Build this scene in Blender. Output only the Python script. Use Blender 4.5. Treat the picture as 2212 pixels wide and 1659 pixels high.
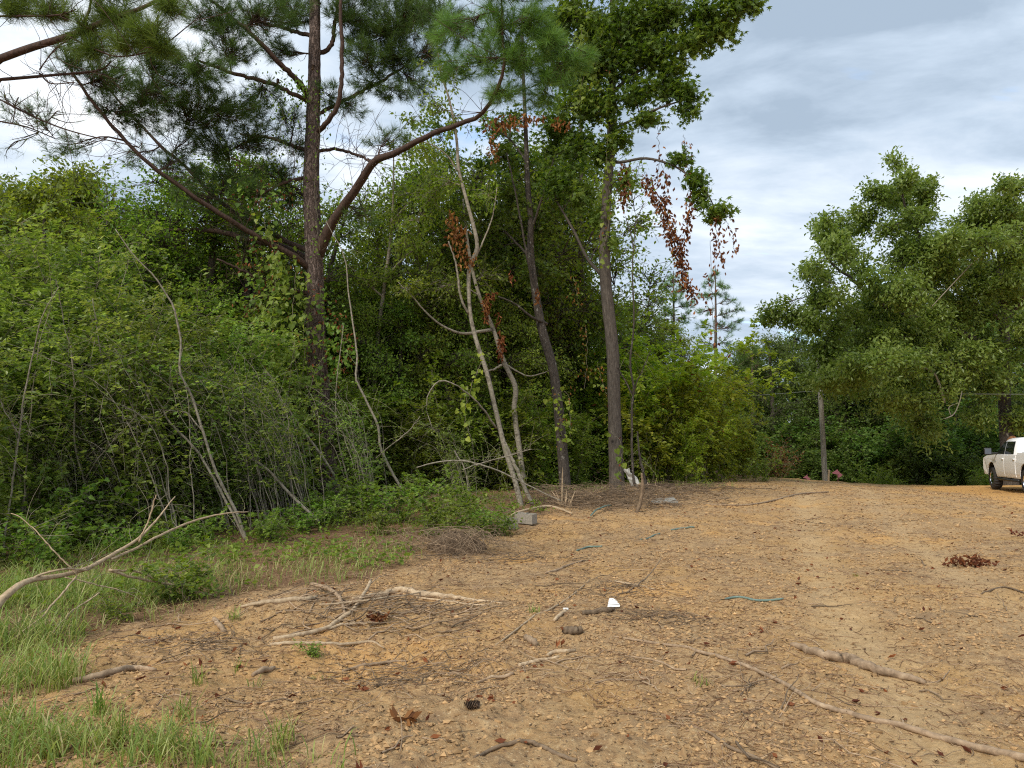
import bpy, math, random
import numpy as np
from mathutils import Vector

# ------------------------------------------------------------------ scene, camera, sky, sun
sc = bpy.context.scene
for o in list(bpy.data.objects):
    bpy.data.objects.remove(o)
COL = sc.collection
EYE = np.array([0.0, 0.0, 1.6])
PITCH = math.radians(4.8)
FPX = 27.0 / 36.0 * 2212.0

cam_d = bpy.data.cameras.new("camera")
cam_d.sensor_width = 36.0
cam_d.lens = 27.0
cam_d.clip_start = 0.05
cam_d.clip_end = 3000.0
cam = bpy.data.objects.new("camera", cam_d)
cam.location = EYE
cam.rotation_euler = (math.radians(90) + PITCH, 0, 0)
COL.objects.link(cam)
sc.camera = cam

SUN_AZ = math.radians(216)      # clockwise from +Y: behind the camera, a little left
SUN_EL = math.radians(41)
world = bpy.data.worlds.new("World")
sc.world = world
world.use_nodes = True
wn, wl = world.node_tree.nodes, world.node_tree.links
wn.clear()


def wnode(t, **kw):
    n = wn.new(t)
    for k, v in kw.items():
        setattr(n, k, v)
    return n


w_out = wnode("ShaderNodeOutputWorld")
sky = wnode("ShaderNodeTexSky", sky_type='NISHITA')
sky.sun_disc = False
sky.sun_elevation = SUN_EL
sky.sun_rotation = SUN_AZ
bg_sky = wnode("ShaderNodeBackground")
bg_sky.inputs[1].default_value = 0.13
wl.new(sky.outputs[0], bg_sky.inputs[0])
bg_cl = wnode("ShaderNodeBackground")
bg_cl.inputs[1].default_value = 0.57
tc = wnode("ShaderNodeTexCoord")
sep = wnode("ShaderNodeSeparateXYZ")
wl.new(tc.outputs["Generated"], sep.inputs[0])


def wmath(op, a, b=None, clamp=False):
    n = wnode("ShaderNodeMath", operation=op, use_clamp=clamp)
    for i, v in enumerate((a, b)):
        if v is None:
            continue
        if isinstance(v, (int, float)):
            n.inputs[i].default_value = v
        else:
            wl.new(v, n.inputs[i])
    return n.outputs[0]


zc = wmath('ADD', wmath('MAXIMUM', sep.outputs[2], 0.0), 0.16)
cx = wmath('DIVIDE', sep.outputs[0], zc)
cy = wmath('DIVIDE', sep.outputs[1], zc)
comb = wnode("ShaderNodeCombineXYZ")
wl.new(cx, comb.inputs[0])
wl.new(cy, comb.inputs[1])


def wnoise(scale, rot, stretch, detail, rough, dist, off):
    m = wnode("ShaderNodeMapping")
    m.inputs["Rotation"].default_value = (0, 0, math.radians(rot))
    m.inputs["Scale"].default_value = (scale, scale * stretch, 1)
    m.inputs["Location"].default_value = off
    wl.new(comb.outputs[0], m.inputs[0])
    n = wnode("ShaderNodeTexNoise")
    n.inputs["Scale"].default_value = 1.0
    n.inputs["Detail"].default_value = detail
    n.inputs["Roughness"].default_value = rough
    n.inputs["Distortion"].default_value = dist
    wl.new(m.outputs[0], n.inputs["Vector"])
    return n.outputs[0]


n1 = wnoise(0.85, 30, 1.7, 8, 0.56, 0.35, (3.1, 1.7, 0))
n2 = wnoise(2.6, 24, 1.5, 8, 0.6, 0.3, (8.0, 2.2, 3))
nsum = wmath('ADD', wmath('MULTIPLY', n1, 0.72), wmath('MULTIPLY', n2, 0.28))
ramp = wnode("ShaderNodeValToRGB")
ramp.color_ramp.elements[0].position = 0.39
ramp.color_ramp.elements[0].color = (0.335, 0.42, 0.525, 1)
ramp.color_ramp.elements[1].position = 0.66
ramp.color_ramp.elements[1].color = (0.94, 0.97, 1.0, 1)
e = ramp.color_ramp.elements.new(0.46)
e.color = (0.47, 0.565, 0.68, 1)
e = ramp.color_ramp.elements.new(0.54)
e.color = (0.64, 0.72, 0.815, 1)
wl.new(nsum, ramp.inputs[0])
wl.new(ramp.outputs[0], bg_cl.inputs[0])
n3 = wnoise(1.3, 10, 1.6, 5, 0.6, 0.4, (1.0, 6.2, 7))
cover = wnode("ShaderNodeMapRange")
cover.inputs["From Min"].default_value = 0.27
cover.inputs["From Max"].default_value = 0.38
wl.new(n3, cover.inputs["Value"])
wmix = wnode("ShaderNodeMixShader")
wl.new(cover.outputs[0], wmix.inputs[0])
wl.new(bg_sky.outputs[0], wmix.inputs[1])
wl.new(bg_cl.outputs[0], wmix.inputs[2])
wl.new(wmix.outputs[0], w_out.inputs[0])

sun_d = bpy.data.lights.new("sun", 'SUN')
sun_d.energy = 1.5
sun_d.angle = math.radians(14)
sun_d.color = (1.0, 0.93, 0.82)
sun = bpy.data.objects.new("sun", sun_d)
sdir = Vector((math.sin(SUN_AZ) * math.cos(SUN_EL), math.cos(SUN_AZ) * math.cos(SUN_EL), math.sin(SUN_EL)))
sun.rotation_euler = sdir.to_track_quat('Z', 'Y').to_euler()
sun.location = (0, 0, 40)
COL.objects.link(sun)

sc.view_settings.view_transform = 'Standard'
sc.view_settings.look = 'None'
sc.view_settings.exposure = 1.2
sc.view_settings.gamma = 1.0
sc.view_settings.use_curve_mapping = False
sc.cycles.max_bounces = 8
sc.cycles.diffuse_bounces = 5
sc.cycles.glossy_bounces = 2
sc.cycles.transmission_bounces = 5
sc.cycles.use_adaptive_sampling = True
sc.cycles.adaptive_threshold = 0.01
sc.cycles.filter_width = 1.15
sc.cycles.use_denoising = False
sc.cycles.sample_clamp_indirect = 6.0


# ------------------------------------------------------------------ helpers
def P(px, py, d):
    """point at depth d (metres along +Y) on the sight line of the survey picture position px, py"""
    xc = (px - 1106.0) / FPX
    yc = (829.5 - py) / FPX
    dy = math.cos(PITCH) - yc * math.sin(PITCH)
    dz = math.sin(PITCH) + yc * math.cos(PITCH)
    return np.array([xc / dy * d, d, EYE[2] + dz / dy * d])


def nrm(v):
    return v / np.maximum(np.linalg.norm(v, axis=-1, keepdims=True), 1e-9)


def smooth(a, b, x):
    t = np.clip((x - a) / (b - a), 0, 1)
    return t * t * (3 - 2 * t)


_tab = np.random.default_rng(77).random((256, 256))


def noise2(x, y, f, seed=0):
    x = np.asarray(x, float) * f + seed * 17.31
    y = np.asarray(y, float) * f + seed * 9.77
    xi, yi = np.floor(x).astype(int), np.floor(y).astype(int)
    fx, fy = x - xi, y - yi
    fx, fy = fx * fx * (3 - 2 * fx), fy * fy * (3 - 2 * fy)
    a = _tab[xi & 255, yi & 255]
    b = _tab[(xi + 1) & 255, yi & 255]
    c = _tab[xi & 255, (yi + 1) & 255]
    d = _tab[(xi + 1) & 255, (yi + 1) & 255]
    return (a * (1 - fx) + b * fx) * (1 - fy) + (c * (1 - fx) + d * fx) * fy


EDGE_Y = [0, 4, 5.9, 7.4, 8.6, 9.85, 12.7, 14.8, 20, 24, 30, 36, 37.5, 45]
EDGE_X = [-6, -4.2, -3.9, -3.05, -2.9, -1.6, -1.4, -0.1, 1.3, 3.2, 6.9, 10.7, 22, 60]


def forest_zone(x, y):
    """1 on the wood's straw floor, 0 on the cleared dirt"""
    w = 0.9 * (noise2(x, y, 0.9, 3) - 0.5) + 0.6 * (noise2(x, y, 2.7, 4) - 0.5)
    return smooth(-0.45, 0.45, np.interp(y, EDGE_Y, EDGE_X) - x + w)


def road_zone(x, y):
    w = 1.2 * (noise2(x, y, 0.5, 8) - 0.5)
    ex = np.interp(y, [0, 18.3, 23, 30, 40], [3.5, 12.0, 13.9, 15.6, 17])
    return smooth(-0.5, 0.9, x - ex + w) * (1 - smooth(33.5, 35.5, y + w))


def track_zone(x, y):
    """two wheel tracks pressed into the dirt, running from the right foreground to the crest"""
    c = np.interp(y, [0, 4, 8, 13, 20, 30, 40], [2.0, 2.2, 3.3, 5.0, 7.6, 11.6, 15.5])
    t = np.exp(-((x - c) / .32) ** 2) + .8 * np.exp(-((x - c - 1.75) / .32) ** 2)
    return np.clip(t * (.45 + .8 * noise2(x, y, .5, 19)), 0, 1) * (1 - forest_zone(x, y))


def ground(x, y):
    x = np.asarray(x, float)
    y = np.asarray(y, float)
    g = 0.36 * smooth(13, 22, y) * (1 - smooth(0, 8, x - 9))
    g = g - 1.7 * smooth(0, 9, y - (38 - 4.5 * smooth(12, 18, x))) * smooth(5, 12, x)
    fz = forest_zone(x, y)
    rz = road_zone(x, y)
    far = 1 - smooth(40, 90, np.hypot(x, y))
    tr1 = track_zone(x, y)
    amp = (1 - 0.75 * rz) * (1 - 0.55 * fz) * (1 - .6 * tr1)
    g = g - .035 * tr1
    cl = noise2(x, y, 6.0, 1)
    g = g + far * (0.075 * (noise2(x, y, 0.7, 5) - 0.5)
                   + amp * (0.050 * (noise2(x, y, 2.1, 2) - 0.5)
                            + 0.045 * (np.abs(cl - 0.5) * -1.4 + 0.3) * (0.4 + noise2(x, y, 1.1, 11))
                            + 0.034 * (noise2(x, y, 11.0, 6) - 0.5)
                            + 0.019 * (noise2(x, y, 24.0, 7) - 0.5)))
    # scraped hollow of orange clay, spoil bank behind it
    g = g - 0.10 * np.exp(-(((x + 1.15) / 0.75) ** 2 + ((y - 5.9) / 0.55) ** 2))
    g = g + 0.13 * np.exp(-(((x + 1.9) / 1.0) ** 2 + ((y - 7.6) / 0.6) ** 2))
    g = g + 0.10 * np.exp(-(((x + 1.0) / 0.9) ** 2 + ((y - 8.6) / 0.5) ** 2))
    return g


def gz(x, y):
    return float(ground(np.array([x]), np.array([y]))[0])


def ong(px, py, lift=0.0):
    """where the sight line through px, py meets the ground"""
    a = P(px, py, 1.0) - EYE
    d = np.linspace(3.0, 60.0, 2400)
    z = EYE[2] + a[2] * d - ground(a[0] * d, d)
    i = int(np.argmax(z < 0)) if (z < 0).any() else len(d) - 1
    d0 = d[i]
    return np.array([a[0] * d0, d0, gz(a[0] * d0, d0) + lift])


class MB:
    """collects vertices and faces; build() links them as one mesh object"""

    def __init__(self):
        self.v, self.f, self.t, self.n, self.sm = [], [], [], 0, []

    def add(self, verts, faces, tint=None, smooth=True):
        verts = np.asarray(verts, float).reshape(-1, 3)
        faces = np.asarray(faces, int)
        if len(faces) == 0:
            return
        self.v.append(verts)
        self.f.append(faces + self.n)
        self.t.append(np.full(len(verts), 0.5) if tint is None else np.asarray(tint, float))
        self.sm.append(smooth)
        self.n += len(verts)

    def mesh(self, name, mat, origin=None, smooth=None):
        me = bpy.data.meshes.new(name)
        v = np.concatenate(self.v) if self.v else np.zeros((0, 3))
        if origin is not None:
            v = v - np.asarray(origin)
        me.vertices.add(len(v))
        me.vertices.foreach_set("co", v.astype(np.float32).ravel())
        loops = np.concatenate([f.ravel() for f in self.f]) if self.f else np.zeros(0, int)
        tot = np.concatenate([np.full(len(f), f.shape[1]) for f in self.f]) if self.f else np.zeros(0, int)
        sm = np.concatenate([np.full(len(f), s) for f, s in zip(self.f, self.sm)]) if self.f else np.zeros(0, bool)
        me.loops.add(len(loops))
        me.loops.foreach_set("vertex_index", loops.astype(np.int32))
        me.polygons.add(len(tot))
        start = np.concatenate([[0], np.cumsum(tot)[:-1]]) if len(tot) else tot
        me.polygons.foreach_set("loop_start", start.astype(np.int32))
        me.polygons.foreach_set("loop_total", tot.astype(np.int32))
        me.polygons.foreach_set("use_smooth", (sm if smooth is None else np.full(len(tot), smooth)).astype(bool))
        at = me.attributes.new("tint", 'FLOAT', 'POINT')
        at.data.foreach_set("value", (np.concatenate(self.t) if self.t else np.zeros(0)).astype(np.float32))
        me.update(calc_edges=True)
        if mat:
            me.materials.append(mat)
        return me

    def build(self, name, mat, parent=None, origin=None, smooth=None):
        if parent is not None and origin is None:
            origin = np.array(parent.get('_o', (0, 0, 0)))
        me = self.mesh(name, mat, origin, smooth)
        o = bpy.data.objects.new(name, me)
        COL.objects.link(o)
        if parent is not None:
            o.parent = parent
        elif origin is not None:
            o.location = origin
        return o


ORIG = {}
FINE = {'twigs', 'dead_twigs', 'dead_leaves', 'leaves', 'stems', 'fine_roots', 'branches', 'foliage'}   # past counting or too small to pick apart


def thing(name, label, cat, loc=(0, 0, 0), group=None, rotz=0.0):
    o = bpy.data.objects.new(name, None)
    o.empty_display_size = 0.3
    COL.objects.link(o)
    o.location = loc
    o.rotation_euler = (0, 0, rotz)
    ORIG[o.name] = np.array(loc, float)
    o['label'], o['category'] = label, cat
    if group:
        o['group'] = group
    return o


def tag(o, label, cat, group=None):
    o['label'], o['category'] = label, cat
    if group:
        o['group'] = group
    return o


def part(mb, name, mat, parent, smooth=None):
    top = parent
    while top.parent:
        top = top.parent
    o = mb.build(name, mat, parent, origin=ORIG.get(top.name, np.zeros(3)), smooth=smooth)
    if name in FINE:
        o['kind'] = 'stuff'
    return o


def copy_tree(o, parent=None):
    c = o.copy()
    COL.objects.link(c)
    if parent is not None:
        c.parent = parent
    for ch in list(o.children):
        copy_tree(ch, c)
    return c


def spline(pts, n):
    p = np.asarray(pts, float)
    if len(p) == 2:
        t = np.linspace(0, 1, n)[:, None]
        return p[0] * (1 - t) + p[1] * t
    q = np.vstack([2 * p[0] - p[1], p, 2 * p[-1] - p[-2]])
    L = np.concatenate([[0], np.cumsum(np.linalg.norm(np.diff(p[:, :3], axis=0), axis=1) + 1e-6)])
    s = np.linspace(0, L[-1], n)
    i = np.clip(np.searchsorted(L, s, side='right') - 1, 0, len(p) - 2)
    t = ((s - L[i]) / (L[i + 1] - L[i]))[:, None]
    a, b, c, d = q[i], q[i + 1], q[i + 2], q[i + 3]
    return 0.5 * (2 * b + (c - a) * t + (2 * a - 5 * b + 4 * c - d) * t ** 2 + (3 * b - a - 3 * c + d) * t ** 3)


def tubes(mb, paths, radii, sides=6, tint=None, cap=False, wob=None):
    """many tubes at once: paths (B, n, 3), radii (B, n)"""
    p = np.asarray(paths, float)
    r = np.asarray(radii, float)
    if p.ndim == 2:
        p, r = p[None], r[None]
    if cap:
        p = np.concatenate([p[:, :1], p, p[:, -1:]], axis=1)
        r = np.concatenate([r[:, :1] * 0.02, r, r[:, -1:] * 0.02], axis=1)
    B, n = r.shape
    tg = nrm(np.gradient(p, axis=1) + 1e-9)
    if cap:
        tg[:, 0], tg[:, -1] = tg[:, 2], tg[:, -3]
        tg[:, 1], tg[:, -2] = tg[:, 2], tg[:, -3]
    mt = nrm(p[:, -1] - p[:, 0] + 1e-9)
    ref = np.where(np.abs(mt[:, 2:3]) > 0.75, np.array([[1.0, 0, 0]]), np.array([[0, 0, 1.0]]))[:, None, :]
    a = nrm(np.cross(tg, ref))
    b = np.cross(a, tg)
    th = np.linspace(0, 2 * np.pi, sides, endpoint=False)
    rr = r[:, :, None] * np.ones(sides)
    if wob is not None:
        rr = rr * wob
    v = p[:, :, None, :] + rr[..., None] * (np.cos(th)[:, None] * a[:, :, None, :] + np.sin(th)[:, None] * b[:, :, None, :])
    i = np.arange(n - 1)[:, None] * sides
    j = np.arange(sides)[None]
    jn = (j + 1) % sides
    f = np.stack([i + j, i + jn, i + sides + jn, i + sides + j], -1).reshape(-1, 4)
    f = (np.arange(B)[:, None, None] * n * sides + f[None]).reshape(-1, 4)
    tt = None if tint is None else np.repeat(np.broadcast_to(tint, (B,)), n * sides)
    mb.add(v, f, tt)


# leaf templates: x across, y along, z out of the leaf
T_OVAL = (np.array([[0, 0, 0], [-.30, .5, .07], [0, 1, -.03], [.30, .5, .07]]), np.array([[0, 2, 1], [0, 3, 2]]))
T_LONG = (np.array([[0, 0, 0], [-.15, .55, .04], [0, 1, -.12], [.15, .55, .04]]), np.array([[0, 2, 1], [0, 3, 2]]))
T_HEART = (np.array([[0, .08, 0], [-.34, .02, .05], [-.46, .38, .07], [0, 1, -.06], [.46, .38, .07], [.34, .02, .05]]),
           np.array([[0, 2, 1], [0, 3, 2], [0, 4, 3], [0, 5, 4]]))
T_OCT = (np.array([[1, 0, 0], [0, 1, 0], [-1, 0, 0], [0, -1, 0], [0, 0, 1], [0, 0, -1.]]), np.array([[0, 1, 4], [1, 2, 4], [2, 3, 4], [3, 0, 4], [1, 0, 5], [2, 1, 5], [3, 2, 5], [0, 3, 5]]))
_st = []
for k in range(5):
    a_ = math.radians(-100 + 50 * k)
    _st.append([math.sin(a_) * 0.62, 0.30 + math.cos(a_) * (0.70 if k == 2 else 0.58), -0.06])
    if k < 4:
        a2 = a_ + math.radians(25)
        _st.append([math.sin(a2) * 0.22, 0.30 + math.cos(a2) * 0.22, 0.03])
T_STAR = (np.array([[0, 0.05, 0.02]] + _st), np.array([[0, i + 1, i] for i in range(1, 9)]))
T_CURL = (np.array([[0, 0, 0], [-.22, .35, .16], [.05, .6, -.1], [.25, .4, .18], [-.1, 1, .12], [.16, .92, .2]]),
          np.array([[0, 2, 1], [0, 3, 2], [1, 2, 4], [2, 3, 5]]))
T_BLADE = (np.array([[-.5, 0, 0], [.5, 0, 0], [0, 1, 0]]), np.array([[0, 1, 2]]))


def leaves(mb, pos, along, up, size, tmpl, tint, width=1.0):
    tv, tf = tmpl
    n = len(pos)
    if n == 0:
        return
    along = nrm(along)
    x = nrm(np.cross(along, up))
    z = np.cross(x, along)
    s = np.broadcast_to(size, (n,))[:, None, None]
    w = np.broadcast_to(width, (n,))[:, None, None]
    v = pos[:, None] + s * (tv[None, :, :1] * w * x[:, None] + tv[None, :, 1:2] * along[:, None] + tv[None, :, 2:] * z[:, None])
    f = (np.arange(n)[:, None, None] * len(tv) + tf[None]).reshape(-1, tf.shape[1])
    mb.add(v, f, np.repeat(np.broadcast_to(tint, (n,)), len(tv)), smooth=False)


# ------------------------------------------------------------------ materials
def new_mat(name):
    m = bpy.data.materials.new(name)
    m.use_nodes = True
    m.node_tree.nodes.clear()
    return m, m.node_tree.nodes, m.node_tree.links


def _ramp(nd, stops):
    r = nd.new("ShaderNodeValToRGB")
    el = r.color_ramp.elements
    while len(el) < len(stops):
        el.new(0.5)
    for e_, (p, c) in zip(el, stops):
        e_.position = p
        e_.color = (*c, 1)
    return r


def leaf_mat(name, cols, trans=0.35, rough=0.5, spec=0.35, var=0.12):
    m, nd, lk = new_mat(name)
    at = nd.new("ShaderNodeAttribute")
    at.attribute_name = "tint"
    r = _ramp(nd, [(i / (len(cols) - 1), c) for i, c in enumerate(cols)])
    lk.new(at.outputs["Fac"], r.inputs[0])
    oi = nd.new("ShaderNodeObjectInfo")
    hsv = nd.new("ShaderNodeHueSaturation")
    mh = nd.new("ShaderNodeMapRange")
    mh.inputs["To Min"].default_value = 0.5 - 0.02
    mh.inputs["To Max"].default_value = 0.5 + 0.02
    mv = nd.new("ShaderNodeMapRange")
    mv.inputs["To Min"].default_value = 1 - var
    mv.inputs["To Max"].default_value = 1 + var
    lk.new(oi.outputs["Random"], mh.inputs["Value"])
    lk.new(oi.outputs["Random"], mv.inputs["Value"])
    lk.new(mh.outputs[0], hsv.inputs["Hue"])
    lk.new(mv.outputs[0], hsv.inputs["Value"])
    lk.new(r.outputs[0], hsv.inputs["Color"])
    pb = nd.new("ShaderNodeBsdfPrincipled")
    pb.inputs["Roughness"].default_value = rough
    pb.inputs["Specular IOR Level"].default_value = spec
    lk.new(hsv.outputs[0], pb.inputs["Base Color"])
    tr = nd.new("ShaderNodeBsdfTranslucent")
    h2 = nd.new("ShaderNodeHueSaturation")
    h2.inputs["Hue"].default_value = 0.49
    h2.inputs["Saturation"].default_value = 1.1
    h2.inputs["Value"].default_value = 1.5
    lk.new(hsv.outputs[0], h2.inputs["Color"])
    lk.new(h2.outputs[0], tr.inputs[0])
    mx = nd.new("ShaderNodeMixShader")
    mx.inputs[0].default_value = trans
    lk.new(pb.outputs[0], mx.inputs[1])
    lk.new(tr.outputs[0], mx.inputs[2])
    out = nd.new("ShaderNodeOutputMaterial")
    lk.new(mx.outputs[0], out.inputs[0])
    return m


def rough_mat(name, cols, scale=8.0, stretch=(1, 1, 1), bump=0.4, dist=0.02, rough=0.85, kind='noise', detail=8, tint=False, spec=0.25, mottle=None):
    """bark, wood, soil: layered noise colour with matching relief"""
    m, nd, lk = new_mat(name)
    t = nd.new("ShaderNodeTexCoord")
    mp = nd.new("ShaderNodeMapping")
    mp.inputs["Scale"].default_value = stretch
    lk.new(t.outputs["Object"], mp.inputs[0])
    n = nd.new("ShaderNodeTexNoise")
    n.inputs["Scale"].default_value = scale
    n.inputs["Detail"].default_value = detail
    n.inputs["Roughness"].default_value = 0.65
    n.inputs["Distortion"].default_value = 0.4
    lk.new(mp.outputs[0], n.inputs["Vector"])
    fac = n.outputs[0]
    if kind == 'plates':
        vo = nd.new("ShaderNodeTexVoronoi")
        vo.feature = 'DISTANCE_TO_EDGE'
        vo.inputs["Scale"].default_value = scale
        vm = nd.new("ShaderNodeVectorMath")
        vm.operation = 'ADD'
        lk.new(mp.outputs[0], vm.inputs[0])
        sc_ = nd.new("ShaderNodeVectorMath")
        sc_.operation = 'SCALE'
        sc_.inputs["Scale"].default_value = 0.35
        lk.new(n.outputs["Color"], sc_.inputs[0])
        lk.new(sc_.outputs[0], vm.inputs[1])
        lk.new(vm.outputs[0], vo.inputs["Vector"])
        mr = nd.new("ShaderNodeMapRange")
        mr.inputs["From Max"].default_value = 0.16
        lk.new(vo.outputs["Distance"], mr.inputs["Value"])
        mm = nd.new("ShaderNodeMath")
        mm.operation = 'MULTIPLY_ADD'
        mm.inputs[1].default_value = 0.30
        lk.new(mr.outputs[0], mm.inputs[0])
        m3 = nd.new("ShaderNodeMath")
        m3.operation = 'MULTIPLY'
        m3.inputs[1].default_value = 0.85
        lk.new(n.outputs[0], m3.inputs[0])
        lk.new(m3.outputs[0], mm.inputs[2])
        fac = mm.outputs[0]
    r = _ramp(nd, cols)
    lk.new(fac, r.inputs[0])
    col = r.outputs[0]
    if mottle:
        n2_ = nd.new("ShaderNodeTexNoise")
        n2_.inputs["Scale"].default_value = mottle[0]
        n2_.inputs["Detail"].default_value = 4
        lk.new(t.outputs["Object"], n2_.inputs["Vector"])
        mr2 = nd.new("ShaderNodeMapRange")
        mr2.inputs["From Min"].default_value = mottle[2]
        mr2.inputs["From Max"].default_value = mottle[2] + 0.1
        mr2.inputs["To Max"].default_value = 0.85
        lk.new(n2_.outputs[0], mr2.inputs["Value"])
        mx = nd.new("ShaderNodeMix")
        mx.data_type = 'RGBA'
        lk.new(mr2.outputs[0], mx.inputs["Factor"])
        lk.new(col, mx.inputs["A"])
        mx.inputs["B"].default_value = (*mottle[1], 1)
        col = mx.outputs["Result"]
    if tint:
        at = nd.new("ShaderNodeAttribute")
        at.attribute_name = "tint"
        hs = nd.new("ShaderNodeHueSaturation")
        mr = nd.new("ShaderNodeMapRange")
        mr.inputs["To Min"].default_value = 0.45
        mr.inputs["To Max"].default_value = 1.55
        lk.new(at.outputs["Fac"], mr.inputs["Value"])
        lk.new(mr.outputs[0], hs.inputs["Value"])
        lk.new(col, hs.inputs["Color"])
        col = hs.outputs[0]
    pb = nd.new("ShaderNodeBsdfPrincipled")
    pb.inputs["Roughness"].default_value = rough
    pb.inputs["Specular IOR Level"].default_value = spec
    lk.new(col, pb.inputs["Base Color"])
    if bump:
        bm_ = nd.new("ShaderNodeBump")
        bm_.inputs["Strength"].default_value = bump
        bm_.inputs["Distance"].default_value = dist
        lk.new(fac, bm_.inputs["Height"])
        lk.new(bm_.outputs[0], pb.inputs["Normal"])
    out = nd.new("ShaderNodeOutputMaterial")
    lk.new(pb.outputs[0], out.inputs[0])
    return m


def plain_mat(name, col, rough=0.5, metal=0.0, spec=0.5, coat=0.0, noise=0.06):
    m, nd, lk = new_mat(name)
    t = nd.new("ShaderNodeTexCoord")
    n = nd.new("ShaderNodeTexNoise")
    n.inputs["Scale"].default_value = 6
    n.inputs["Detail"].default_value = 6
    lk.new(t.outputs["Object"], n.inputs["Vector"])
    r = _ramp(nd, [(0.3, tuple(c * (1 - noise) for c in col)), (0.7, tuple(min(1, c * (1 + noise)) for c in col))])
    lk.new(n.outputs[0], r.inputs[0])
    pb = nd.new("ShaderNodeBsdfPrincipled")
    lk.new(r.outputs[0], pb.inputs["Base Color"])
    pb.inputs["Roughness"].default_value = rough
    pb.inputs["Metallic"].default_value = metal
    pb.inputs["Specular IOR Level"].default_value = spec
    pb.inputs["Coat Weight"].default_value = coat
    out = nd.new("ShaderNodeOutputMaterial")
    lk.new(pb.outputs[0], out.inputs[0])
    return m


M = {}
M['pine_bark'] = rough_mat('pine_bark', [(0.2, (.022, .015, .012)), (0.40, (.06, .041, .033)), (0.58, (.125, .088, .072)), (0.8, (.22, .165, .14))],
                           scale=13, stretch=(1, 1, .30), bump=1.0, dist=.05, kind='plates')
M['pine_limb'] = rough_mat('pine_limb', [(0.3, (.03, .02, .015)), (0.55, (.075, .045, .033)), (0.8, (.15, .095, .07))], scale=26, stretch=(1, 1, .6), bump=.6, dist=.02)
M['grey_bark'] = rough_mat('grey_bark', [(0.25, (.028, .023, .019)), (0.5, (.082, .068, .055)), (0.78, (.165, .14, .115))], scale=9, stretch=(3.2, 3.2, .55), bump=.9, dist=.035)
M['dark_bark'] = rough_mat('dark_bark', [(0.25, (.022, .019, .016)), (0.5, (.065, .053, .043)), (0.8, (.15, .125, .10))], scale=10, stretch=(2.2, 2.2, .8), bump=1.0, dist=.04,
                           mottle=(9, (.33, .31, .27), .62))
M['pale_bark'] = rough_mat('pale_bark', [(0.25, (.085, .072, .054)), (0.5, (.24, .21, .16)), (0.8, (.43, .39, .31))], scale=12, stretch=(1.3, 1.3, 1.6), bump=.5, dist=.015,
                           mottle=(7, (.09, .075, .055), .58))
M['twig_bark'] = rough_mat('twig_bark', [(0.3, (.11, .095, .06)), (0.7, (.31, .27, .19))], scale=9, bump=.2, dist=.01, tint=True)
M['far_bark'] = rough_mat('far_bark', [(0.3, (.035, .03, .024)), (0.7, (.12, .10, .08))], scale=6, stretch=(2, 2, .6), bump=.5, dist=.04)
M['dry_wood'] = rough_mat('dry_wood', [(0.25, (.17, .115, .07)), (0.5, (.36, .265, .165)), (0.8, (.54, .43, .29))], scale=14, stretch=(1.6, 1.6, 1.6), bump=.5, dist=.01, tint=True)
M['dead_stick'] = rough_mat('dead_stick', [(0.25, (.10, .068, .042)), (0.55, (.27, .19, .12)), (0.8, (.42, .32, .205))], scale=16, bump=.6, dist=.01, tint=True)
M['post_wood'] = rough_mat('post_wood', [(0.25, (.10, .095, .08)), (0.55, (.28, .265, .23)), (0.8, (.46, .44, .39))], scale=8, stretch=(6, 6, .35), bump=.7, dist=.02)

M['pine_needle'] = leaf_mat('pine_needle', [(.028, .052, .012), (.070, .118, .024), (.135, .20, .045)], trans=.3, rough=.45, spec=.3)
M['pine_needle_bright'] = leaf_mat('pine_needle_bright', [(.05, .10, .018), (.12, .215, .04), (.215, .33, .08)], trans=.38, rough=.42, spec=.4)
M['leaf_gum'] = leaf_mat('leaf_gum', [(.07, .13, .014), (.155, .235, .028), (.28, .36, .06)], trans=.5)
M['leaf_star'] = leaf_mat('leaf_star', [(.045, .095, .013), (.105, .175, .025), (.20, .27, .05)], trans=.48)
M['leaf_mid'] = leaf_mat('leaf_mid', [(.085, .145, .018), (.185, .265, .034), (.31, .38, .075)], trans=.5, var=.25)
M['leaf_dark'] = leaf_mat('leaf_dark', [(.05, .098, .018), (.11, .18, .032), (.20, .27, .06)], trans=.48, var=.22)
M['leaf_oak'] = leaf_mat('leaf_oak', [(.08, .13, .02), (.165, .235, .042), (.285, .35, .095)], trans=.47, rough=.42, spec=.5)
M['leaf_privet'] = leaf_mat('leaf_privet', [(.085, .15, .026), (.185, .275, .048), (.32, .40, .095)], trans=.5, rough=.4, spec=.5, var=.2)
M['leaf_yellow'] = leaf_mat('leaf_yellow', [(.12, .19, .02), (.26, .345, .04), (.43, .49, .085)], trans=.5, var=.18)
M['leaf_fresh'] = leaf_mat('leaf_fresh', [(.08, .145, .018), (.175, .265, .036), (.31, .39, .08)], trans=.48, var=.15)
M['leaf_dead'] = leaf_mat('leaf_dead', [(.08, .025, .013), (.17, .06, .025), (.30, .12, .045)], trans=.2, rough=.7, spec=.2)
M['leaf_rust'] = leaf_mat('leaf_rust', [(.10, .035, .014), (.21, .08, .026), (.33, .145, .05)], trans=.25, rough=.7, spec=.2)
M['grass'] = leaf_mat('grass', [(.08, .125, .02), (.17, .245, .045), (.33, .38, .10), (.48, .40, .20)], trans=.4, rough=.45)
M['straw'] = leaf_mat('straw', [(.16, .085, .04), (.36, .235, .13), (.56, .43, .26)], trans=.1, rough=.8, spec=.15, var=.05)
M['paper'] = plain_mat('paper', (.78, .77, .73), .8)


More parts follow.
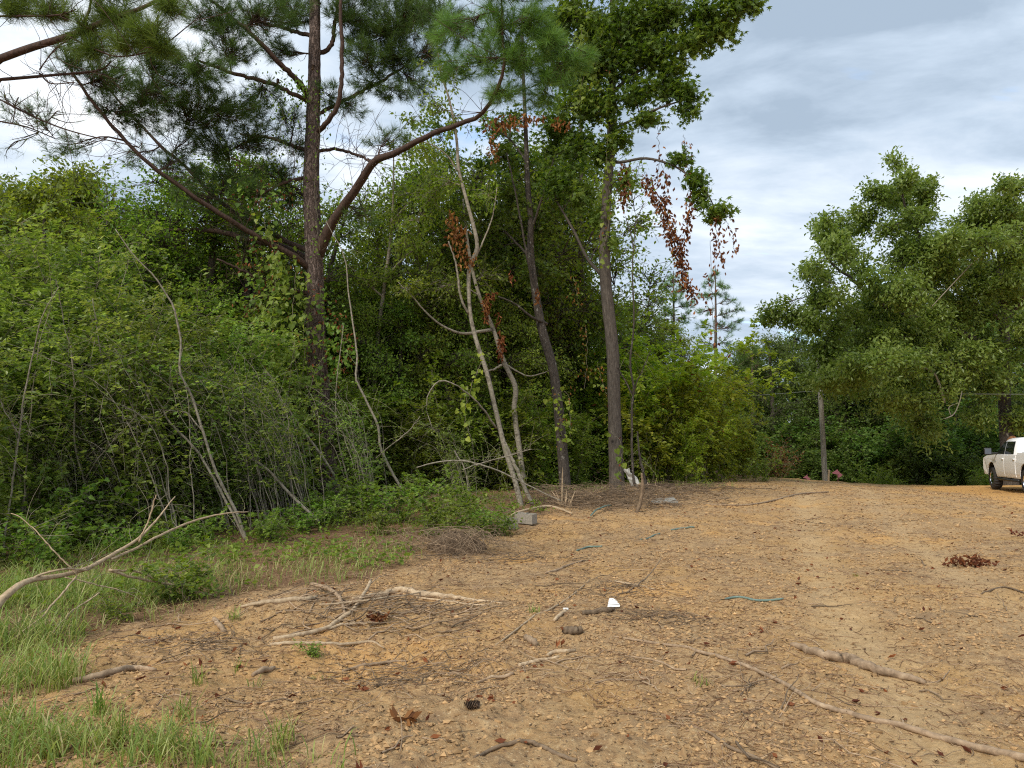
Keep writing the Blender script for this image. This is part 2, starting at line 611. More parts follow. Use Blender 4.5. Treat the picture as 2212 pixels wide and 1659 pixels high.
# ------------------------------------------------------------------ ground sheet
def ground_mat():
    m, nd, lk = new_mat('clay_ground')
    geo = nd.new("ShaderNodeNewGeometry")

    def nz(scale, detail=6, rough=.6, dist=0.0):
        n = nd.new("ShaderNodeTexNoise")
        n.inputs["Scale"].default_value = scale
        n.inputs["Detail"].default_value = detail
        n.inputs["Roughness"].default_value = rough
        n.inputs["Distortion"].default_value = dist
        lk.new(geo.outputs["Position"], n.inputs["Vector"])
        return n.outputs[0]

    def rng_(v, a, b, lo=0.0, hi=1.0):
        r = nd.new("ShaderNodeMapRange")
        r.inputs["From Min"].default_value, r.inputs["From Max"].default_value = a, b
        r.inputs["To Min"].default_value, r.inputs["To Max"].default_value = lo, hi
        lk.new(v, r.inputs["Value"])
        return r.outputs[0]

    def mixc(f, a, b):
        x = nd.new("ShaderNodeMix")
        x.data_type = 'RGBA'
        for s, v in (("Factor", f), ("A", a), ("B", b)):
            if isinstance(v, tuple):
                x.inputs[s].default_value = (*v, 1)
            elif isinstance(v, float):
                x.inputs[s].default_value = v
            else:
                lk.new(v, x.inputs[s])
        return x.outputs["Result"]

    def attr(nm):
        a = nd.new("ShaderNodeAttribute")
        a.attribute_name = nm
        return a.outputs["Fac"]

    big, mid, fine, grit = nz(.55, 4), nz(2.6, 6, .65, .4), nz(17, 8, .7), nz(85, 5, .7)
    dirt = _ramp(nd, [(.30, (.225, .130, .062)), (.46, (.385, .242, .118)), (.60, (.48, .32, .16)), (.78, (.59, .425, .23))]).outputs[0]
    lk.new(fine, dirt.node.inputs[0])
    dirt = mixc(rng_(mid, .48, .66, 0, .8), dirt, (.265, .17, .095))
    dirt = mixc(rng_(nz(1.1, 5, .65), .53, .66, 0, .7), dirt, (.20, .13, .078))
    dirt = mixc(rng_(big, .48, .62, 0, .55), dirt, (.54, .31, .105))
    dirt = mixc(rng_(nz(38, 3), .60, .66, 0, .7), dirt, (.12, .082, .055))
    dirt = mixc(rng_(nz(55, 2), .63, .68, 0, .8), dirt, (.62, .47, .28))
    orange = _ramp(nd, [(.3, (.44, .225, .07)), (.55, (.58, .335, .125)), (.8, (.68, .43, .19))]).outputs[0]
    lk.new(fine, orange.node.inputs[0])
    pale = _ramp(nd, [(.3, (.42, .275, .135)), (.7, (.62, .44, .235))]).outputs[0]
    lk.new(fine, pale.node.inputs[0])
    tk = nd.new("ShaderNodeMath")
    tk.operation = 'MULTIPLY'
    tk.inputs[1].default_value = .7
    lk.new(attr("track"), tk.inputs[0])
    dirt = mixc(tk.outputs[0], dirt, pale)
    dirt = mixc(attr("clay"), dirt, orange)
    floor = _ramp(nd, [(.28, (.09, .05, .028)), (.48, (.20, .115, .062)), (.65, (.31, .185, .105)), (.85, (.42, .28, .17))]).outputs[0]
    lk.new(nz(24, 8, .75), floor.node.inputs[0])
    col = mixc(attr("wood"), dirt, floor)
    pb = nd.new("ShaderNodeBsdfPrincipled")
    pb.inputs["Roughness"].default_value = .92
    pb.inputs["Specular IOR Level"].default_value = .15
    lk.new(col, pb.inputs["Base Color"])
    add = nd.new("ShaderNodeMath")
    add.operation = 'MULTIPLY_ADD'
    add.inputs[1].default_value = .35
    lk.new(grit, add.inputs[0])
    lk.new(fine, add.inputs[2])
    bp = nd.new("ShaderNodeBump")
    bp.inputs["Strength"].default_value = .9
    bp.inputs["Distance"].default_value = .035
    lk.new(add.outputs[0], bp.inputs["Height"])
    lk.new(bp.outputs[0], pb.inputs["Normal"])
    out = nd.new("ShaderNodeOutputMaterial")
    lk.new(pb.outputs[0], out.inputs[0])
    return m


def build_ground():
    ang = np.concatenate([np.radians(np.linspace(-41, 41, 500)), np.radians(np.linspace(47, 313, 46))])
    rad = np.concatenate([np.linspace(.4, 3.2, 14), np.geomspace(3.25, 46, 380), np.geomspace(48, 900, 32)])
    A, R = np.meshgrid(ang, rad)
    x, y = R * np.sin(A), R * np.cos(A)
    z = ground(x, y)
    v = np.stack([x, y, z], -1).reshape(-1, 3)
    na, nr = len(ang), len(rad)
    i = np.arange(nr - 1)[:, None] * na
    j = np.arange(na)[None]
    jn = (j + 1) % na
    f = np.stack([i + j, i + na + j, i + na + jn, i + jn], -1).reshape(-1, 4)
    mb = MB()
    mb.add(v, f)
    c = len(v)
    mb.add([[0, 0, gz(0, 0)]], np.zeros((0, 3), int))
    me_o = mb.build('ground', ground_mat())
    me = me_o.data
    for nm, val in (("wood", forest_zone(x, y)), ("track", track_zone(x, y)), ("clay", None)):
        if val is None:
            val = np.maximum(road_zone(x, y),
                             .9 * np.exp(-(((x + 1.15) / .8) ** 2 + ((y - 5.9) / .6) ** 2)) * (0.55 + 0.9 * noise2(x, y, 4, 12)))
            val = np.maximum(val, .75 * smooth(.70, .85, noise2(x, y, .8, 13) * .6 + noise2(x, y, 3.1, 14) * .4))
            # pad edge by the pole
            val = np.maximum(val, .6 * smooth(.4, 1., np.exp(-((y - 35.5) / 2.2) ** 2) * smooth(8, 12, x)))
        a = me.attributes.new(nm, 'FLOAT', 'POINT')
        a.data.foreach_set("value", np.clip(val, 0, 1).astype(np.float32).ravel())
    me_o['kind'] = 'structure'


build_ground()

rg = np.random.default_rng(5)


def rand_dir(rng, n):
    return nrm(rng.normal(size=(n, 3)))


def stuff(o):
    o['kind'] = 'stuff'
    return o


def spread(rng, n, dmin, dmax, power=1.0, amin=-38, amax=38):
    """points on the ground, thinner with distance"""
    u = rng.random(n)
    d = dmin * (dmax / dmin) ** (u ** power)
    a = np.radians(rng.uniform(amin, amax, n))
    return d * np.tan(a), d


# clods and pebbles
_ico = None


def ico():
    t = (1 + 5 ** .5) / 2
    v = nrm(np.array([[-1, t, 0], [1, t, 0], [-1, -t, 0], [1, -t, 0], [0, -1, t], [0, 1, t], [0, -1, -t], [0, 1, -t], [t, 0, -1], [t, 0, 1], [-t, 0, -1], [-t, 0, 1]], float))
    f = np.array([[0, 11, 5], [0, 5, 1], [0, 1, 7], [0, 7, 10], [0, 10, 11], [1, 5, 9], [5, 11, 4], [11, 10, 2], [10, 7, 6], [7, 1, 8], [3, 9, 4], [3, 4, 2], [3, 2, 6], [3, 6, 8], [3, 8, 9], [4, 9, 5], [2, 4, 11], [6, 2, 10], [8, 6, 7], [9, 8, 1]])
    return v, f


def clods():
    x, y = spread(rg, 9000, 3.4, 34, .8)
    keep = (forest_zone(x, y) < .5) & (rg.random(len(x)) > .5 * road_zone(x, y)) & (noise2(x, y, 1.2, 21) + .6 * noise2(x, y, 4, 22) > .62)
    x, y = x[keep], y[keep]
    n = len(x)
    s = .005 + .017 * rg.random(n) ** 3.2 + .0006 * y
    s = s * np.where(rg.random(n) < .02, 1.9, 1)
    v, f = ico()
    jit = 1 + .95 * (rg.random((n, 12)) - .5)
    sc3 = s[:, None] * (0.65 + .7 * rg.random((n, 3))) * np.array([1.2, 1.2, .62])
    th = rg.random(n) * 6.28
    q = v[None] * jit[..., None] * sc3[:, None]
    c, sn = np.cos(th)[:, None], np.sin(th)[:, None]
    q = np.stack([q[..., 0] * c - q[..., 1] * sn, q[..., 0] * sn + q[..., 1] * c, q[..., 2]], -1)
    q = q + np.stack([x, y, ground(x, y) + s * .05], -1)[:, None]
    mb = MB()
    mb.add(q, (np.arange(n)[:, None, None] * 12 + f[None]).reshape(-1, 3), np.repeat(.15 + .6 * rg.random(n), 12), smooth=False)
    stuff(mb.build('clods', rough_mat('clod_soil', [(.3, (.25, .145, .066)), (.55, (.39, .245, .115)), (.8, (.48, .325, .16))], scale=22, bump=.5, dist=.01, tint=True)))


clods()


def crumbs():
    # fine crumbly soil and small stones
    x, y = spread(rg, 52000, 3.3, 26, .85)
    q = noise2(x, y, 1.6, 23) + .7 * noise2(x, y, 5, 24)
    keep = (forest_zone(x, y) < .6) & (q > .80 + .5 * track_zone(x, y))
    x, y = x[keep], y[keep]
    n = len(x)
    s = .0045 + .011 * rg.random(n) ** 2.2 + .00075 * y
    v, f = T_OCT
    th = rg.random(n) * 6.28
    p = v[None] * (1 + .8 * (rg.random((n, 6, 1)) - .5)) + .35 * (rg.random((n, 6, 3)) - .5)
    p = p * s[:, None, None] * np.array([1.15, 1.15, .75])
    c, sn = np.cos(th)[:, None], np.sin(th)[:, None]
    p = np.stack([p[..., 0] * c - p[..., 1] * sn, p[..., 0] * sn + p[..., 1] * c, p[..., 2]], -1) + np.stack([x, y, ground(x, y) + s * .2], -1)[:, None]
    mb = MB()
    mb.add(p, (np.arange(n)[:, None, None] * 6 + f[None]).reshape(-1, 3), np.repeat(np.clip(rg.normal(.45, .15, n), 0, 1), 6), smooth=False)
    stuff(mb.build('soil_crumbs', bpy.data.materials['clod_soil']))


crumbs()


def litter():
    # fine roots, straw and chips lying on the dirt and over the wood's edge
    mb = MB()
    x, y = spread(rg, 36000, 3.4, 32, .8)
    keep = (rg.random(len(x)) > .8 * road_zone(x, y) + .7 * track_zone(x, y)) & (noise2(x, y, .9, 31) + .5 * noise2(x, y, 3, 32) > .50)
    x, y = x[keep], y[keep]
    n = len(x)
    L = (.03 + .16 * rg.random(n) ** 2.2) * (1 + .02 * y)
    th = rg.random(n) * 6.28
    t = np.linspace(-.5, .5, 3)
    bend = rg.normal(0, .35, n)
    lx, ly = t[None] * L[:, None], bend[:, None] * (t[None] ** 2 - .1) * L[:, None]
    px = x[:, None] + lx * np.cos(th)[:, None] - ly * np.sin(th)[:, None]
    py = y[:, None] + lx * np.sin(th)[:, None] + ly * np.cos(th)[:, None]
    r = .0009 + .0014 * rg.random(n) ** 2 + .00010 * y
    pz = ground(px, py) + r[:, None] + .010 * np.abs(rg.normal(size=(n, 1))) * np.abs(t[None] + .5 * rg.normal(size=(n, 1)))
    tubes(mb, np.stack([px, py, pz], -1), np.repeat(r[:, None], 3, 1), 3, tint=rg.random(n))
    stuff(mb.build('root_litter', M['straw']))
    # chips and leaf scraps
    mb = MB()
    x, y = spread(rg, 13000, 3.4, 30, .8)
    n = len(x)
    pos = np.stack([x, y, ground(x, y) + .006], -1)
    al = nrm(rand_dir(rg, n) * [1, 1, .35])
    up = nrm(np.array([0, 0, 1.]) + .5 * rg.normal(size=(n, 3)))
    leaves(mb, pos, al, up, .012 + .024 * rg.random(n) ** 2 + .0007 * y, T_CURL, rg.random(n) ** 1.7)
    stuff(mb.build('wood_chips', rough_mat('chip_wood', [(.3, (.17, .10, .055)), (.6, (.34, .225, .125)), (.85, (.50, .36, .22))], scale=9, bump=0, tint=True)))
    mb = MB()
    x, y = spread(rg, 620, 3.6, 30, .8)
    n = len(x)
    pos = np.stack([x, y, ground(x, y) + .012], -1)
    leaves(mb, pos, nrm(rand_dir(rg, n) * [1, 1, .4]), nrm(np.array([0, 0, 1.]) + .6 * rg.normal(size=(n, 3))), .03 + .04 * rg.random(n) + .0012 * y, T_CURL, rg.random(n))
    stuff(mb.build('fallen_leaves', M['leaf_dead']))
    # small twigs
    mb = MB()
    x, y = spread(rg, 1000, 3.6, 36, .85)
    keep = (rg.random(len(x)) > .8 * road_zone(x, y)) & (noise2(x, y, .6, 41) > .38)
    x, y = x[keep], y[keep]
    n = len(x)
    L = (.12 + .5 * rg.random(n) ** 2.5) * (1 + .01 * y)
    th = rg.normal(.5, 1.1, n)
    t = np.linspace(-.5, .5, 6)
    off = np.cumsum(rg.normal(0, .05, (n, 6)), 1) * L[:, None]
    px = x[:, None] + t * L[:, None] * np.cos(th)[:, None] - off * np.sin(th)[:, None]
    py = y[:, None] + t * L[:, None] * np.sin(th)[:, None] + off * np.cos(th)[:, None]
    r = .0025 + .006 * rg.random(n) ** 3 + .00012 * y
    tilt = np.abs(rg.normal(0, .10, n))[:, None] * (t + .5) * L[:, None]
    pz = ground(px, py) + r[:, None] * .8 + tilt
    tubes(mb, np.stack([px, py, pz], -1), r[:, None] * np.linspace(1, .45, 6)[None], 5, tint=rg.random(n))
    stuff(mb.build('twig_litter', M['dead_stick']))
    # pine straw over the wood floor
    mb = MB()
    x, y = spread(rg, 26000, 5, 26, .9, -38, 12)
    keep = forest_zone(x, y) > .3
    x, y = x[keep], y[keep]
    n = len(x)
    a = rg.random(n) * 6.28
    al = np.stack([np.cos(a), np.sin(a), .15 * rg.normal(size=n)], -1)
    pos = np.stack([x, y, ground(x, y) + .012 + .02 * rg.random(n)], -1)
    leaves(mb, pos, al, np.tile([0, 0, 1.], (n, 1)) + .3 * rg.normal(size=(n, 3)), .16 + .1 * rg.random(n), T_BLADE, .55 * rg.random(n), width=.03)
    stuff(mb.build('pine_straw', M['straw']))


litter()


def blades(mb, x, y, z, h, lean, tint, width):
    """curved grass blades: 2 quads and a tip"""
    n = len(x)
    az = rg.random(n) * 6.28
    d = np.stack([np.cos(az), np.sin(az), np.zeros(n)], -1)
    s = np.stack([-np.sin(az), np.cos(az), np.zeros(n)], -1)
    base = np.stack([x, y, z], -1)
    v = []
    for t, w in ((0, .8), (.35, 1), (.7, .75)):
        c = base + d * (lean * t ** 2)[:, None] * h[:, None] + np.array([0, 0, 1]) * (h * (t - .28 * lean * t ** 2.5))[:, None]
        v += [c - s * (width * w)[:, None], c + s * (width * w)[:, None]]
    v.append(base + d * (lean * 1.05)[:, None] * h[:, None] + np.array([0, 0, 1]) * (h * (1 - .55 * lean))[:, None])
    v = np.stack(v, 1)
    k = np.arange(n)[:, None, None] * 7
    q = np.array([[0, 1, 3, 2], [2, 3, 5, 4]])
    mb.add(v, (k + q[None]).reshape(-1, 4), np.repeat(tint, 7), smooth=False)
    f3 = (k[:, 0] + np.array([[4, 5, 6]]))
    mb.f.append(f3 + mb.n - len(v) * 7)
    mb.sm.append(False)


def grass():
    mb = MB()
    xs, ys, hs, ts = [], [], [], []

    def patch(px, py, n, rx, ry, h):
        c = ong(px, py)
        r = np.sqrt(rg.random(n)) * 1.0
        a = rg.random(n) * 6.28
        xx_, yy_ = c[0] + rx * r * np.cos(a), c[1] + ry * r * np.sin(a)
        kk = noise2(xx_, yy_, 3.2, 55) + .5 * noise2(xx_, yy_, 9, 56) > .58
        n = int(kk.sum())
        xs.append(xx_[kk])
        ys.append(yy_[kk])
        hs.append(h * (.25 + .85 * rg.random(n)))
        ts.append(np.clip(.15 + .5 * rg.random(n) + .4 * (rg.random(n) > .72), 0, 1))

    # lush belt along the wood edge at the left and sparse growth over the straw floor
    for px, py, n, rx, ry, h in ((30, 1290, 1000, 1.0, .9, .44), (170, 1300, 1000, 1.1, 1.0, .40), (330, 1270, 420, 1.2, 1.0, .30), (40, 1390, 760, .5, .5, .36),
                                 (480, 1250, 260, 1.2, 1.0, .26), (620, 1240, 240, 1.2, 1.0, .22), (760, 1210, 240, 1.0, 1.2, .20), (280, 1200, 480, 1.6, 1.6, .34),
                                 (90, 1200, 700, 1.6, 1.6, .42), (60, 1480, 420, .4, .3, .34), (30, 1640, 420, .5, .3, .24), (200, 1650, 300, .5, .25, .24), (60, 1590, 260, .4, .25, .22), (300, 1600, 90, .3, .2, .2),
                                 (430, 1645, 120, .4, .2, .22), (640, 1652, 60, .35, .15, .15), (860, 1130, 500, 1.5, 2, .26), (1020, 1090, 500, 1.5, 2, .3), (1470, 1050, 400, 1.8, 2.2, .3),
                                 (1260, 1060, 300, 1.2, 1.5, .3), (1640, 1035, 260, 2.2, 1.0, .14)):
        patch(px, py, n, rx, ry, h)
    x, y = spread(rg, 4200, 4.2, 13, .8, -38, -8)
    k = forest_zone(x, y) > .35
    xs.append(x[k]); ys.append(y[k]); hs.append(.06 + .16 * rg.random(k.sum())); ts.append(.2 + .8 * rg.random(k.sum()))
    x, y, h, t = map(np.concatenate, (xs, ys, hs, ts))
    blades(mb, x, y, ground(x, y) - .01, h * 1.15, .35 + .75 * rg.random(len(x)), t, .0014 + .0022 * rg.random(len(x)) + .00016 * y)
    stuff(mb.build('grass', M['grass']))


grass()


def grass_tufts():
    spots = [(60, 1440, .30, 34), (215, 1545, .26, 40), (120, 1495, .24, 30), (430, 1480, .22, 22), (395, 1560, .24, 22), (250, 1620, .30, 46), (110, 1640, .26, 46),
             (345, 1640, .30, 40), (440, 1655, .28, 36), (600, 1630, .26, 26), (620, 1600, .20, 14), (515, 1455, .14, 9), (555, 1490, .13, 10), (690, 1470, .09, 8),
             (1155, 1325, .13, 26), (1510, 1480, .10, 18), (1850, 1245, .08, 10), (20, 1560, .26, 40), (505, 1340, .18, 22)]
    near = [q[0] for q in spots if q[0] < 1000]
    nth = 'first second third fourth fifth sixth seventh eighth ninth tenth eleventh twelfth thirteenth fourteenth fifteenth sixteenth'.split()
    for i, (px, py, h, n) in enumerate(spots):
        c = ong(px, py)
        r = .05 * rg.random(n) + .01
        a = rg.random(n) * 6.28
        x, y = c[0] + r * np.cos(a), c[1] + r * np.sin(a)
        mb = MB()
        blades(mb, x, y, ground(x, y) - .008, h * (.5 + .6 * rg.random(n)), .25 + .8 * rg.random(n), np.clip(.1 + .75 * rg.random(n), 0, 1), np.full(n, .0022) + .002 * rg.random(n))
        o = mb.build('grass_tuft', M['grass'], origin=c)
        if px > 1000:
            lab = {1155: 'flattened pale grass tuft on bare dirt below the stick heap', 1510: 'small pale grass tuft on dirt beside the long vine stem',
                   1850: 'tiny weed tuft alone in the dirt far from the wood',}[px]
            tag(o, lab, 'grass tuft')
        else:
            tag(o, 'green grass tuft in the near clay, %s from the left of those tufts' % nth[sorted(near).index(px)], 'grass tuft', 'grass tufts in the near clay')


grass_tufts()


def ground_cover():
    # small leafy seedlings and creepers on the wood floor
    mb = MB()
    x, y = spread(rg, 2300, 7.5, 30, .9, -38, 14)
    k = (forest_zone(x, y) > .45) & (noise2(x, y, .8, 51) > .4)
    x, y = x[k], y[k]
    for xx, yy in zip(x, y):
        n = int(rg.integers(5, 16))
        h = .08 + .25 * rg.random() ** 2
        pos = np.stack([xx + rg.normal(0, .09, n), yy + rg.normal(0, .09, n), np.full(n, gz(xx, yy)) + .03 + h * rg.random(n)], -1)
        leaves(mb, pos, nrm(rand_dir(rg, n) * [1, 1, .4]), nrm(np.array([0, 0, 1.]) + .45 * rg.normal(size=(n, 3))), .045 + .05 * rg.random(n), T_OVAL, np.clip(rg.normal(.5, .25, n), 0, 1), width=1.2)
    stuff(mb.build('ground_cover', M['leaf_fresh']))


ground_cover()


# ------------------------------------------------------------------ trees
def px_path(lst, n, d=None):
    """[(px, py, depth, width_px)] -> n smoothed points x, y, z, radius"""
    out = []
    for q in lst:
        dd = q[2]
        p = P(q[0], q[1], dd)
        out.append([*p, q[3] * .5 / FPX * dd])
    return spline(out, n)


def add_path(mb, p4, sides=8, wob=None, cap=True):
    w = None
    if wob is not None:
        w = wob
    tubes(mb, p4[:, :3], p4[:, 3], sides, cap=cap, wob=w)


def nearest(skel, c, zpen=.6):
    s = skel
    d = np.linalg.norm(s[:, :3] - c, axis=1) + zpen * np.maximum(0, s[:, 2] - c[2] + .15)
    return int(np.argmin(d))


def limb_to(rng, skel, c, bow=.12, n=9, rmax=.09, rmin=.007):
    i = nearest(skel, c)
    s = skel[i]
    L = np.linalg.norm(c - s[:3])
    r0 = min(rmax, s[3] * .55, .010 + .017 * L)
    m1 = s[:3] * .6 + c * .4 + np.array([0, 0, bow * L]) + rng.normal(0, .06, 3) * L
    m2 = s[:3] * .25 + c * .75 + np.array([0, 0, bow * .8 * L]) + rng.normal(0, .05, 3) * L
    pts = spline([s[:3], m1, m2, c], n)
    r = r0 + (rmin - r0) * np.linspace(0, 1, n) ** .8
    return np.concatenate([pts, r[:, None]], 1)


def crown(rng, wood, leaf, skel, blobs, tmpl, size, per=13, down=.35, spread_=.07, width=1.0, twr=1.0, tw_sides=3, limb_sides=6, upn=.55, base_tint=None, leaf2=None, share2=0.0):
    """blobs: (centre, radii, twigs). Limbs to the blob centres, twigs through the blob, leaves along the twigs."""
    for c, r, nt in blobs:
        lb = limb_to(rng, skel, c)
        tubes(wood, lb[:, :3], lb[:, 3], limb_sides)
        skel = np.vstack([skel, lb[3:]])
        u = rng.uniform(.35, 1, nt)
        k = np.clip((u * (len(lb) - 1)).astype(int), 0, len(lb) - 1)
        a = lb[k, :3]
        gq = rng.normal(size=(nt, 3))
        e = c + r * gq * .58 * np.minimum(1, 1.9 / np.maximum(np.linalg.norm(gq, axis=1, keepdims=True), 1e-6))
        L = np.linalg.norm(e - a, axis=1, keepdims=True)
        m1 = a * .62 + e * .38 + rng.normal(0, .07, (nt, 3)) * L + np.array([0, 0, .08]) * L
        m2 = a * .28 + e * .72 + rng.normal(0, .07, (nt, 3)) * L + np.array([0, 0, .08]) * L
        pt = np.stack([a, m1, m2, e], 1)
        rad = (np.array([.0075, .0055, .004, .002]) * twr)[None] * np.ones((nt, 1))
        tubes(wood, pt, rad, tw_sides)
        bt = rng.random() if base_tint is None else base_tint
        t = rng.uniform(.22, 1.02, (nt, per))
        s = np.clip(t, 0, .999) * 3
        i = np.floor(s).astype(int)
        f = (s - i)[..., None]
        rows = np.arange(nt)[:, None]
        pos = pt[rows, i] * (1 - f) + pt[rows, i + 1] * f
        tg = nrm(pt[rows, i + 1] - pt[rows, i])
        pos = (pos + rng.normal(0, spread_, pos.shape)).reshape(-1, 3)
        n = len(pos)
        al = tg.reshape(-1, 3) * .5 + rand_dir(rng, n) * .8 + np.array([0, 0, -down])
        up = np.array([0, 0, 1.]) + upn * rng.normal(size=(n, 3))
        tint = np.clip(.35 * bt + .65 * rng.random(n), 0, 1)
        sz = size * rng.uniform(.6, 1.15, n)
        if leaf2 is not None and share2:
            sel = rng.random(n) < share2
            leaves(leaf2, pos[sel], al[sel], up[sel], sz[sel], T_CURL, tint[sel])
            pos, al, up, sz, tint = pos[~sel], al[~sel], up[~sel], sz[~sel], tint[~sel]
        leaves(leaf, pos, al, up, sz, tmpl, tint, width)
    return skel


def tufts(rng, wood, leaf, skel, blobs, nl=.20, per=70, nw=.0042, twr=1.0, reach=.16, updir=.35):
    """pine foliage: shoots through each blob, each ending in a brush of needles"""
    for b in blobs:
        c, r, nt = b[:3]
        lb = limb_to(rng, skel, c, bow=.05, rmax=.06)
        tubes(wood, lb[:, :3], lb[:, 3], 6)
        skel = np.vstack([skel, lb[3:]])
        u = rng.uniform(.25, 1, nt)
        k = np.clip((u * (len(lb) - 1)).astype(int), 0, len(lb) - 1)
        a = lb[k, :3]
        e = c + r * rand_dir(rng, nt) * (rng.random((nt, 1)) ** .42)
        L = np.linalg.norm(e - a, axis=1, keepdims=True)
        m = a * .5 + e * .5 + rng.normal(0, .09, (nt, 3)) * L - np.array([0, 0, .10]) * L
        pt = np.stack([spline([a[i], m[i], e[i]], 5) for i in range(nt)])
        tubes(wood, pt, (np.array([.010, .008, .0065, .0055, .004]) * twr)[None] * np.ones((nt, 1)), 4)
        ax = nrm(nrm(pt[:, -1] - pt[:, -2]) + np.array([0, 0, updir]) + .25 * rng.normal(size=(nt, 3)))
        tip = pt[:, -1]
        t = rng.random((nt, per)) ** .8
        pos = tip[:, None] - ax[:, None] * (reach * t)[..., None]
        rad = rng.normal(size=(nt, per, 3))
        rad = nrm(rad - (rad * ax[:, None]).sum(-1, keepdims=True) * ax[:, None])
        th = np.radians(18 + 62 * t + rng.normal(0, 9, t.shape))[..., None]
        al = ax[:, None] * np.cos(th) + rad * np.sin(th) + np.array([0, 0, -.10])
        n = nt * per
        tint = np.clip(.25 * rng.random() + .45 * np.repeat(rng.random(nt), per) + .35 * rng.random(n), 0, 1)
        leaves(leaf, pos.reshape(-1, 3), al.reshape(-1, 3), rng.normal(size=(n, 3)), nl * rng.uniform(.75, 1.12, n), T_BLADE, tint, width=nw / nl)
    return skel


def cone_mesh(mb, c, axis, L):
    """an open pine cone: rows of scales round an axis"""
    ax = nrm(np.asarray(axis, float))
    ref = np.array([1., 0, 0]) if abs(ax[2]) > .7 else np.array([0, 0, 1.])
    a = nrm(np.cross(ax, ref))
    b = np.cross(ax, a)
    pos, al, up = [], [], []
    for k in range(60):
        t = k / 60
        th = k * 2.399
        rr = L * .30 * math.sin(math.pi * (.12 + .8 * t)) ** .7
        d = a * math.cos(th) + b * math.sin(th)
        pos.append(c + ax * (t - .5) * L + d * rr * .25)
        al.append(d + ax * (-.2 + .9 * t))
        up.append(ax)
    n = len(pos)
    leaves(mb, np.array(pos), np.array(al), np.array(up), L * .34, (np.array([[-.22, 0, 0], [.22, 0, 0], [.36, .8, .05], [0, 1, .12], [-.36, .8, .05], [0, .5, -.2]]),
                                                                     np.array([[0, 1, 5], [1, 2, 5], [2, 3, 5], [3, 4, 5], [4, 0, 5]])), rg.random(n))
    core = np.stack([c - ax * L * .45, c, c + ax * L * .45])
    tubes(mb, core, np.array([.12, .2, .05]) * L, 8, cap=True)


M['cone'] = rough_mat('cone_scale', [(.3, (.045, .03, .02)), (.7, (.17, .115, .075))], scale=30, bump=0, tint=True)


def bumpy_trunk(mb, p4, sides=28, amp=.06, freq=(7, 3.2), seed=0):
    """trunk with furrowed bark relief in the mesh itself"""
    n = len(p4)
    th = np.linspace(0, 2 * np.pi, sides, endpoint=False)
    s = np.concatenate([[0], np.cumsum(np.linalg.norm(np.diff(p4[:, :3], axis=0), axis=1))])
    T, S = np.meshgrid(th, s)
    u = np.cos(T) * 1.6
    w = np.sin(T) * 1.6
    q = noise2(u * freq[0] / 3 + S * .35 + w, S * freq[1] + w * freq[0] / 3, 1.0, seed)
    q2 = noise2(u * freq[0] + 3 * w, S * freq[1] * 2.3 + w * freq[0], 1.0, seed + 1)
    wob = 1 + amp * (np.abs(q - .5) * 2 - .4) + amp * .6 * (q2 - .5)
    wob = np.vstack([wob[:1], wob, wob[-1:]])
    tubes(mb, p4[:, :3], p4[:, 3], sides, cap=True, wob=wob[None])


def B(px, py, d, rx, ry=None, n=30, rd=None):
    ry = ry or rx
    k = d / FPX
    return (P(px, py, d), np.array([rx * k, (rd * k if rd else (rx + ry) * .5 * k), ry * k]), n)


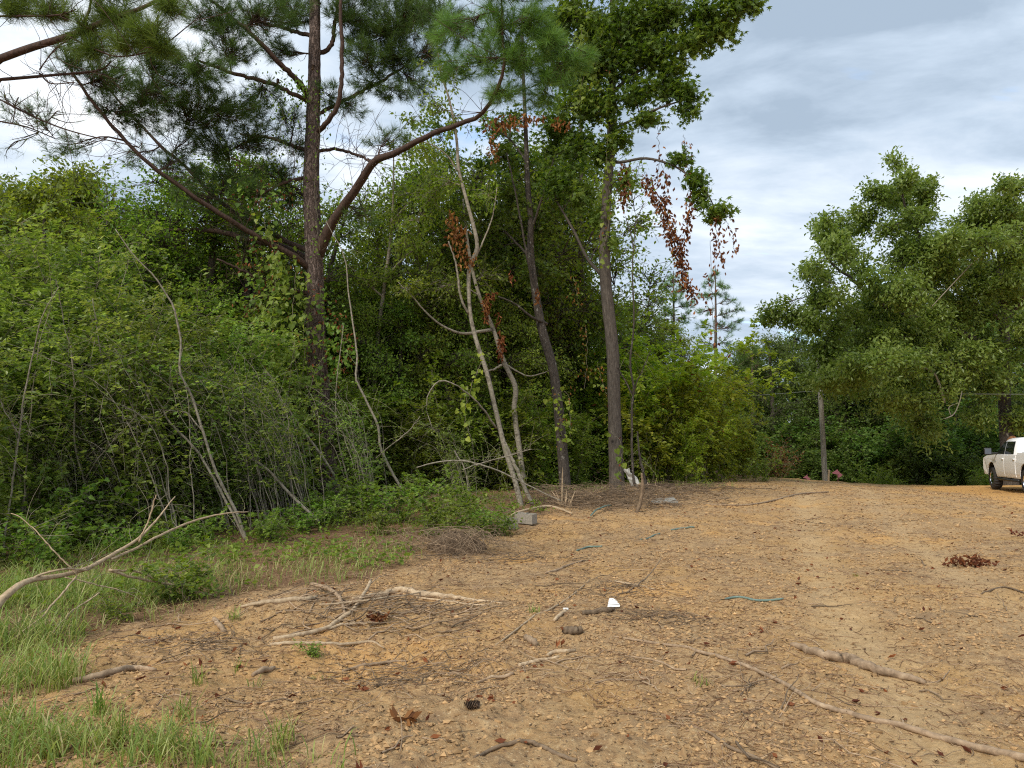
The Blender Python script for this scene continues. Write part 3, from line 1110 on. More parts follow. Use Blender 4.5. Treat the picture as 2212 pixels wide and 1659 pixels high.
# ---- the big pine
def big_pine():
    rng = np.random.default_rng(11)
    base = ong(708, 1084)
    d0 = base[1]
    root = thing('pine_tree', 'big pine with thick plated bark trunk rising through the thicket and long bare limbs', 'tree', base)
    tr = px_path([(712, 1098, d0, 66), (709, 1080, d0, 58), (704, 1040, d0, 52), (697, 950, d0, 48), (690, 860, d0, 45), (683, 750, d0, 42), (680, 620, d0 - .05, 39), (676, 500, d0 - .1, 37),
                  (672, 400, d0 - .1, 35), (675, 300, d0 - .1, 32), (678, 200, d0 - .1, 29), (680, 80, d0 - .1, 25), (679, -80, d0, 21), (676, -350, d0, 14), (675, -650, d0, 5)], 170)
    mb = MB()
    bumpy_trunk(mb, tr, 30, .11, (8, 2.6), 3)
    part(mb, 'trunk', M['pine_bark'], root)
    d = d0
    limbs = [
        [(684, 560, d, 26), (712, 492, d - .4, 22), (758, 424, d - .9, 19), (805, 354, d - 1.5, 17), (845, 334, d - 2, 15), (925, 294, d - 3, 12.5), (1005, 264, d - 4, 10.5), (1038, 247, d - 4.4, 9.5),
         (1072, 200, d - 4.9, 9), (1088, 143, d - 5.2, 7), (1082, 50, d - 5.4, 6), (1086, -40, d - 5.4, 4)],
        [(676, 588, d, 17), (634, 553, d - .5, 14), (547, 507, d - 1, 12), (467, 457, d - 1.6, 11), (353, 377, d - 2.2, 9), (263, 297, d - 2.6, 8), (160, 163, d - 3.2, 6), (138, 100, d - 3.4, 4)],
        [(674, 545, d, 13), (600, 512, d + .5, 11), (493, 450, d + .4, 9), (387, 347, d, 7), (350, 320, d - .2, 7), (283, 247, d - .4, 5), (233, 190, d - .5, 4)],
        [(672, 562, d + .2, 14), (610, 532, d + .8, 12), (547, 520, d + 1, 12), (467, 500, d + 1.2, 11), (367, 497, d + 1.6, 7), (290, 495, d + 1.8, 4), (233, 499, d + 2, 1.5)],
        [(672, 215, d, 16), (640, 172, d - .5, 13), (600, 133, d - .9, 12), (547, 77, d - 1.3, 10), (487, 27, d - 1.6, 9), (440, -15, d - 2, 6)],
        [(672, 222, d, 12), (640, 206, d - .6, 10), (584, 180, d - 1.1, 9), (500, 157, d - 1.6, 8), (420, 127, d - 2.1, 5)],
        [(676, 78, d, 10), (617, 63, d + .4, 8), (540, 40, d + .7, 5)],
        [(680, 285, d, 14), (697, 274, d - .3, 12), (734, 213, d - .6, 10), (737, 100, d - .8, 9), (735, 0, d - .9, 7), (730, -60, d - .9, 5)],
        [(676, 120, d, 12), (715, 100, d + .2, 10), (725, 40, d + .3, 8), (735, -40, d + .3, 6)],
        [(676, 330, d, 8), (720, 322, d + .4, 7), (770, 335, d + .6, 6), (805, 350, d - .3, 5)],
        [(672, 380, d, 8), (610, 396, d - .4, 7), (560, 420, d - .6, 5), (480, 430, d - .9, 4)],
        [(672, 330, d, 9), (590, 300, d + .5, 7), (520, 290, d + .8, 5)],
        [(674, 440, d, 9), (640, 410, d + .3, 7), (590, 380, d + .5, 6), (500, 340, d + .6, 4)],
        [(690, 640, d, 11), (640, 628, d - .3, 9), (560, 600, d - .6, 7), (470, 560, d - 1, 4)],
        [(678, 250, d, 9), (738, 220, d + .3, 8), (820, 177, d + .5, 7), (880, 140, d + .6, 4)],
    ]
    skel = tr[90:]
    for k, l in enumerate(limbs):
        p4 = px_path(l, 34)
        p4[3:, :3] += rng.normal(0, .012, (31, 3)) * 1.0
        mb = MB()
        tubes(mb, p4[:, :3], p4[:, 3], 10, cap=True)
        part(mb, 'limb', M['pine_limb'], root)
        skel = np.vstack([skel, p4[6:]])
    # bare dead side twigs along the lower limbs
    tw = MB()
    for l in limbs[:4] + limbs[9:14]:
        p4 = px_path(l, 34)
        for _ in range(26):
            i = int(rng.integers(5, 33))
            a = p4[i, :3]
            dr = nrm(rng.normal(size=3) * [1, .8, .8] + [0, 0, .15])
            L = rng.uniform(.35, 1.5)
            q = spline([a, a + dr * L * .5 + rng.normal(0, .10, 3) * L, a + dr * L + rng.normal(0, .22, 3) * L + [0, 0, .12 * L]], 7)
            tubes(tw, q, np.linspace(.0075, .0028, 7), 4)
            for __ in range(3):
                j = int(rng.integers(2, 6))
                d2 = nrm(dr + rng.normal(0, .8, 3))
                l2 = L * rng.uniform(.25, .5)
                q2 = spline([q[j], q[j] + d2 * l2 * .5 + rng.normal(0, .08, 3) * l2, q[j] + d2 * l2], 5)
                tubes(tw, q2, np.linspace(.005, .0022, 5), 3)
    wood, nd_, nb = MB(), MB(), MB()
    dark = [B(230, 230, d - 2.6, 60, 40, 12), B(300, 250, d - 2.2, 70, 40, 14), B(380, 350, d - 1.2, 60, 40, 10), B(900, 180, d + .5, 60, 50, 16), B(840, 120, d + .5, 70, 60, 22), B(950, 30, d - 2, 60, 60, 22), B(760, 230, d + .3, 50, 40, 10), B(430, 430, d - .4, 80, 40, 10), B(560, 480, d - .2, 70, 40, 12), B(620, 440, d + .3, 50, 40, 10), B(500, 380, d - .4, 80, 40, 14), B(620, 250, d - .3, 50, 40, 12), B(390, 300, d - 1, 60, 40, 10), B(870, 30, d + .6, 70, 60, 30), B(930, 110, d + .6, 50, 50, 16), B(240, 165, d - 3, 70, 45, 26), B(330, 190, d - 2, 90, 60, 42), B(420, 150, d - 2, 90, 55, 40), B(420, 230, d - 1.4, 90, 55, 40), B(510, 240, d - 1, 80, 50, 34), B(470, 310, d - .6, 70, 45, 26),
            B(560, 290, d - .4, 60, 45, 22), B(600, 370, d, 50, 30, 14), B(560, 200, d - 1, 60, 40, 14), B(540, 410, d - .8, 60, 30, 14), B(330, 110, d - 2.4, 70, 40, 26), B(500, 90, d - 1.6, 70, 60, 30), B(570, 30, d - 1, 90, 50, 42), B(450, 30, d - 2, 70, 50, 30),
            B(640, 20, d, 60, 50, 30), B(600, 105, d, 50, 30, 14), B(760, 30, d, 70, 60, 40), B(820, 60, d + .3, 90, 60, 50), B(860, 120, d + .4, 60, 40, 22), B(790, 120, d, 60, 40, 22),
            B(900, 30, d, 60, 60, 34), B(800, 175, d + .4, 60, 30, 14), B(640, 320, d + .4, 40, 30, 8), B(710, 200, d, 40, 40, 8), B(850, 200, d + .4, 60, 20, 10), B(160, 130, d - 3.4, 60, 50, 16),
            B(130, 310, d - 3, 60, 30, 6), B(60, 240, d - 3, 60, 40, 7), B(840, 300, d - 1.5, 60, 30, 8), B(780, 470, d - .6, 50, 30, 7), B(420, 380, d, 80, 40, 12), B(300, 330, d, 60, 40, 6), B(640, -40, d, 150, 30, 30), B(790, -40, d, 150, 30, 30),
            B(690, -220, d, 170, 90, 60), B(560, -180, d, 160, 90, 50), B(820, -180, d, 160, 90, 50), B(690, -420, d, 120, 100, 40)]
    dark = [(c_, r_, int(n_ * 3.4)) for c_, r_, n_ in dark]
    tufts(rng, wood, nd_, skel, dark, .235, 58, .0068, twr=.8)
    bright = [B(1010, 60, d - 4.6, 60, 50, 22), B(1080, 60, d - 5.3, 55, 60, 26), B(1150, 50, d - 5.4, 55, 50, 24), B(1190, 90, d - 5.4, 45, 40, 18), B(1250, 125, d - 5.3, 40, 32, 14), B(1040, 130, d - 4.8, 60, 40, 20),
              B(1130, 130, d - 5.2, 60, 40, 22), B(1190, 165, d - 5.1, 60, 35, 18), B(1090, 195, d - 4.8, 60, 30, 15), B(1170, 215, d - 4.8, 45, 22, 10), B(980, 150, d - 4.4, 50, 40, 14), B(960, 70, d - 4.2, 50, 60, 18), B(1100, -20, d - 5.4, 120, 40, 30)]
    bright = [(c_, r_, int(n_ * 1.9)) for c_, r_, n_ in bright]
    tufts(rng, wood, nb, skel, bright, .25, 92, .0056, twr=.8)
    part(wood, 'twigs', M['pine_limb'], root)
    part(tw, 'dead_twigs', M['pine_limb'], root)
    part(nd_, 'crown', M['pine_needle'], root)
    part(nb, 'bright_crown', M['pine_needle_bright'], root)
    for px, py, dd in ((1121, 124, d - 5.2), (762, 88, d), (676, 145, d - 1.1), (600, 175, d - 1.2), (690, 8, d), (874, 32, d)):
        mb = MB()
        cone_mesh(mb, P(px, py, dd), (rng.normal(0, .3), rng.normal(0, .3), -1), .10)
        part(mb, 'cone', M['cone'], root)
    return d0


D_PINE = big_pine()


def near_pine():
    """pine standing just outside the left of the view; its branches reach in"""
    rng = np.random.default_rng(12)
    bx, by = -7.4, 8.6
    base = np.array([bx, by, gz(bx, by)])
    root = thing('pine_tree', 'near pine reaching in from the left edge with a cone on its upper branch', 'tree', base)
    tr = spline([[bx, by, base[2] - .1, .24], [bx + .1, by, 2, .21], [bx + .05, by + .1, 5, .17], [bx, by + .1, 9, .10], [bx, by, 12, .03]], 60)
    mb = MB()
    bumpy_trunk(mb, tr, 24, .11, (8, 2.6), 9)
    part(mb, 'trunk', M['pine_bark'], root)
    t1, t2, t3 = tr[25], tr[22], tr[19]

    def lim(lst, st):
        p = px_path(lst, 24)
        return np.vstack([np.append(st[:3], p[0, 3] * 1.3)[None], p]) if st is not None else p

    limbs = [lim([(0, 127, 8.0, 17), (67, 103, 7.9, 16), (163, 73, 7.7, 14), (233, 43, 7.6, 11), (300, 20, 7.5, 9), (365, -12, 7.5, 7), (430, -40, 7.5, 4)], t1),
             lim([(0, 172, 8.2, 8), (117, 162, 8.1, 6), (213, 152, 8.0, 5), (240, 133, 8.0, 3.5)], t2),
             lim([(0, 215, 8.4, 5), (80, 255, 8.4, 4), (160, 285, 8.4, 3), (300, 318, 8.3, 2)], t2),
             lim([(0, 262, 8.6, 4), (60, 275, 8.6, 3), (120, 300, 8.6, 2)], t3),
             lim([(0, 35, 8.0, 5), (120, 33, 7.9, 4), (165, 20, 7.9, 3)], t1)]
    sub = [[(163, 73, 7.7, 7), (190, 30, 7.6, 6), (198, -10, 7.6, 4)], [(150, 80, 7.7, 4), (215, 110, 7.6, 4), (260, 122, 7.6, 3), (340, 105, 7.6, 3), (420, 45, 7.5, 2)],
           [(150, 85, 7.7, 4), (120, 105, 7.7, 3), (85, 150, 7.8, 2.5)], [(85, 158, 8.1, 4), (110, 180, 8.1, 3), (160, 178, 8.0, 2)]]
    skel = tr[20:]
    for p in limbs + [px_path(s, 20) for s in sub]:
        mb = MB()
        tubes(mb, p[:, :3], p[:, 3], 8, cap=True)
        part(mb, 'limb', M['pine_limb'], root)
        skel = np.vstack([skel, p[4:]])
    wood, nd_, tw = MB(), MB(), MB()
    bl = [B(250, 25, 7.6, 60, 35, 14), B(320, 60, 7.5, 50, 35, 11), B(270, 80, 7.6, 60, 25, 9), B(190, 60, 7.7, 60, 40, 9), B(110, 15, 8, 60, 25, 11), B(30, 10, 8, 50, 25, 9), B(370, 10, 7.5, 50, 30, 9), B(200, 105, 7.7, 60, 25, 8),
          B(350, 100, 7.6, 40, 20, 5), B(230, -40, 7.6, 120, 30, 14), B(60, -40, 8, 120, 30, 14)]
    bl = [(c_, r_, int(n_ * 3.8)) for c_, r_, n_ in bl]
    tufts(rng, wood, nd_, skel, bl, .18, 66, .0036, twr=.7)
    sparse = [B(40, 210, 8.6, 60, 40, 4), B(80, 290, 8.6, 70, 30, 5), B(20, 320, 8.6, 30, 30, 3), B(130, 240, 8.5, 70, 50, 4)]
    tufts(rng, wood, nd_, skel, sparse, .15, 26, .0024, twr=.7)
    for _ in range(95):
        i = int(rng.integers(len(tr), len(skel)))
        a = skel[i, :3]
        L = rng.uniform(.2, .75)
        dr = nrm(rng.normal(size=3) + [.35, 0, .1])
        q = spline([a, a + dr * L * .5 + rng.normal(0, .14, 3) * L, a + dr * L + rng.normal(0, .25, 3) * L], 7)
        tubes(tw, q, np.linspace(.0042, .0018, 7), 4)
    part(wood, 'twigs', M['pine_limb'], root)
    part(tw, 'dead_twigs', M['pine_limb'], root)
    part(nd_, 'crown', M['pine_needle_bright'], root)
    mb = MB()
    cone_mesh(mb, P(142, 36, 7.9), (.3, -.4, -.6), .095)
    part(mb, 'cone', M['cone'], root)


near_pine()


# ---- the sweetgum and its neighbours in the middle
def gum_tree():
    rng = np.random.default_rng(21)
    base = ong(1334, 1066)
    d = base[1]
    root = thing('sweetgum_tree', 'tall straight sweetgum at the wood corner with ridged grey trunk and star shaped leaves', 'tree', base)
    tr = px_path([(1335, 1078, d, 44), (1333, 1060, d, 36), (1330, 980, d, 30), (1327, 886, d, 28), (1323, 753, d, 27), (1312, 653, d, 26), (1306, 553, d, 24), (1310, 433, d, 21), (1318, 333, d, 19),
                  (1321, 250, d, 17), (1324, 120, d, 14), (1322, -60, d, 10), (1318, -330, d, 4)], 120)
    mb = MB()
    bumpy_trunk(mb, tr, 24, .09, (9, 1.3), 13)
    part(mb, 'trunk', M['grey_bark'], root)
    limbs = [[(1316, 350, d, 8), (1345, 350, d - .3, 7), (1392, 342, d - .6, 6), (1440, 352, d - 1, 5), (1475, 370, d - 1.2, 4), (1510, 400, d - 1.4, 3.5), (1535, 430, d - 1.5, 3), (1548, 470, d - 1.5, 2)],
             [(1306, 600, d, 9), (1270, 560, d + .3, 7), (1240, 500, d + .5, 6), (1200, 430, d + .7, 4)], [(1322, 280, d, 8), (1360, 262, d - .4, 6), (1420, 235, d - .8, 5), (1480, 215, d - 1, 3)],
             [(1323, 200, d, 9), (1370, 160, d - .4, 7), (1440, 120, d - .8, 6), (1530, 60, d - 1.3, 5), (1600, 25, d - 1.6, 3)], [(1323, 170, d, 8), (1270, 120, d, 6), (1220, 60, d + .2, 4)],
             [(1323, 100, d, 8), (1400, 40, d - .5, 6), (1480, -20, d - 1, 4)], [(1310, 445, d, 7), (1345, 480, d - .4, 5), (1400, 620, d - .5, 2)]]
    limbs = limbs[:6]
    skel = tr[50:]
    for l in limbs:
        p4 = px_path(l, 22)
        mb = MB()
        tubes(mb, p4[:, :3], p4[:, 3], 8, cap=True)
        part(mb, 'limb', M['grey_bark'], root)
        skel = np.vstack([skel, p4[3:]])
    wood, lf = MB(), MB()
    bl = [B(1280, 60, d, 70, 60, 42), B(1360, 50, d - .4, 70, 60, 42), B(1440, 40, d - .8, 65, 55, 40), B(1520, 35, d - 1.2, 55, 45, 28), B(1590, 20, d - 1.5, 45, 25, 16), B(1625, 5, d - 1.6, 30, 18, 8), B(1560, 75, d - 1.3, 40, 22, 13),
          B(1500, 95, d - 1.1, 50, 30, 18), B(1420, 115, d - .8, 60, 40, 30), B(1350, 130, d - .4, 60, 50, 32), B(1270, 150, d, 55, 50, 28), B(1240, 230, d, 50, 40, 20), B(1300, 230, d - .3, 45, 45, 22),
          B(1370, 200, d - .5, 50, 35, 20), B(1430, 190, d - .8, 50, 25, 15), B(1490, 205, d - 1, 35, 28, 13), B(1400, 262, d - .6, 45, 16, 10), B(1490, 245, d - 1, 25, 16, 6), B(1340, 300, d - .3, 30, 30, 10), B(1290, 330, d, 35, 40, 14),
          B(1240, 320, d + .4, 50, 50, 18), B(1260, 420, d + .4, 40, 50, 16), B(1210, 390, d + .6, 45, 45, 16), B(1295, 470, d + .3, 25, 40, 9), B(1470, 345, d - 1.1, 25, 14, 6), B(1500, 385, d - 1.3, 25, 20, 8), B(1555, 455, d - 1.5, 35, 14, 9), B(1515, 425, d - 1.4, 20, 20, 6),
          B(1350, -40, d, 150, 40, 40), B(1480, -45, d - .8, 110, 30, 24), B(1320, -160, d, 160, 90, 50), B(1360, 385, d - .4, 14, 30, 4), B(1325, 520, d - .1, 12, 30, 3), B(1200, 90, d + .2, 50, 60, 26), B(1215, 170, d + .2, 40, 50, 18), B(1190, 270, d + .6, 50, 40, 18), B(1300, 120, d - .2, 60, 60, 30), B(1390, 80, d - .4, 60, 50, 26), B(1230, 20, d, 60, 50, 26), B(1450, 150, d - .9, 50, 30, 16)]
    bl = [(c_, r_, int(n_ * 2.6)) for c_, r_, n_ in bl]
    crown(rng, wood, lf, skel, bl, T_STAR, .165, per=13, down=.5, spread_=.10, upn=.6)
    part(wood, 'twigs', M['grey_bark'], root)
    part(lf, 'crown', M['leaf_star'], root)
    # dead vine leaves hanging from the long side limb
    rv = np.random.default_rng(23)
    vroot = thing('dead_vine', 'dead brown leafy vine hanging from the sweetgum limb against the open sky', 'vine', P(1400, 350, d - .7))
    st, lv = MB(), MB()
    runs = [[(1345, 345, d - .3), (1352, 400, d - .4), (1345, 440, d - .4)], [(1385, 345, d - .6), (1398, 400, d - .6), (1425, 440, d - .8), (1452, 500, d - 1), (1468, 545, d - 1), (1475, 610, d - 1), (1503, 640, d - 1.1)],
            [(1425, 350, d - .8), (1440, 400, d - .9), (1438, 460, d - .9), (1462, 550, d - 1)], [(1500, 395, d - 1.3), (1490, 450, d - 1.2), (1482, 505, d - 1.1), (1460, 560, d - 1)], [(1540, 440, d - 1.5), (1548, 500, d - 1.5), (1560, 570, d - 1.5)],
            [(1555, 450, d - 1.5), (1580, 500, d - 1.5), (1586, 545, d - 1.5)], [(1478, 290, d - 1), (1483, 350, d - 1.1), (1492, 395, d - 1.2)], [(1420, 270, d - .7), (1424, 340, d - .8), (1418, 400, d - .8)], [(1470, 540, d - 1), (1478, 600, d - 1), (1500, 655, d - 1.1)],
            [(1535, 520, d - 1.4), (1538, 640, d - 1.3), (1545, 740, d - 1.2)]]
    dens = [110, 420, 130, 150, 90, 30, 46, 20, 70, 30]
    for r_, k in zip(runs, dens):
        p4 = px_path([(*q, 2) for q in r_], 26)
        p4[:, :3] += rv.normal(0, .02, (26, 3))
        st = MB()
        tubes(st, p4[:, :3], np.full(26, .006), 4)
        part(st, 'stem', M['dark_bark'], vroot)
        i = rv.integers(3, 26, k)
        pos = p4[i, :3] + rv.normal(0, .085, (k, 3))
        leaves(lv, pos, nrm(np.array([0, 0, -1.]) + .55 * rv.normal(size=(k, 3))), rv.normal(size=(k, 3)), .10 + .06 * rv.random(k), T_CURL, rv.random(k) ** 1.5)
    part(lv, 'dead_leaves', M['leaf_dead'], vroot)
    return d


D_GUM = gum_tree()


def mid_tree(name, label, trunk, limbs, blobs, bark, lm, tmpl, size, seed, n=90, per=12, wob=.06, dead=None, **kw):
    rng = np.random.default_rng(seed)
    t0 = trunk[0]
    base = P(t0[0], t0[1], t0[2])
    base[2] = gz(base[0], base[1]) - .05
    root = thing(name, label, 'tree', base)
    tr = px_path(trunk, n)
    mb = MB()
    bumpy_trunk(mb, tr, 16, wob, (9, 2), seed)
    part(mb, 'trunk', bark, root)
    skel = tr[n // 3:]
    for l in limbs:
        p4 = px_path(l, 22)
        p4[2:, :3] += rng.normal(0, .006, (20, 3))
        mb = MB()
        tubes(mb, p4[:, :3], p4[:, 3], 8, cap=True)
        part(mb, 'limb', bark, root)
        skel = np.vstack([skel, p4[4:]])
    if blobs:
        wood, lf = MB(), MB()
        crown(rng, wood, lf, skel, [(c_, r_, int(n_ * 2.0)) for c_, r_, n_ in blobs], tmpl, size * 1.12, per=per, **kw)
        part(wood, 'twigs', bark, root)
        part(lf, 'crown', lm, root)
    if dead:
        lv = MB()
        for px, py, dd, rx, ry, k in dead:
            k = int(k * 1.7)
            c, r, _ = B(px, py, dd, rx, ry, 1)
            pos = c + r * rand_dir(rng, k) * rng.random((k, 1)) ** .5 * [1, .4, 1]
            leaves(lv, pos, nrm(np.array([0, 0, -1.]) + .5 * rng.normal(size=(k, 3))), rng.normal(size=(k, 3)), .09 + .06 * rng.random(k), T_CURL, rng.random(k))
        part(lv, 'dead_leaves', M['leaf_rust'], root)
    return root


d2 = ong(1222, 1062)[1]
mid_tree('oak_tree', 'bent dark trunk with lichen patches and creeper, left neighbour of the straight sweetgum',
         [(1224, 1078, d2, 34), (1222, 1060, d2, 27), (1213, 953, d2, 23), (1203, 853, d2, 21), (1192, 786, d2, 20), (1173, 720, d2, 20), (1160, 653, d2, 18), (1147, 553, d2, 15), (1146, 467, d2, 13), (1140, 400, d2, 12), (1135, 267, d2, 9), (1130, 150, d2, 7), (1128, 30, d2, 4)],
         [[(1182, 700, d2, 7), (1150, 685, d2 - .3, 6), (1110, 655, d2 - .5, 4), (1076, 640, d2 - .6, 3)], [(1150, 560, d2, 6), (1120, 530, d2 + .3, 5), (1070, 480, d2 + .5, 4), (1010, 430, d2 + .7, 2)], [(1147, 500, d2, 6), (1170, 430, d2 - .2, 5), (1185, 380, d2 - .3, 3), (1200, 330, d2 - .3, 2)],
          [(1160, 640, d2, 6), (1140, 560, d2 - .3, 5), (1120, 450, d2 - .4, 4), (1095, 330, d2 - .4, 3)], [(1138, 350, d2, 5), (1100, 300, d2 + .3, 4), (1050, 270, d2 + .4, 2)]],
         [B(1060, 480, d2 + .5, 60, 40, 20), B(1010, 430, d2 + .7, 60, 35, 18), B(1110, 430, d2 + .3, 60, 45, 22), B(1180, 500, d2 + .4, 50, 50, 22), B(1200, 330, d2, 50, 50, 16), B(1090, 340, d2, 60, 40, 14), B(1170, 600, d2 + .6, 60, 50, 26), B(1060, 560, d2 + .8, 60, 50, 26), B(1110, 260, d2, 70, 40, 12), B(1130, 130, d2 + .4, 80, 70, 24), B(1215, 440, d2 + .6, 40, 40, 14), B(980, 520, d2 + .8, 50, 35, 14)],
         M['dark_bark'], M['leaf_star'], T_STAR, .135, 31, dead=[(1080, 265, d2 - 4.2, 50, 22, 50), (1065, 320, d2 - 2, 20, 40, 36), (1140, 255, d2 - 4, 50, 16, 34), (1210, 265, d2 - 2, 24, 22, 24), (1245, 235, d2 - 1, 16, 16, 16), (1160, 640, d2 - .5, 8, 26, 14), (1050, 660, d2 - .5, 6, 26, 22)])
d3 = ong(1124, 1092)[1]
mid_tree('slender_tree', 'slim pale leaning tree with mottled bark and forked top left of the bent trunk',
         [(1128, 1104, d3, 15), (1125, 1090, d3, 12.5), (1112, 1037, d3, 11), (1091, 970, d3, 10.5), (1071, 887, d3, 10), (1051, 803, d3, 9.5), (1028, 733, d3, 9), (1015, 670, d3, 8.5), (1013, 586, d3, 9), (1025, 553, d3, 9), (1030, 520, d3, 8.5), (1008, 433, d3, 7.5), (991, 367, d3, 7), (986, 300, d3, 6), (971, 217, d3, 5), (951, 150, d3, 4), (940, 60, d3, 3)],
         [[(1150, 1090, d3, 9), (1125, 1035, d3, 8), (1091, 957, d3, 7)], [(1013, 680, d3, 6), (995, 640, d3 - .2, 5), (985, 570, d3 - .3, 4), (968, 520, d3 - .4, 3)], [(1072, 925, d3, 5), (1040, 880, d3 - .5, 4), (990, 835, d3 - .9, 3), (945, 825, d3 - 1, 3), (920, 870, d3 - 1, 2), (935, 930, d3 - 1, 1.5)], [(1026, 560, d3, 4), (1060, 480, d3 + .2, 3), (1075, 400, d3 + .3, 2)], [(995, 380, d3, 4), (960, 330, d3 - .2, 3), (905, 300, d3 - .3, 2)]],
         [B(900, 330, d3, 50, 30, 12), B(960, 400, d3 + .2, 50, 40, 12), B(920, 440, d3 + .3, 60, 40, 14), B(900, 490, d3 + .4, 60, 30, 12), B(975, 270, d3, 40, 40, 8), B(960, 160, d3, 60, 60, 14), B(1045, 420, d3 + .3, 50, 40, 12), B(870, 540, d3 + .6, 50, 30, 9), B(930, 230, d3 + .1, 50, 40, 9)],
         M['pale_bark'], M['leaf_mid'], T_OVAL, .10, 32, per=12, dead=[(985, 510, d3 - .3, 30, 46, 60), (1005, 560, d3 - .2, 26, 30, 28), (975, 470, d3, 20, 20, 14)])
d4 = d3 + 4.0
mid_tree('slender_tree', 'crooked thin grey tree hung with rust coloured leaf strings beside the slim pale tree',
         [(1130, 1034, d4, 15), (1128, 1020, d4, 13), (1122, 970, d4, 12), (1111, 887, d4, 11), (1113, 836, d4, 11), (1088, 780, d4, 10), (1065, 710, d4, 9), (1038, 646, d4, 8), (1021, 586, d4, 7), (1010, 520, d4, 6), (1000, 430, d4, 4)],
         [[(1062, 712, d4, 8), (1035, 717, d4 - .5, 7), (995, 720, d4 - 1, 6), (950, 700, d4 - 1.3, 5), (925, 680, d4 - 1.5, 4), (890, 640, d4 - 1.7, 3), (860, 610, d4 - 1.8, 2)], [(1085, 788, d4, 5), (1060, 800, d4 - .4, 4), (1020, 805, d4 - .8, 2)], [(1090, 785, d4, 4), (1140, 812, d4, 3), (1190, 800, d4 + .2, 2)]],
         [B(880, 620, d4 - 1.7, 50, 30, 12), B(1000, 470, d4, 60, 50, 20), B(1060, 600, d4 + .4, 50, 60, 20), B(950, 620, d4 - .6, 60, 50, 22)],
         M['pale_bark'], M['leaf_mid'], T_OVAL, .105, 33, per=12, dead=[(1052, 655, d4 - .3, 8, 30, 30), (1065, 638, d4 - .3, 8, 10, 10), (1082, 745, d4 - .3, 9, 40, 46), (1050, 690, d4 - .3, 6, 10, 8), (1076, 690, d4, 6, 20, 10), (1105, 600, d4, 8, 20, 8)])
d5 = d2 + 6.5
mid_tree('gum_tree', 'plain grey trunk standing deeper in the wood between the bent tree and the sweetgum',
         [(1267, 945, d5, 17), (1265, 927, d5, 16), (1262, 853, d5, 15), (1260, 753, d5, 14.5), (1257, 653, d5, 13.5), (1257, 553, d5, 12), (1256, 450, d5, 10), (1255, 300, d5, 7), (1250, 130, d5, 4)],
         [[(1260, 780, d5, 5), (1230, 740, d5 - .3, 4), (1170, 702, d5 - .8, 3)], [(1257, 600, d5, 5), (1220, 540, d5, 4), (1180, 500, d5, 2)]],
         [B(1250, 330, d5, 70, 60, 32), B(1200, 420, d5, 70, 60, 32), B(1180, 520, d5, 60, 50, 26), B(1260, 480, d5 + .5, 60, 60, 26), B(1230, 600, d5 + .4, 60, 50, 26), B(1250, 200, d5, 80, 60, 30), B(1290, 690, d5 + .5, 40, 50, 18)],
         M['grey_bark'], M['leaf_star'], T_STAR, .15, 34)

d6 = d2 + 4.0
mid_tree('sweetgum_tree', 'young sweetgum spreading its crown behind the slim pale tree and the bent trunk',
         [(1090, 1010, d6, 14), (1095, 850, d6, 13), (1100, 700, d6, 11), (1108, 560, d6, 9), (1104, 400, d6, 7), (1100, 250, d6, 4)],
         [[(1102, 640, d6, 5), (1050, 590, d6, 4), (990, 560, d6, 2)], [(1106, 540, d6, 5), (1150, 480, d6, 4), (1190, 430, d6, 2)], [(1105, 430, d6, 5), (1060, 380, d6, 4), (1010, 350, d6, 2)]],
         [B(1000, 560, d6, 60, 50, 26), B(1060, 520, d6, 60, 50, 28), B(1120, 540, d6, 60, 50, 28), B(1180, 560, d6, 50, 50, 24), B(1020, 440, d6, 60, 40, 22), B(1090, 410, d6, 60, 50, 26), B(1160, 440, d6, 60, 50, 26), B(1040, 360, d6, 60, 40, 20), B(1120, 330, d6, 60, 50, 24), B(1180, 360, d6, 40, 40, 16),
          B(960, 480, d6, 50, 40, 16), B(1080, 620, d6, 70, 50, 30), B(1000, 640, d6, 70, 50, 30), B(1170, 640, d6, 60, 50, 28), B(1070, 280, d6, 60, 40, 18), B(960, 350, d6 - .4, 50, 40, 12), B(920, 270, d6 - .5, 50, 40, 9)],
         M['grey_bark'], M['leaf_star'], T_STAR, .145, 35)
mid_tree('wild_cherry_tree', 'airy small leaved tree right of the big pine with sky showing through its sprays',
         [(800, 1030, 23, 12), (806, 880, 23, 11), (815, 740, 23, 9), (830, 620, 23, 8), (845, 500, 23, 6), (850, 400, 23, 4), (850, 300, 23, 2)],
         [[(833, 600, 23, 5), (880, 550, 22.8, 4), (930, 520, 22.6, 2)], [(846, 480, 23, 4), (890, 430, 22.8, 3), (930, 390, 22.6, 2)], [(825, 640, 23, 5), (780, 600, 22.8, 4), (750, 570, 22.7, 2)]],
         [B(900, 530, 22.7, 60, 30, 16), B(860, 480, 22.9, 60, 30, 13), B(930, 400, 22.6, 60, 40, 14), B(880, 420, 22.9, 50, 30, 10), B(790, 610, 22.8, 60, 40, 18), B(850, 600, 22.9, 60, 40, 18), B(920, 600, 22.7, 50, 40, 16), B(880, 320, 22.9, 60, 40, 10), B(760, 560, 22.8, 40, 30, 9), B(950, 320, 22.6, 50, 40, 9), B(900, 250, 22.8, 50, 40, 7)],
         M['pale_bark'], M['leaf_mid'], T_OVAL, .115, 36, per=12, down=.5)


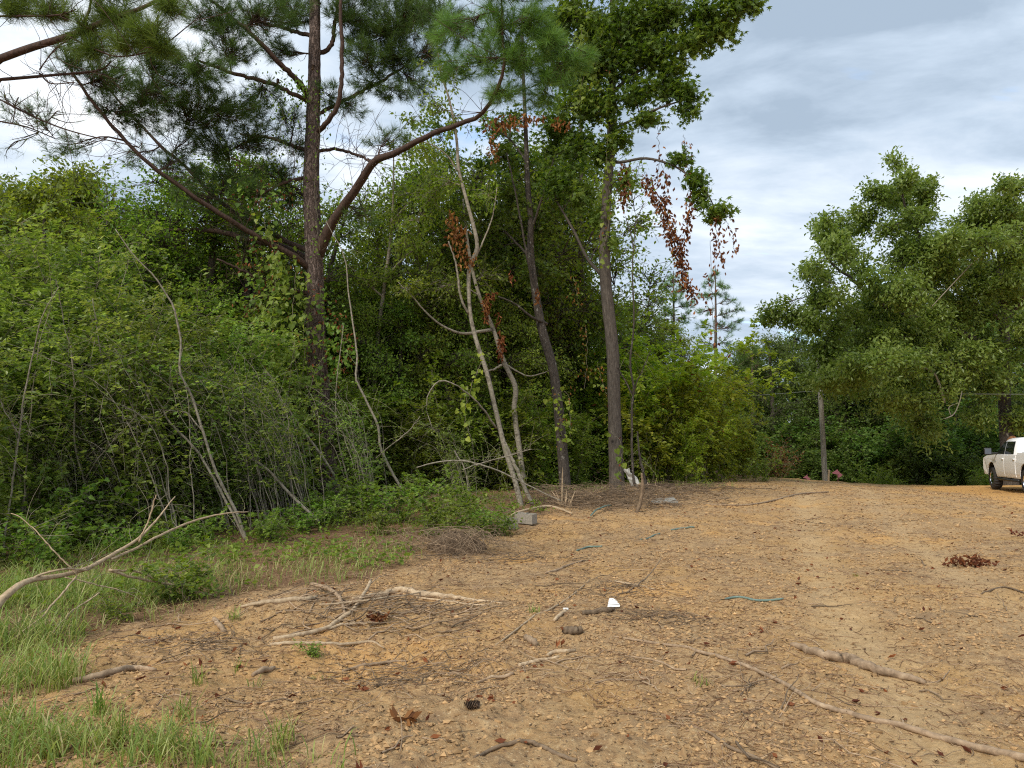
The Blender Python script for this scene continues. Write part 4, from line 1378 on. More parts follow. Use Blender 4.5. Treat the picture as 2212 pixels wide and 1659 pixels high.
# ------------------------------------------------------------------ saplings and thin stems one can follow in the picture
def sapling(label, stems, shoots, seed, bark='pale_bark', leafm='leaf_privet', size=.05, cat='sapling', name='sapling', side=14, lcount=10, tmpl=T_OVAL):
    rng = np.random.default_rng(seed)
    b = P(*stems[0][0][:3])
    b[2] = gz(b[0], b[1])
    root = thing(name, label, cat, b)
    st, tw, lf = MB(), MB(), MB()
    for s in stems:
        p4 = px_path(s, 40)
        p4[3:, :3] += np.cumsum(rng.normal(0, .004, (37, 3)), 0)
        st = MB()
        tubes(st, p4[:, :3], p4[:, 3] * .8, 7, cap=True)
        part(st, 'stem', M[bark], root)
        for _ in range(side):
            i = int(rng.integers(9, 39))
            a = p4[i, :3]
            dr = nrm(rng.normal(size=3) + [0, -.15, .5])
            L = rng.uniform(.25, .9)
            q = spline([a, a + dr * L * .5, a + dr * L + [0, 0, -.15 * L]], 7)
            tubes(tw, q, np.linspace(.004, .0016, 7), 4)
            if rng.random() < shoots:
                k = lcount
                t = np.linspace(1.5, 6, k)
                ii = np.floor(np.clip(t, 0, 5.99)).astype(int)
                pos = q[ii] + (q[ii + 1] - q[ii]) * (t - ii)[:, None]
                tg = nrm(q[ii + 1] - q[ii])
                sd = nrm(np.cross(tg, [0, 0, 1.])) * np.where(np.arange(k) % 2, 1, -1)[:, None]
                leaves(lf, pos, tg * .5 + sd + .2 * rng.normal(size=(k, 3)), np.array([0, 0, 1.]) + .3 * rng.normal(size=(k, 3)), size * rng.uniform(.7, 1.2, k), tmpl, np.clip(rng.normal(.6, .25, k), 0, 1))
    part(tw, 'twigs', M['twig_bark'], root)
    if lf.n:
        part(lf, 'leaves', M[leafm], root)
    return root


da = ong(525, 1168)[1]
sapling('pair of pale stems leaning left from one foot at the front of the thicket', [
    [(545, 1184, da, 11), (532, 1165, da, 9), (510, 1103, da, 8), (467, 1020, da - .1, 7.5), (437, 930, da - .2, 7), (417, 863, da - .2, 6.5), (389, 800, da - .3, 6), (390, 736, da - .3, 5.5), (374, 663, da - .4, 5), (360, 636, da - .4, 4.5), (334, 596, da - .5, 4), (294, 553, da - .6, 3), (250, 490, da - .7, 2)],
    [(532, 1170, da, 8), (500, 1106, da, 7), (430, 983, da + .1, 6.5), (367, 913, da + .1, 6), (350, 876, da + .1, 5), (287, 800, da + .1, 4), (230, 730, da, 3)],
    [(437, 930, da - .2, 4), (420, 910, da, 4), (395, 890, da, 3.5), (330, 885, da + .1, 3), (270, 875, da + .1, 2)]], .55, 41, side=16)
dp = D_PINE
sapling('pale leaning stem crossing in front of the big pine trunk', [
    [(742, 1078, dp - 1.6, 8), (738, 1063, dp - 1.6, 8), (714, 1013, dp - 1.6, 7.5), (675, 958, dp - 1.6, 7), (634, 903, dp - 1.7, 6), (600, 850, dp - 1.8, 4), (575, 800, dp - 1.8, 3)],
    [(752, 1040, dp - 1.2, 4), (735, 960, dp - 1.2, 4), (726, 860, dp - 1.2, 3), (740, 700, dp - 1.2, 2)]], .3, 42, side=7)
sapling('thick pale stem lying steeply through the brush left of the pine foot', [
    [(690, 1128, da + 1.2, 8), (667, 1106, da + 1.2, 8), (620, 1060, da + 1.2, 8), (567, 1003, da + 1.2, 7), (467, 950, da + 1.2, 6), (437, 917, da + 1.2, 5), (400, 850, da + 1.3, 3)]], .2, 43, side=8)
sapling('slim upright sapling with a knee, by the left side of the thicket', [
    [(200, 1190, da - .5, 6), (193, 1106, da - .5, 6), (180, 1037, da - .5, 5.5), (160, 953, da - .5, 5), (160, 853, da - .5, 4.5), (153, 753, da - .5, 4), (140, 713, da - .5, 3), (120, 600, da - .6, 2)],
    [(182, 1040, da - .5, 3.5), (215, 985, da - .6, 3), (262, 930, da - .6, 2.5), (300, 890, da - .6, 2)]], .5, 44, side=14)
sapling('slim sapling with a bend above its foot, among thicket stems', [
    [(270, 1190, da, 6), (262, 1097, da, 6), (243, 1033, da, 6), (248, 980, da, 5.5), (253, 920, da, 5), (248, 886, da, 4.5), (230, 846, da, 4), (215, 740, da, 3), (200, 640, da - .1, 2)],
    [(250, 895, da, 3), (268, 860, da - .1, 3), (290, 820, da - .1, 2)]], .5, 45, side=14)
sapling('thin stem bowed left at the dark left edge of the thicket', [
    [(172, 1190, da - .3, 4), (153, 1080, da - .3, 4), (125, 1040, da - .3, 4), (93, 1000, da - .3, 3.5), (50, 960, da - .4, 2)]], .4, 46, side=8)
sapling('lone thin stem rising at the very left edge of the wood', [
    [(2, 1240, da - 2.5, 5), (20, 1106, da - 2.5, 5), (43, 953, da - 2.5, 4.5), (60, 830, da - 2.5, 4), (90, 700, da - 2.6, 3), (130, 620, da - 2.7, 2)],
    [(45, 950, da - 2.5, 3), (20, 900, da - 2.6, 3), (-10, 850, da - 2.6, 2)]], .6, 47, side=16)
dt = ong(880, 1100)[1]
sapling('crooked pale sapling right of the pine with a kinked stem', [
    [(905, 1140, dt, 8), (896, 1100, dt, 8), (861, 1047, dt, 7.5), (821, 970, dt, 7), (815, 920, dt, 6.5), (785, 860, dt, 6), (765, 817, dt, 5.5), (768, 770, dt, 5), (758, 686, dt, 4.5), (751, 636, dt, 4), (742, 560, dt, 3), (700, 480, dt, 2)],
    [(812, 990, dt, 4), (850, 960, dt - .3, 3), (885, 930, dt - .4, 3), (905, 905, dt - .5, 2)]], .5, 48, side=14, size=.06)
dv = D_GUM - 1
sapling('thin dark vine stem twisting upward right of the sweetgum trunk', [
    [(1372, 1050, dv, 8), (1367, 1020, dv, 7), (1365, 886, dv, 6), (1369, 840, dv, 6), (1361, 786, dv, 5.5), (1369, 700, dv, 5), (1367, 600, dv, 4), (1368, 530, dv, 3.5), (1352, 470, dv, 2.5)],
    [(1368, 545, dv, 3), (1375, 480, dv, 2.5), (1392, 440, dv, 2)], [(1365, 850, dv, 5), (1335, 790, dv - .2, 4)], [(1366, 850, dv, 4), (1385, 800, dv - .2, 3), (1402, 755, dv - .2, 2)]], .15, 49, bark='dark_bark', name='vine_stem', cat='vine', side=6)
sapling('short dark thin trunk in the shrubs right of the sweetgum foot', [
    [(1398, 1062, dv + 1, 10), (1390, 1020, dv + 1, 8), (1382, 980, dv + 1, 6), (1376, 930, dv + 1, 4)]], .8, 50, bark='dark_bark', side=12)
sapling('thorny arching branch with tiny bright leaves before the leaning trunks', [
    [(900, 1010, dt - 1, 3), (945, 998, dt - 1, 4), (1000, 995, dt - 1, 4.5), (1060, 1010, dt - 1, 4.5), (1110, 1030, dt - 1, 4), (1160, 1055, dt - 1, 3.5), (1215, 1082, dt - 1, 3)],
    [(1000, 1015, dt - 1.2, 3), (1040, 1000, dt - 1.2, 3), (1100, 985, dt - 1.2, 2.5), (1150, 970, dt - 1.2, 2)], [(1015, 1092, dt - .5, 5), (1010, 1060, dt - .5, 4.5), (1005, 1020, dt - .5, 4), (980, 975, dt - .5, 3)]], 1.0, 51, leafm='leaf_fresh', size=.035, side=26, lcount=8)


# ------------------------------------------------------------------ shrub kinds, each built once and copied
def shrub_parts(rng, n_st, h, lean, spread_, shoots, lcount, lsize, tmpl, stem_r=.014, shoot_l=(.35, 1.1), low=.25, wid=1.0, arch=.3, sp=.0, dead=0.0):
    st, lf, dl = MB(), MB(), MB()
    for k in range(n_st):
        a = np.array([*(rng.normal(0, .16, 2)), -.05])
        az = rng.random() * 6.28
        H = h * rng.uniform(.55, 1.05)
        out = np.array([math.cos(az), math.sin(az), 0]) * spread_ * H * rng.uniform(.3, 1) + np.array([lean * H, 0, 0])
        q = spline([a, a + out * .25 + [0, 0, H * .4], a + out * .6 + [0, 0, H * .78], a + out * (1 + arch) + [0, 0, H * (1 - .12 * arch)]], 20)
        q[2:] += np.cumsum(rng.normal(0, .012, (18, 3)), 0)
        tubes(st, q, np.linspace(stem_r * rng.uniform(.6, 1.1), .003, 20), 6)
        i = rng.integers(int(20 * low), 20, shoots)
        a_ = q[i]
        dr = nrm(rng.normal(size=(shoots, 3)) + [0, 0, .35])
        L = rng.uniform(*shoot_l, (shoots, 1))
        m = a_ + dr * L * .5 + rng.normal(0, .05, (shoots, 3))
        e = a_ + dr * L + np.array([0, 0, -.22]) * L + rng.normal(0, .06, (shoots, 3))
        pt = np.stack([a_, m, e], 1)
        tubes(st, pt, np.array([.0034, .0024, .0012])[None] * np.ones((shoots, 1)), 3, tint=.6)
        t = rng.uniform(.15, 1, (shoots, lcount)) * 2
        ii = np.clip(np.floor(t), 0, 1).astype(int)
        f = (t - ii)[..., None]
        rows = np.arange(shoots)[:, None]
        pos = (pt[rows, ii] * (1 - f) + pt[rows, ii + 1] * f).reshape(-1, 3) + sp * rng.normal(size=(shoots * lcount, 3))
        tg = nrm(pt[rows, ii + 1] - pt[rows, ii]).reshape(-1, 3)
        n = len(pos)
        sd = nrm(np.cross(tg, [0, 0, 1.]) + 1e-6) * rng.choice([-1, 1], (n, 1))
        al = tg * .45 + sd + .35 * rng.normal(size=(n, 3))
        up = np.array([0, 0, 1.]) + .4 * rng.normal(size=(n, 3))
        ti = np.clip(np.repeat(rng.normal(.5, .14, shoots), lcount) + .2 * rng.normal(size=n), 0, 1)
        dd = rng.random(n) < dead
        leaves(lf, pos[~dd], al[~dd], up[~dd], (lsize * rng.uniform(.6, 1.2, n))[~dd], tmpl, ti[~dd], wid)
        leaves(dl, pos[dd], al[dd], up[dd], lsize * 1.1, T_CURL, ti[dd])
    return st, lf, dl


def proto(name, st, lf, dl, bark, lm):
    o = thing(name, '', '', (0, 0, 0))
    part(st, 'stems', bark, o)
    part(lf, 'foliage', lm, o)
    if dl.n:
        part(dl, 'dead_leaves', M['leaf_rust'], o)
    return o


PROTOS = []


def protos(n, seed, name, bark, lm, **kw):
    out = []
    for i in range(n):
        rng = np.random.default_rng(seed + i)
        o = proto(name, *shrub_parts(rng, **kw), M[bark], M[lm])
        out.append(o)
        PROTOS.append(o)
    return out


privet = protos(4, 100, 'privet_shrub', 'twig_bark', 'leaf_privet', n_st=6, h=4.2, lean=-.22, spread_=.42, shoots=52, lcount=30, lsize=.098, tmpl=T_OVAL, low=.1, sp=.03)
bare = protos(3, 120, 'bare_stem_shrub', 'pale_bark', 'leaf_privet', n_st=9, h=3.6, lean=-.34, spread_=.28, shoots=14, lcount=12, lsize=.085, tmpl=T_OVAL, stem_r=.013, low=.3)
bushes = protos(3, 140, 'green_bush', 'twig_bark', 'leaf_mid', n_st=9, h=2.6, lean=0, spread_=.42, shoots=40, lcount=22, lsize=.11, tmpl=T_OVAL, low=.12, sp=.03)
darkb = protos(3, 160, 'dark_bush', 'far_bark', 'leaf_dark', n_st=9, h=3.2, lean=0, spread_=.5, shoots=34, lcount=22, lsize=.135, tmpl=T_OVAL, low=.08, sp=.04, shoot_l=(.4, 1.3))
yellow = protos(4, 180, 'yellow_green_shrub', 'twig_bark', 'leaf_yellow', n_st=7, h=3.6, lean=.04, spread_=.6, shoots=22, lcount=26, lsize=.16, tmpl=T_LONG, low=.22, wid=1.9, sp=.03, dead=.002)
weeds = protos(3, 200, 'bramble_bush', 'twig_bark', 'leaf_fresh', n_st=11, h=.95, lean=0, spread_=.9, shoots=11, lcount=7, lsize=.095, tmpl=T_HEART, low=.2, stem_r=.006, shoot_l=(.15, .5), arch=.6)


def put(p, x, y, s, rz, label, cat, group=None, sz=None, z=None):
    first = not p.get('used')
    if first:
        o = p
        p['used'] = True
    else:
        o = copy_tree(p)
        if 'group' in o:
            del o['group']
    o.location = (x, y, (gz(x, y) - .03) if z is None else z)
    o.rotation_euler = (0, 0, rz)
    o.scale = (s, s, s * (sz or 1))
    tag(o, label, cat, group)
    return o


rs = np.random.default_rng(61)


def zmax(me):
    a = np.zeros(len(me.vertices) * 3, np.float32)
    me.vertices.foreach_get("co", a)
    return float(a[2::3].max())


ORD = 'first second third fourth fifth sixth seventh eighth ninth tenth eleventh twelfth thirteenth fourteenth fifteenth'.split()


def scatter(kind, spots, label, cat, group, jit=.25, rzr=.5, sc_=(.85, 1.15), hpx=True):
    """spots: (px, depth, top_px, ...) -> a copy whose top reaches that height in the survey picture"""
    for k, sp_ in enumerate(spots):
        px, d, top = sp_[:3]
        c = P(px, 970, d)
        x, y = c[0] + rs.normal(0, jit), d + rs.normal(0, jit)
        zt = P(px, top, d)[2]
        p = kind[int(rs.integers(len(kind)))]
        h = p.get('h') or max(zmax(ch.data) for ch in p.children)
        p['h'] = float(h)
        s = max(.3, (zt - gz(x, y)) / h * 1.0)
        lab = label.format(ORD[sorted(q[0] for q in spots).index(px)]) if '{' in label else label
        wide = sp_[3] if len(sp_) > 3 else 1.0
        o = put(p, x, y, s * wide, rs.uniform(-rzr, rzr), lab, cat, group, sz=1 / wide)


THICK = [(20, 11.5, 640), (110, 12.5, 560), (60, 14, 520), (190, 14.5, 540), (270, 15, 560), (330, 13.8, 640), (140, 16, 440), (30, 17, 420), (240, 17, 470), (390, 16, 600), (450, 15, 720), (330, 18, 520), (430, 18.5, 560),
         (520, 17.5, 640), (590, 18, 660), (560, 20, 600), (650, 19.5, 700), (-60, 13, 500), (-120, 15, 460), (80, 19, 430), (180, 20, 470), (-40, 20, 420), (300, 21, 520), (400, 21.5, 560), (500, 22, 600)]
scatter(privet, THICK, 'small leaved blue green privet shrub in the crowded thicket left of the big pine', 'shrub', 'privet shrubs of the thicket')
BARE = [(420, 14.2, 700), (480, 14.6, 680), (540, 14.8, 760), (580, 15.2, 800), (640, 15.6, 760), (610, 16.5, 700), (520, 16, 690), (320, 14, 760), (690, 16.5, 800), (250, 13.4, 800), (110, 13, 820), (160, 12.6, 900), (780, 17.5, 800), (820, 18.5, 820), (960, 19.5, 880)]
scatter(bare, BARE, 'thin bare pale stems leaning left in the understory around the big pine', 'shrub', 'bare stem shrubs of the understory')
GREENB = [(760, 21, 760), (820, 22, 740), (880, 21.5, 800), (940, 22.5, 760), (1010, 23, 800), (1080, 23.5, 780), (1150, 24.5, 800), (1200, 26, 820), (1260, 25.5, 860), (700, 22, 740), (1300, 28, 800), (1000, 25, 700), (900, 26, 690), (800, 26, 680)]
scatter(bushes, GREENB, 'broad leafy mid green bush under the trees behind the slim trunks', 'bush', 'green bushes behind the slim trunks', rzr=3.1)
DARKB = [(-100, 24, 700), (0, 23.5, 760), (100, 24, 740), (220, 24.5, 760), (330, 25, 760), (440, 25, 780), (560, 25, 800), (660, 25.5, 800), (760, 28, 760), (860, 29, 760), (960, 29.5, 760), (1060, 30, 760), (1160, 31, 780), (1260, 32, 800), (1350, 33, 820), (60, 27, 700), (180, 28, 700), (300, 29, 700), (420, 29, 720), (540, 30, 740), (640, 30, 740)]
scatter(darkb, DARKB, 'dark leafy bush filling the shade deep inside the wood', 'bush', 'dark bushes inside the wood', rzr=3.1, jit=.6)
YEL = [(1400, 27, 760), (1450, 28, 735), (1495, 29, 760), (1535, 30.5, 800), (1572, 32, 850), (1430, 31, 680), (1480, 33, 690), (1520, 34, 740), (1390, 29, 700), (1470, 26.8, 880), (1530, 29.5, 880), (1600, 33, 900), (1350, 27.5, 760)]
scatter(yellow, YEL, '{} from the left of the yellow green shrubs crowding the corner right of the sweetgum', 'shrub', 'yellow green shrubs at the corner', rzr=3.1, jit=.3)
WEED = [(800, 16.2, 1010), (870, 15.8, 1030), (930, 15.2, 1040), (990, 14.8, 1055), (1040, 14.4, 1075), (1075, 14.1, 1085), (760, 16.8, 1020), (700, 15.4, 1050), (840, 14.6, 1080), (640, 14.2, 1080), (600, 13.8, 1100), (920, 17.5, 1000), (1000, 17, 1020), (960, 14.3, 1085), (1020, 13.7, 1100)]
scatter(weeds, WEED, '{} from the left of the bright bramble bushes at the edge of the dirt', 'bush', 'brambles at the edge of the dirt', rzr=3.1, jit=.12)
LOWG = [(10, 10.6, 1090), (70, 11.4, 1070), (140, 11, 1100), (210, 12.2, 1080), (290, 11.8, 1110), (350, 12.6, 1090), (420, 12.4, 1110), (470, 13.2, 1080), (570, 13.4, 1090), (640, 14.8, 1060), (720, 15.6, 1040), (110, 12.8, 1020), (250, 13.4, 1030), (380, 13.8, 1030)]
scatter(weeds, LOWG, '{} from the left of the low leafy plants along the foot of the thicket', 'plant', 'low plants along the foot of the thicket', rzr=3.1, jit=.2)
put(weeds[0], *ong(392, 1300)[:2], .62, 1.0, 'little round leafy bush under the fallen pale branch at the left', 'bush')
put(weeds[1], *ong(250, 1345)[:2], .28, 0.4, 'tiny yellow green seedling on clay below the fallen pale branch', 'plant')
put(weeds[2], *ong(670, 1415)[:2], .14, 0.4, 'tiny bright seedling alone on the clay left of the orange scrape', 'plant')
put(weeds[1], *ong(1640, 1040)[:2], .9, 2.0, 'low pale weed bush on the crest beyond the corner shrubs', 'bush')
put(darkb[1], P(1690, 970, 43)[0], 43, .75, 1.0, 'dark bush at the far side of the crest left of the pole', 'bush')


# ------------------------------------------------------------------ background trees
def tree_proto(seed, name, h, w, lm, bark, tmpl, size, nblob, per, nt, low=.3, width=1.0, shape='round', down=.35):
    rng = np.random.default_rng(seed)
    o = thing(name, '', '', (0, 0, 0))
    tr = spline([[0, 0, -.2, .022 * h], [rng.normal(0, .1), rng.normal(0, .1), h * .3, .017 * h], [rng.normal(0, .25), rng.normal(0, .25), h * .65, .011 * h], [rng.normal(0, .3), rng.normal(0, .3), h * .97, .003 * h]], 40)
    wood, tk, lf = MB(), MB(), MB()
    tubes(tk, tr[:, :3], tr[:, 3], 10)
    blobs = []
    for k in range(nblob):
        t = low + (1 - low) * ((k + rng.random()) / nblob)
        env = math.sin(math.pi * min(1, (t - low + .12) / (1.12 - low))) ** .6 if shape == 'round' else (1.08 - t) ** .7
        az = k * 2.4 + rng.normal(0, .4)
        rr = w * .5 * env * rng.uniform(.35, .95)
        c = np.array([rr * math.cos(az), rr * math.sin(az), h * t * .96])
        s = w * rng.uniform(.12, .21)
        blobs.append((c, np.array([s * 1.15, s * 1.15, s * .75]), nt))
    crown(rng, wood, lf, tr[12:], blobs, tmpl, size, per=per, width=width, tw_sides=3, limb_sides=5, twr=1.6, down=down, spread_=.10)
    part(tk, 'trunk', bark, o)
    part(wood, 'branches', bark, o)
    part(lf, 'crown', lm, o)
    o['h'] = h
    PROTOS.append(o)
    return o


bg_mid = [tree_proto(300 + i, 'broadleaf_tree', 10, 6.2, M['leaf_mid'], M['far_bark'], T_OVAL, .15, 34, 15, 46, low=.14) for i in range(2)]
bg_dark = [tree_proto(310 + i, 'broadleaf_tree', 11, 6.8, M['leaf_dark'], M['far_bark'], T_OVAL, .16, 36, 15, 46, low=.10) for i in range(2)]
bg_airy = [tree_proto(330 + i, 'airy_tree', 9, 5.2, M['leaf_gum'], M['far_bark'], T_OVAL, .12, 30, 12, 26, low=.3) for i in range(3)]
bg_light = [tree_proto(320 + i, 'young_tree', 7, 3.6, M['leaf_fresh'], M['far_bark'], T_OVAL, .12, 22, 13, 40, low=.2) for i in range(2)]

scatter(bg_mid, [(-60, 21, 400), (60, 22.5, 350), (170, 23.5, 390), (265, 25, 450), (-170, 24, 380)], '{} from the left of the leafy trees closing the left end of the wood', 'tree', 'leafy trees at the left end', rzr=3.1, jit=.5)
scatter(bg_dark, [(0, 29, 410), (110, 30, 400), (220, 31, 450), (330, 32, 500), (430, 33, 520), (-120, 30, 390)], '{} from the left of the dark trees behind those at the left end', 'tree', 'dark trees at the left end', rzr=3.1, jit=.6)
scatter(bg_mid, [(360, 25, 520), (450, 25.5, 540), (550, 26, 560), (640, 26.5, 600), (500, 29, 520), (600, 30, 560)], '{} from the left of the trees behind the left limbs of the big pine', 'tree', 'trees behind the left limbs of the pine', rzr=3.1, jit=.5)
scatter(bg_light, [(745, 22.5, 640), (800, 23.5, 610), (860, 23, 640), (920, 24, 600), (985, 23.5, 640), (1050, 25, 620), (1110, 25.5, 640)], '{} from the left of the light young trees right of the big pine trunk', 'tree', 'young trees in the gap', rzr=3.1, jit=.4)
scatter(bg_mid, [(720, 33, 560), (830, 34, 600), (920, 35, 580), (1010, 33, 520), (1090, 32, 480), (1170, 33, 460), (1240, 33.5, 500), (1040, 28, 600), (1130, 29, 560), (1210, 30, 600)], '{} from the left of the mid green trees behind the slim leaning trunks', 'tree', 'trees behind the slim trunks', rzr=3.1, jit=.5)
scatter(bg_mid, [(1300, 36, 640), (1370, 38, 650), (1440, 40, 690)], '{} from the left of the bushy trees behind the yellow green corner shrubs', 'tree', 'trees behind the corner shrubs', rzr=3.1, jit=.4)
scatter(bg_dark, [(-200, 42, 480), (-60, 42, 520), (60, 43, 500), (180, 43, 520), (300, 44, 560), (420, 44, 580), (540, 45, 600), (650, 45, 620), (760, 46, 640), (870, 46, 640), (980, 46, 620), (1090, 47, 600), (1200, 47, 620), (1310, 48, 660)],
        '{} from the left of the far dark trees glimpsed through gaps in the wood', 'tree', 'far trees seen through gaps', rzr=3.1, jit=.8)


scatter(bg_airy, [(270, 21, 430), (350, 21.5, 360), (430, 22, 340), (520, 22.5, 330), (600, 23, 350)], '{} from the left of the airy trees behind the left pine limbs', 'tree', 'airy trees behind the pine limbs', rzr=3.1, jit=.3)
scatter(bg_airy, [(750, 24, 420), (820, 25, 380), (890, 26, 350), (960, 27, 330), (1030, 26, 360)], '{} from the left of the airy trees under the long right pine limb', 'tree', 'airy trees under the right limb', rzr=3.1, jit=.3)
scatter(bg_airy, [(1120, 28, 330), (1200, 29, 300), (1270, 30, 330)], '{} from the left of the airy trees behind bent trunk and sweetgum', 'tree', 'airy trees behind the bent trunk', rzr=3.1, jit=.3)


# ---- right hand wood
def right_tree_row():
    scatter(bg_dark, [(1600, 50, 770), (1660, 49, 730), (1720, 52, 720), (1640, 55, 740)], '{} from the left of the trees at the far end left of the pole', 'tree', 'trees at the far end of the clearing', rzr=3.1, jit=.5)
    scatter(bg_dark, [(1790, 50, 720), (1850, 49, 700), (1920, 51, 690), (1990, 48, 700), (2060, 50, 680), (2130, 48, 660), (2210, 50, 640), (2290, 48, 620), (1880, 56, 640), (2040, 57, 620), (2180, 57, 600)],
            '{} from the left of the dark trees in the wood behind the spreading oak', 'tree', 'trees behind the oak', rzr=3.1, jit=.5)
    scatter(darkb, [(1630, 45, 880), (1700, 46, 900), (1770, 46, 880), (1830, 45.5, 860), (1900, 45, 850), (1960, 44.5, 880), (2020, 44, 860), (2090, 43.5, 860), (2150, 43, 880), (2210, 43, 850), (2280, 43, 850), (1740, 44, 930), (1860, 43, 930), (1980, 42, 950), (2070, 41.5, 960), (2180, 41, 960), (1800, 49, 820), (1930, 49, 800), (2060, 49, 800)],
            'dark bush in the shade under the trees beyond the road', 'bush', 'dark bushes beyond the road', rzr=3.1, jit=.5)
    scatter(bushes, [(1650, 41, 960), (1610, 39.5, 940), (1950, 40, 1000), (2010, 39, 1010), (2080, 38.5, 1015), (2130, 38, 1000), (1880, 41, 990)], '{} from the left of the low bushes at the shaded far edge of the clearing', 'bush', 'low bushes at the far edge', rzr=3.1, jit=.3)


right_tree_row()


def right_oak():
    rng = np.random.default_rng(71)
    d = 34.0
    b = P(2182, 1060, d)
    b[2] = gz(b[0], b[1]) - .1
    root = thing('oak_tree', 'large spreading oak behind the white pickup with a sawn limb scar on its trunk', 'tree', b)
    tr = px_path([(2186, 1085, d, 46), (2182, 1050, d, 36), (2178, 980, d, 30), (2172, 900, d, 26), (2168, 820, d, 24), (2170, 740, d, 21), (2165, 660, d, 17), (2160, 560, d, 13), (2165, 470, d, 8), (2170, 400, d, 4)], 70)
    mb = MB()
    bumpy_trunk(mb, tr, 18, .08, (9, 2), 71)
    part(mb, 'trunk', M['dark_bark'], root)
    limbs = [[(2168, 770, d, 15), (2110, 735, d - .5, 13), (2030, 700, d - 1, 11), (1950, 680, d - 1.4, 10), (1900, 655, d - 1.6, 9), (1850, 610, d - 1.8, 7), (1800, 570, d - 2, 5), (1765, 520, d - 2.2, 3)],
             [(2165, 690, d, 13), (2080, 640, d - .3, 11), (2010, 560, d - .6, 9), (1980, 500, d - .7, 8), (1955, 440, d - .7, 5), (1945, 380, d - .7, 3)],
             [(2168, 760, d, 11), (2120, 730, d + .4, 9), (2060, 720, d + .6, 7), (2000, 660, d + .8, 5)], [(2170, 700, d, 12), (2220, 620, d - .4, 9), (2260, 520, d - .6, 6), (2270, 440, d - .6, 3)],
             [(2172, 830, d, 11), (2100, 800, d - .8, 9), (2030, 780, d - 1.6, 8), (1960, 800, d - 2, 5)], [(2165, 620, d, 9), (2140, 540, d - .2, 7), (2110, 490, d - .3, 4)]]
    skel = tr[35:]
    for l in limbs:
        p4 = px_path(l, 26)
        p4[3:, :3] += rng.normal(0, .02, (23, 3))
        mb = MB()
        tubes(mb, p4[:, :3], p4[:, 3], 8, cap=True)
        part(mb, 'limb', M['dark_bark'], root)
        skel = np.vstack([skel, p4[6:]])
    wood, lf = MB(), MB()
    spec = [(1948, 385, 34, 22, 26), (1900, 410, 32, 22, 26), (1985, 415, 32, 22, 24), (2010, 395, 16, 14, 6), (1940, 440, 50, 24, 38), (1890, 460, 34, 18, 18), (2000, 465, 40, 20, 26), (1950, 500, 50, 26, 38), (1840, 500, 36, 20, 26), (1785, 508, 28, 22, 22), (1760, 490, 20, 14, 8),
            (1800, 540, 40, 22, 28), (1740, 580, 22, 14, 12), (1770, 590, 26, 16, 16), (1870, 560, 50, 26, 38), (1930, 560, 50, 28, 38), (2000, 530, 50, 28, 38), (1760, 650, 46, 26, 30), (1700, 690, 40, 20, 22), (1740, 700, 44, 24, 28), (1820, 650, 20, 14, 7), (1900, 620, 50, 24, 34), (1960, 630, 56, 30, 42), (2030, 600, 56, 32, 42),
            (2090, 480, 46, 30, 34), (2130, 450, 40, 28, 30), (2170, 430, 40, 26, 28), (2200, 400, 40, 26, 28), (2080, 530, 54, 30, 38), (2150, 510, 54, 34, 42), (2210, 480, 54, 34, 42), (2100, 590, 60, 34, 44), (2180, 570, 60, 36, 46), (2240, 540, 60, 40, 46), (2260, 440, 50, 40, 34), (2290, 600, 60, 60, 46),
            (1840, 720, 60, 28, 42), (1900, 700, 60, 30, 42), (1970, 710, 60, 32, 44), (2040, 690, 60, 34, 44), (2120, 660, 60, 34, 44), (2190, 640, 60, 36, 44), (1800, 770, 60, 28, 38), (1880, 780, 66, 30, 44), (1960, 790, 66, 34, 44), (2040, 770, 66, 36, 44), (2120, 750, 50, 34, 32), (2220, 730, 60, 40, 40), (2250, 820, 60, 50, 38),
            (1930, 860, 66, 28, 36), (2010, 850, 66, 32, 38), (2080, 850, 60, 30, 32), (1990, 920, 60, 26, 26), (1830, 830, 60, 26, 32), (2110, 920, 40, 22, 14), (2230, 920, 50, 40, 26), (1760, 820, 50, 22, 22)]
    bl = []
    for px, py, rx, ry, n in spec:
        dd = d - 1.0 + rng.normal(0, 1.3) - .002 * (2170 - px)
        for _ in range(3):
            bl.append(B(px + rng.normal(0, .5) * rx, py + rng.normal(0, .55) * ry, dd + rng.normal(0, .7), rx * rng.uniform(.5, .85), ry * rng.uniform(.7, 1.25), int(n * .72), rd=rx * .9))
    for _ in range(46):
        px, py = rng.uniform(1830, 2270), rng.uniform(470, 880)
        if py < 470 + max(0, 1960 - px) * 1.1:
            continue
        bl.append(B(px, py, d - .6 + rng.normal(0, 1.2), rng.uniform(40, 75), rng.uniform(26, 48), 34, rd=70))
    crown(rng, wood, lf, skel, bl, T_LONG, .205, per=23, down=.12, spread_=.14, width=1.6, twr=1.3, upn=.7)
    part(wood, 'twigs', M['dark_bark'], root)
    part(lf, 'crown', M['leaf_oak'], root)
    mb = MB()
    c = P(2178, 962, d)
    a = np.linspace(0, 6.283, 18, endpoint=False)
    ring = np.stack([.24 * np.cos(a), np.full(18, -.36), .42 * np.sin(a)], -1) + np.array([c[0], d, c[2]])
    back = ring + np.array([0, .25, 0])
    vv = np.vstack([ring, back, [[c[0], d - .36, c[2]]]])
    j = np.arange(18)
    mb.add(vv, np.stack([j, (j + 1) % 18, (j + 1) % 18 + 18, j + 18], -1))
    mb.add(vv, np.stack([np.full(18, 36), (j + 1) % 18, j], -1))
    part(mb, 'limb_scar', rough_mat('fresh_cut', [(.3, (.22, .10, .05)), (.7, (.42, .22, .11))], scale=9, bump=.3), root)
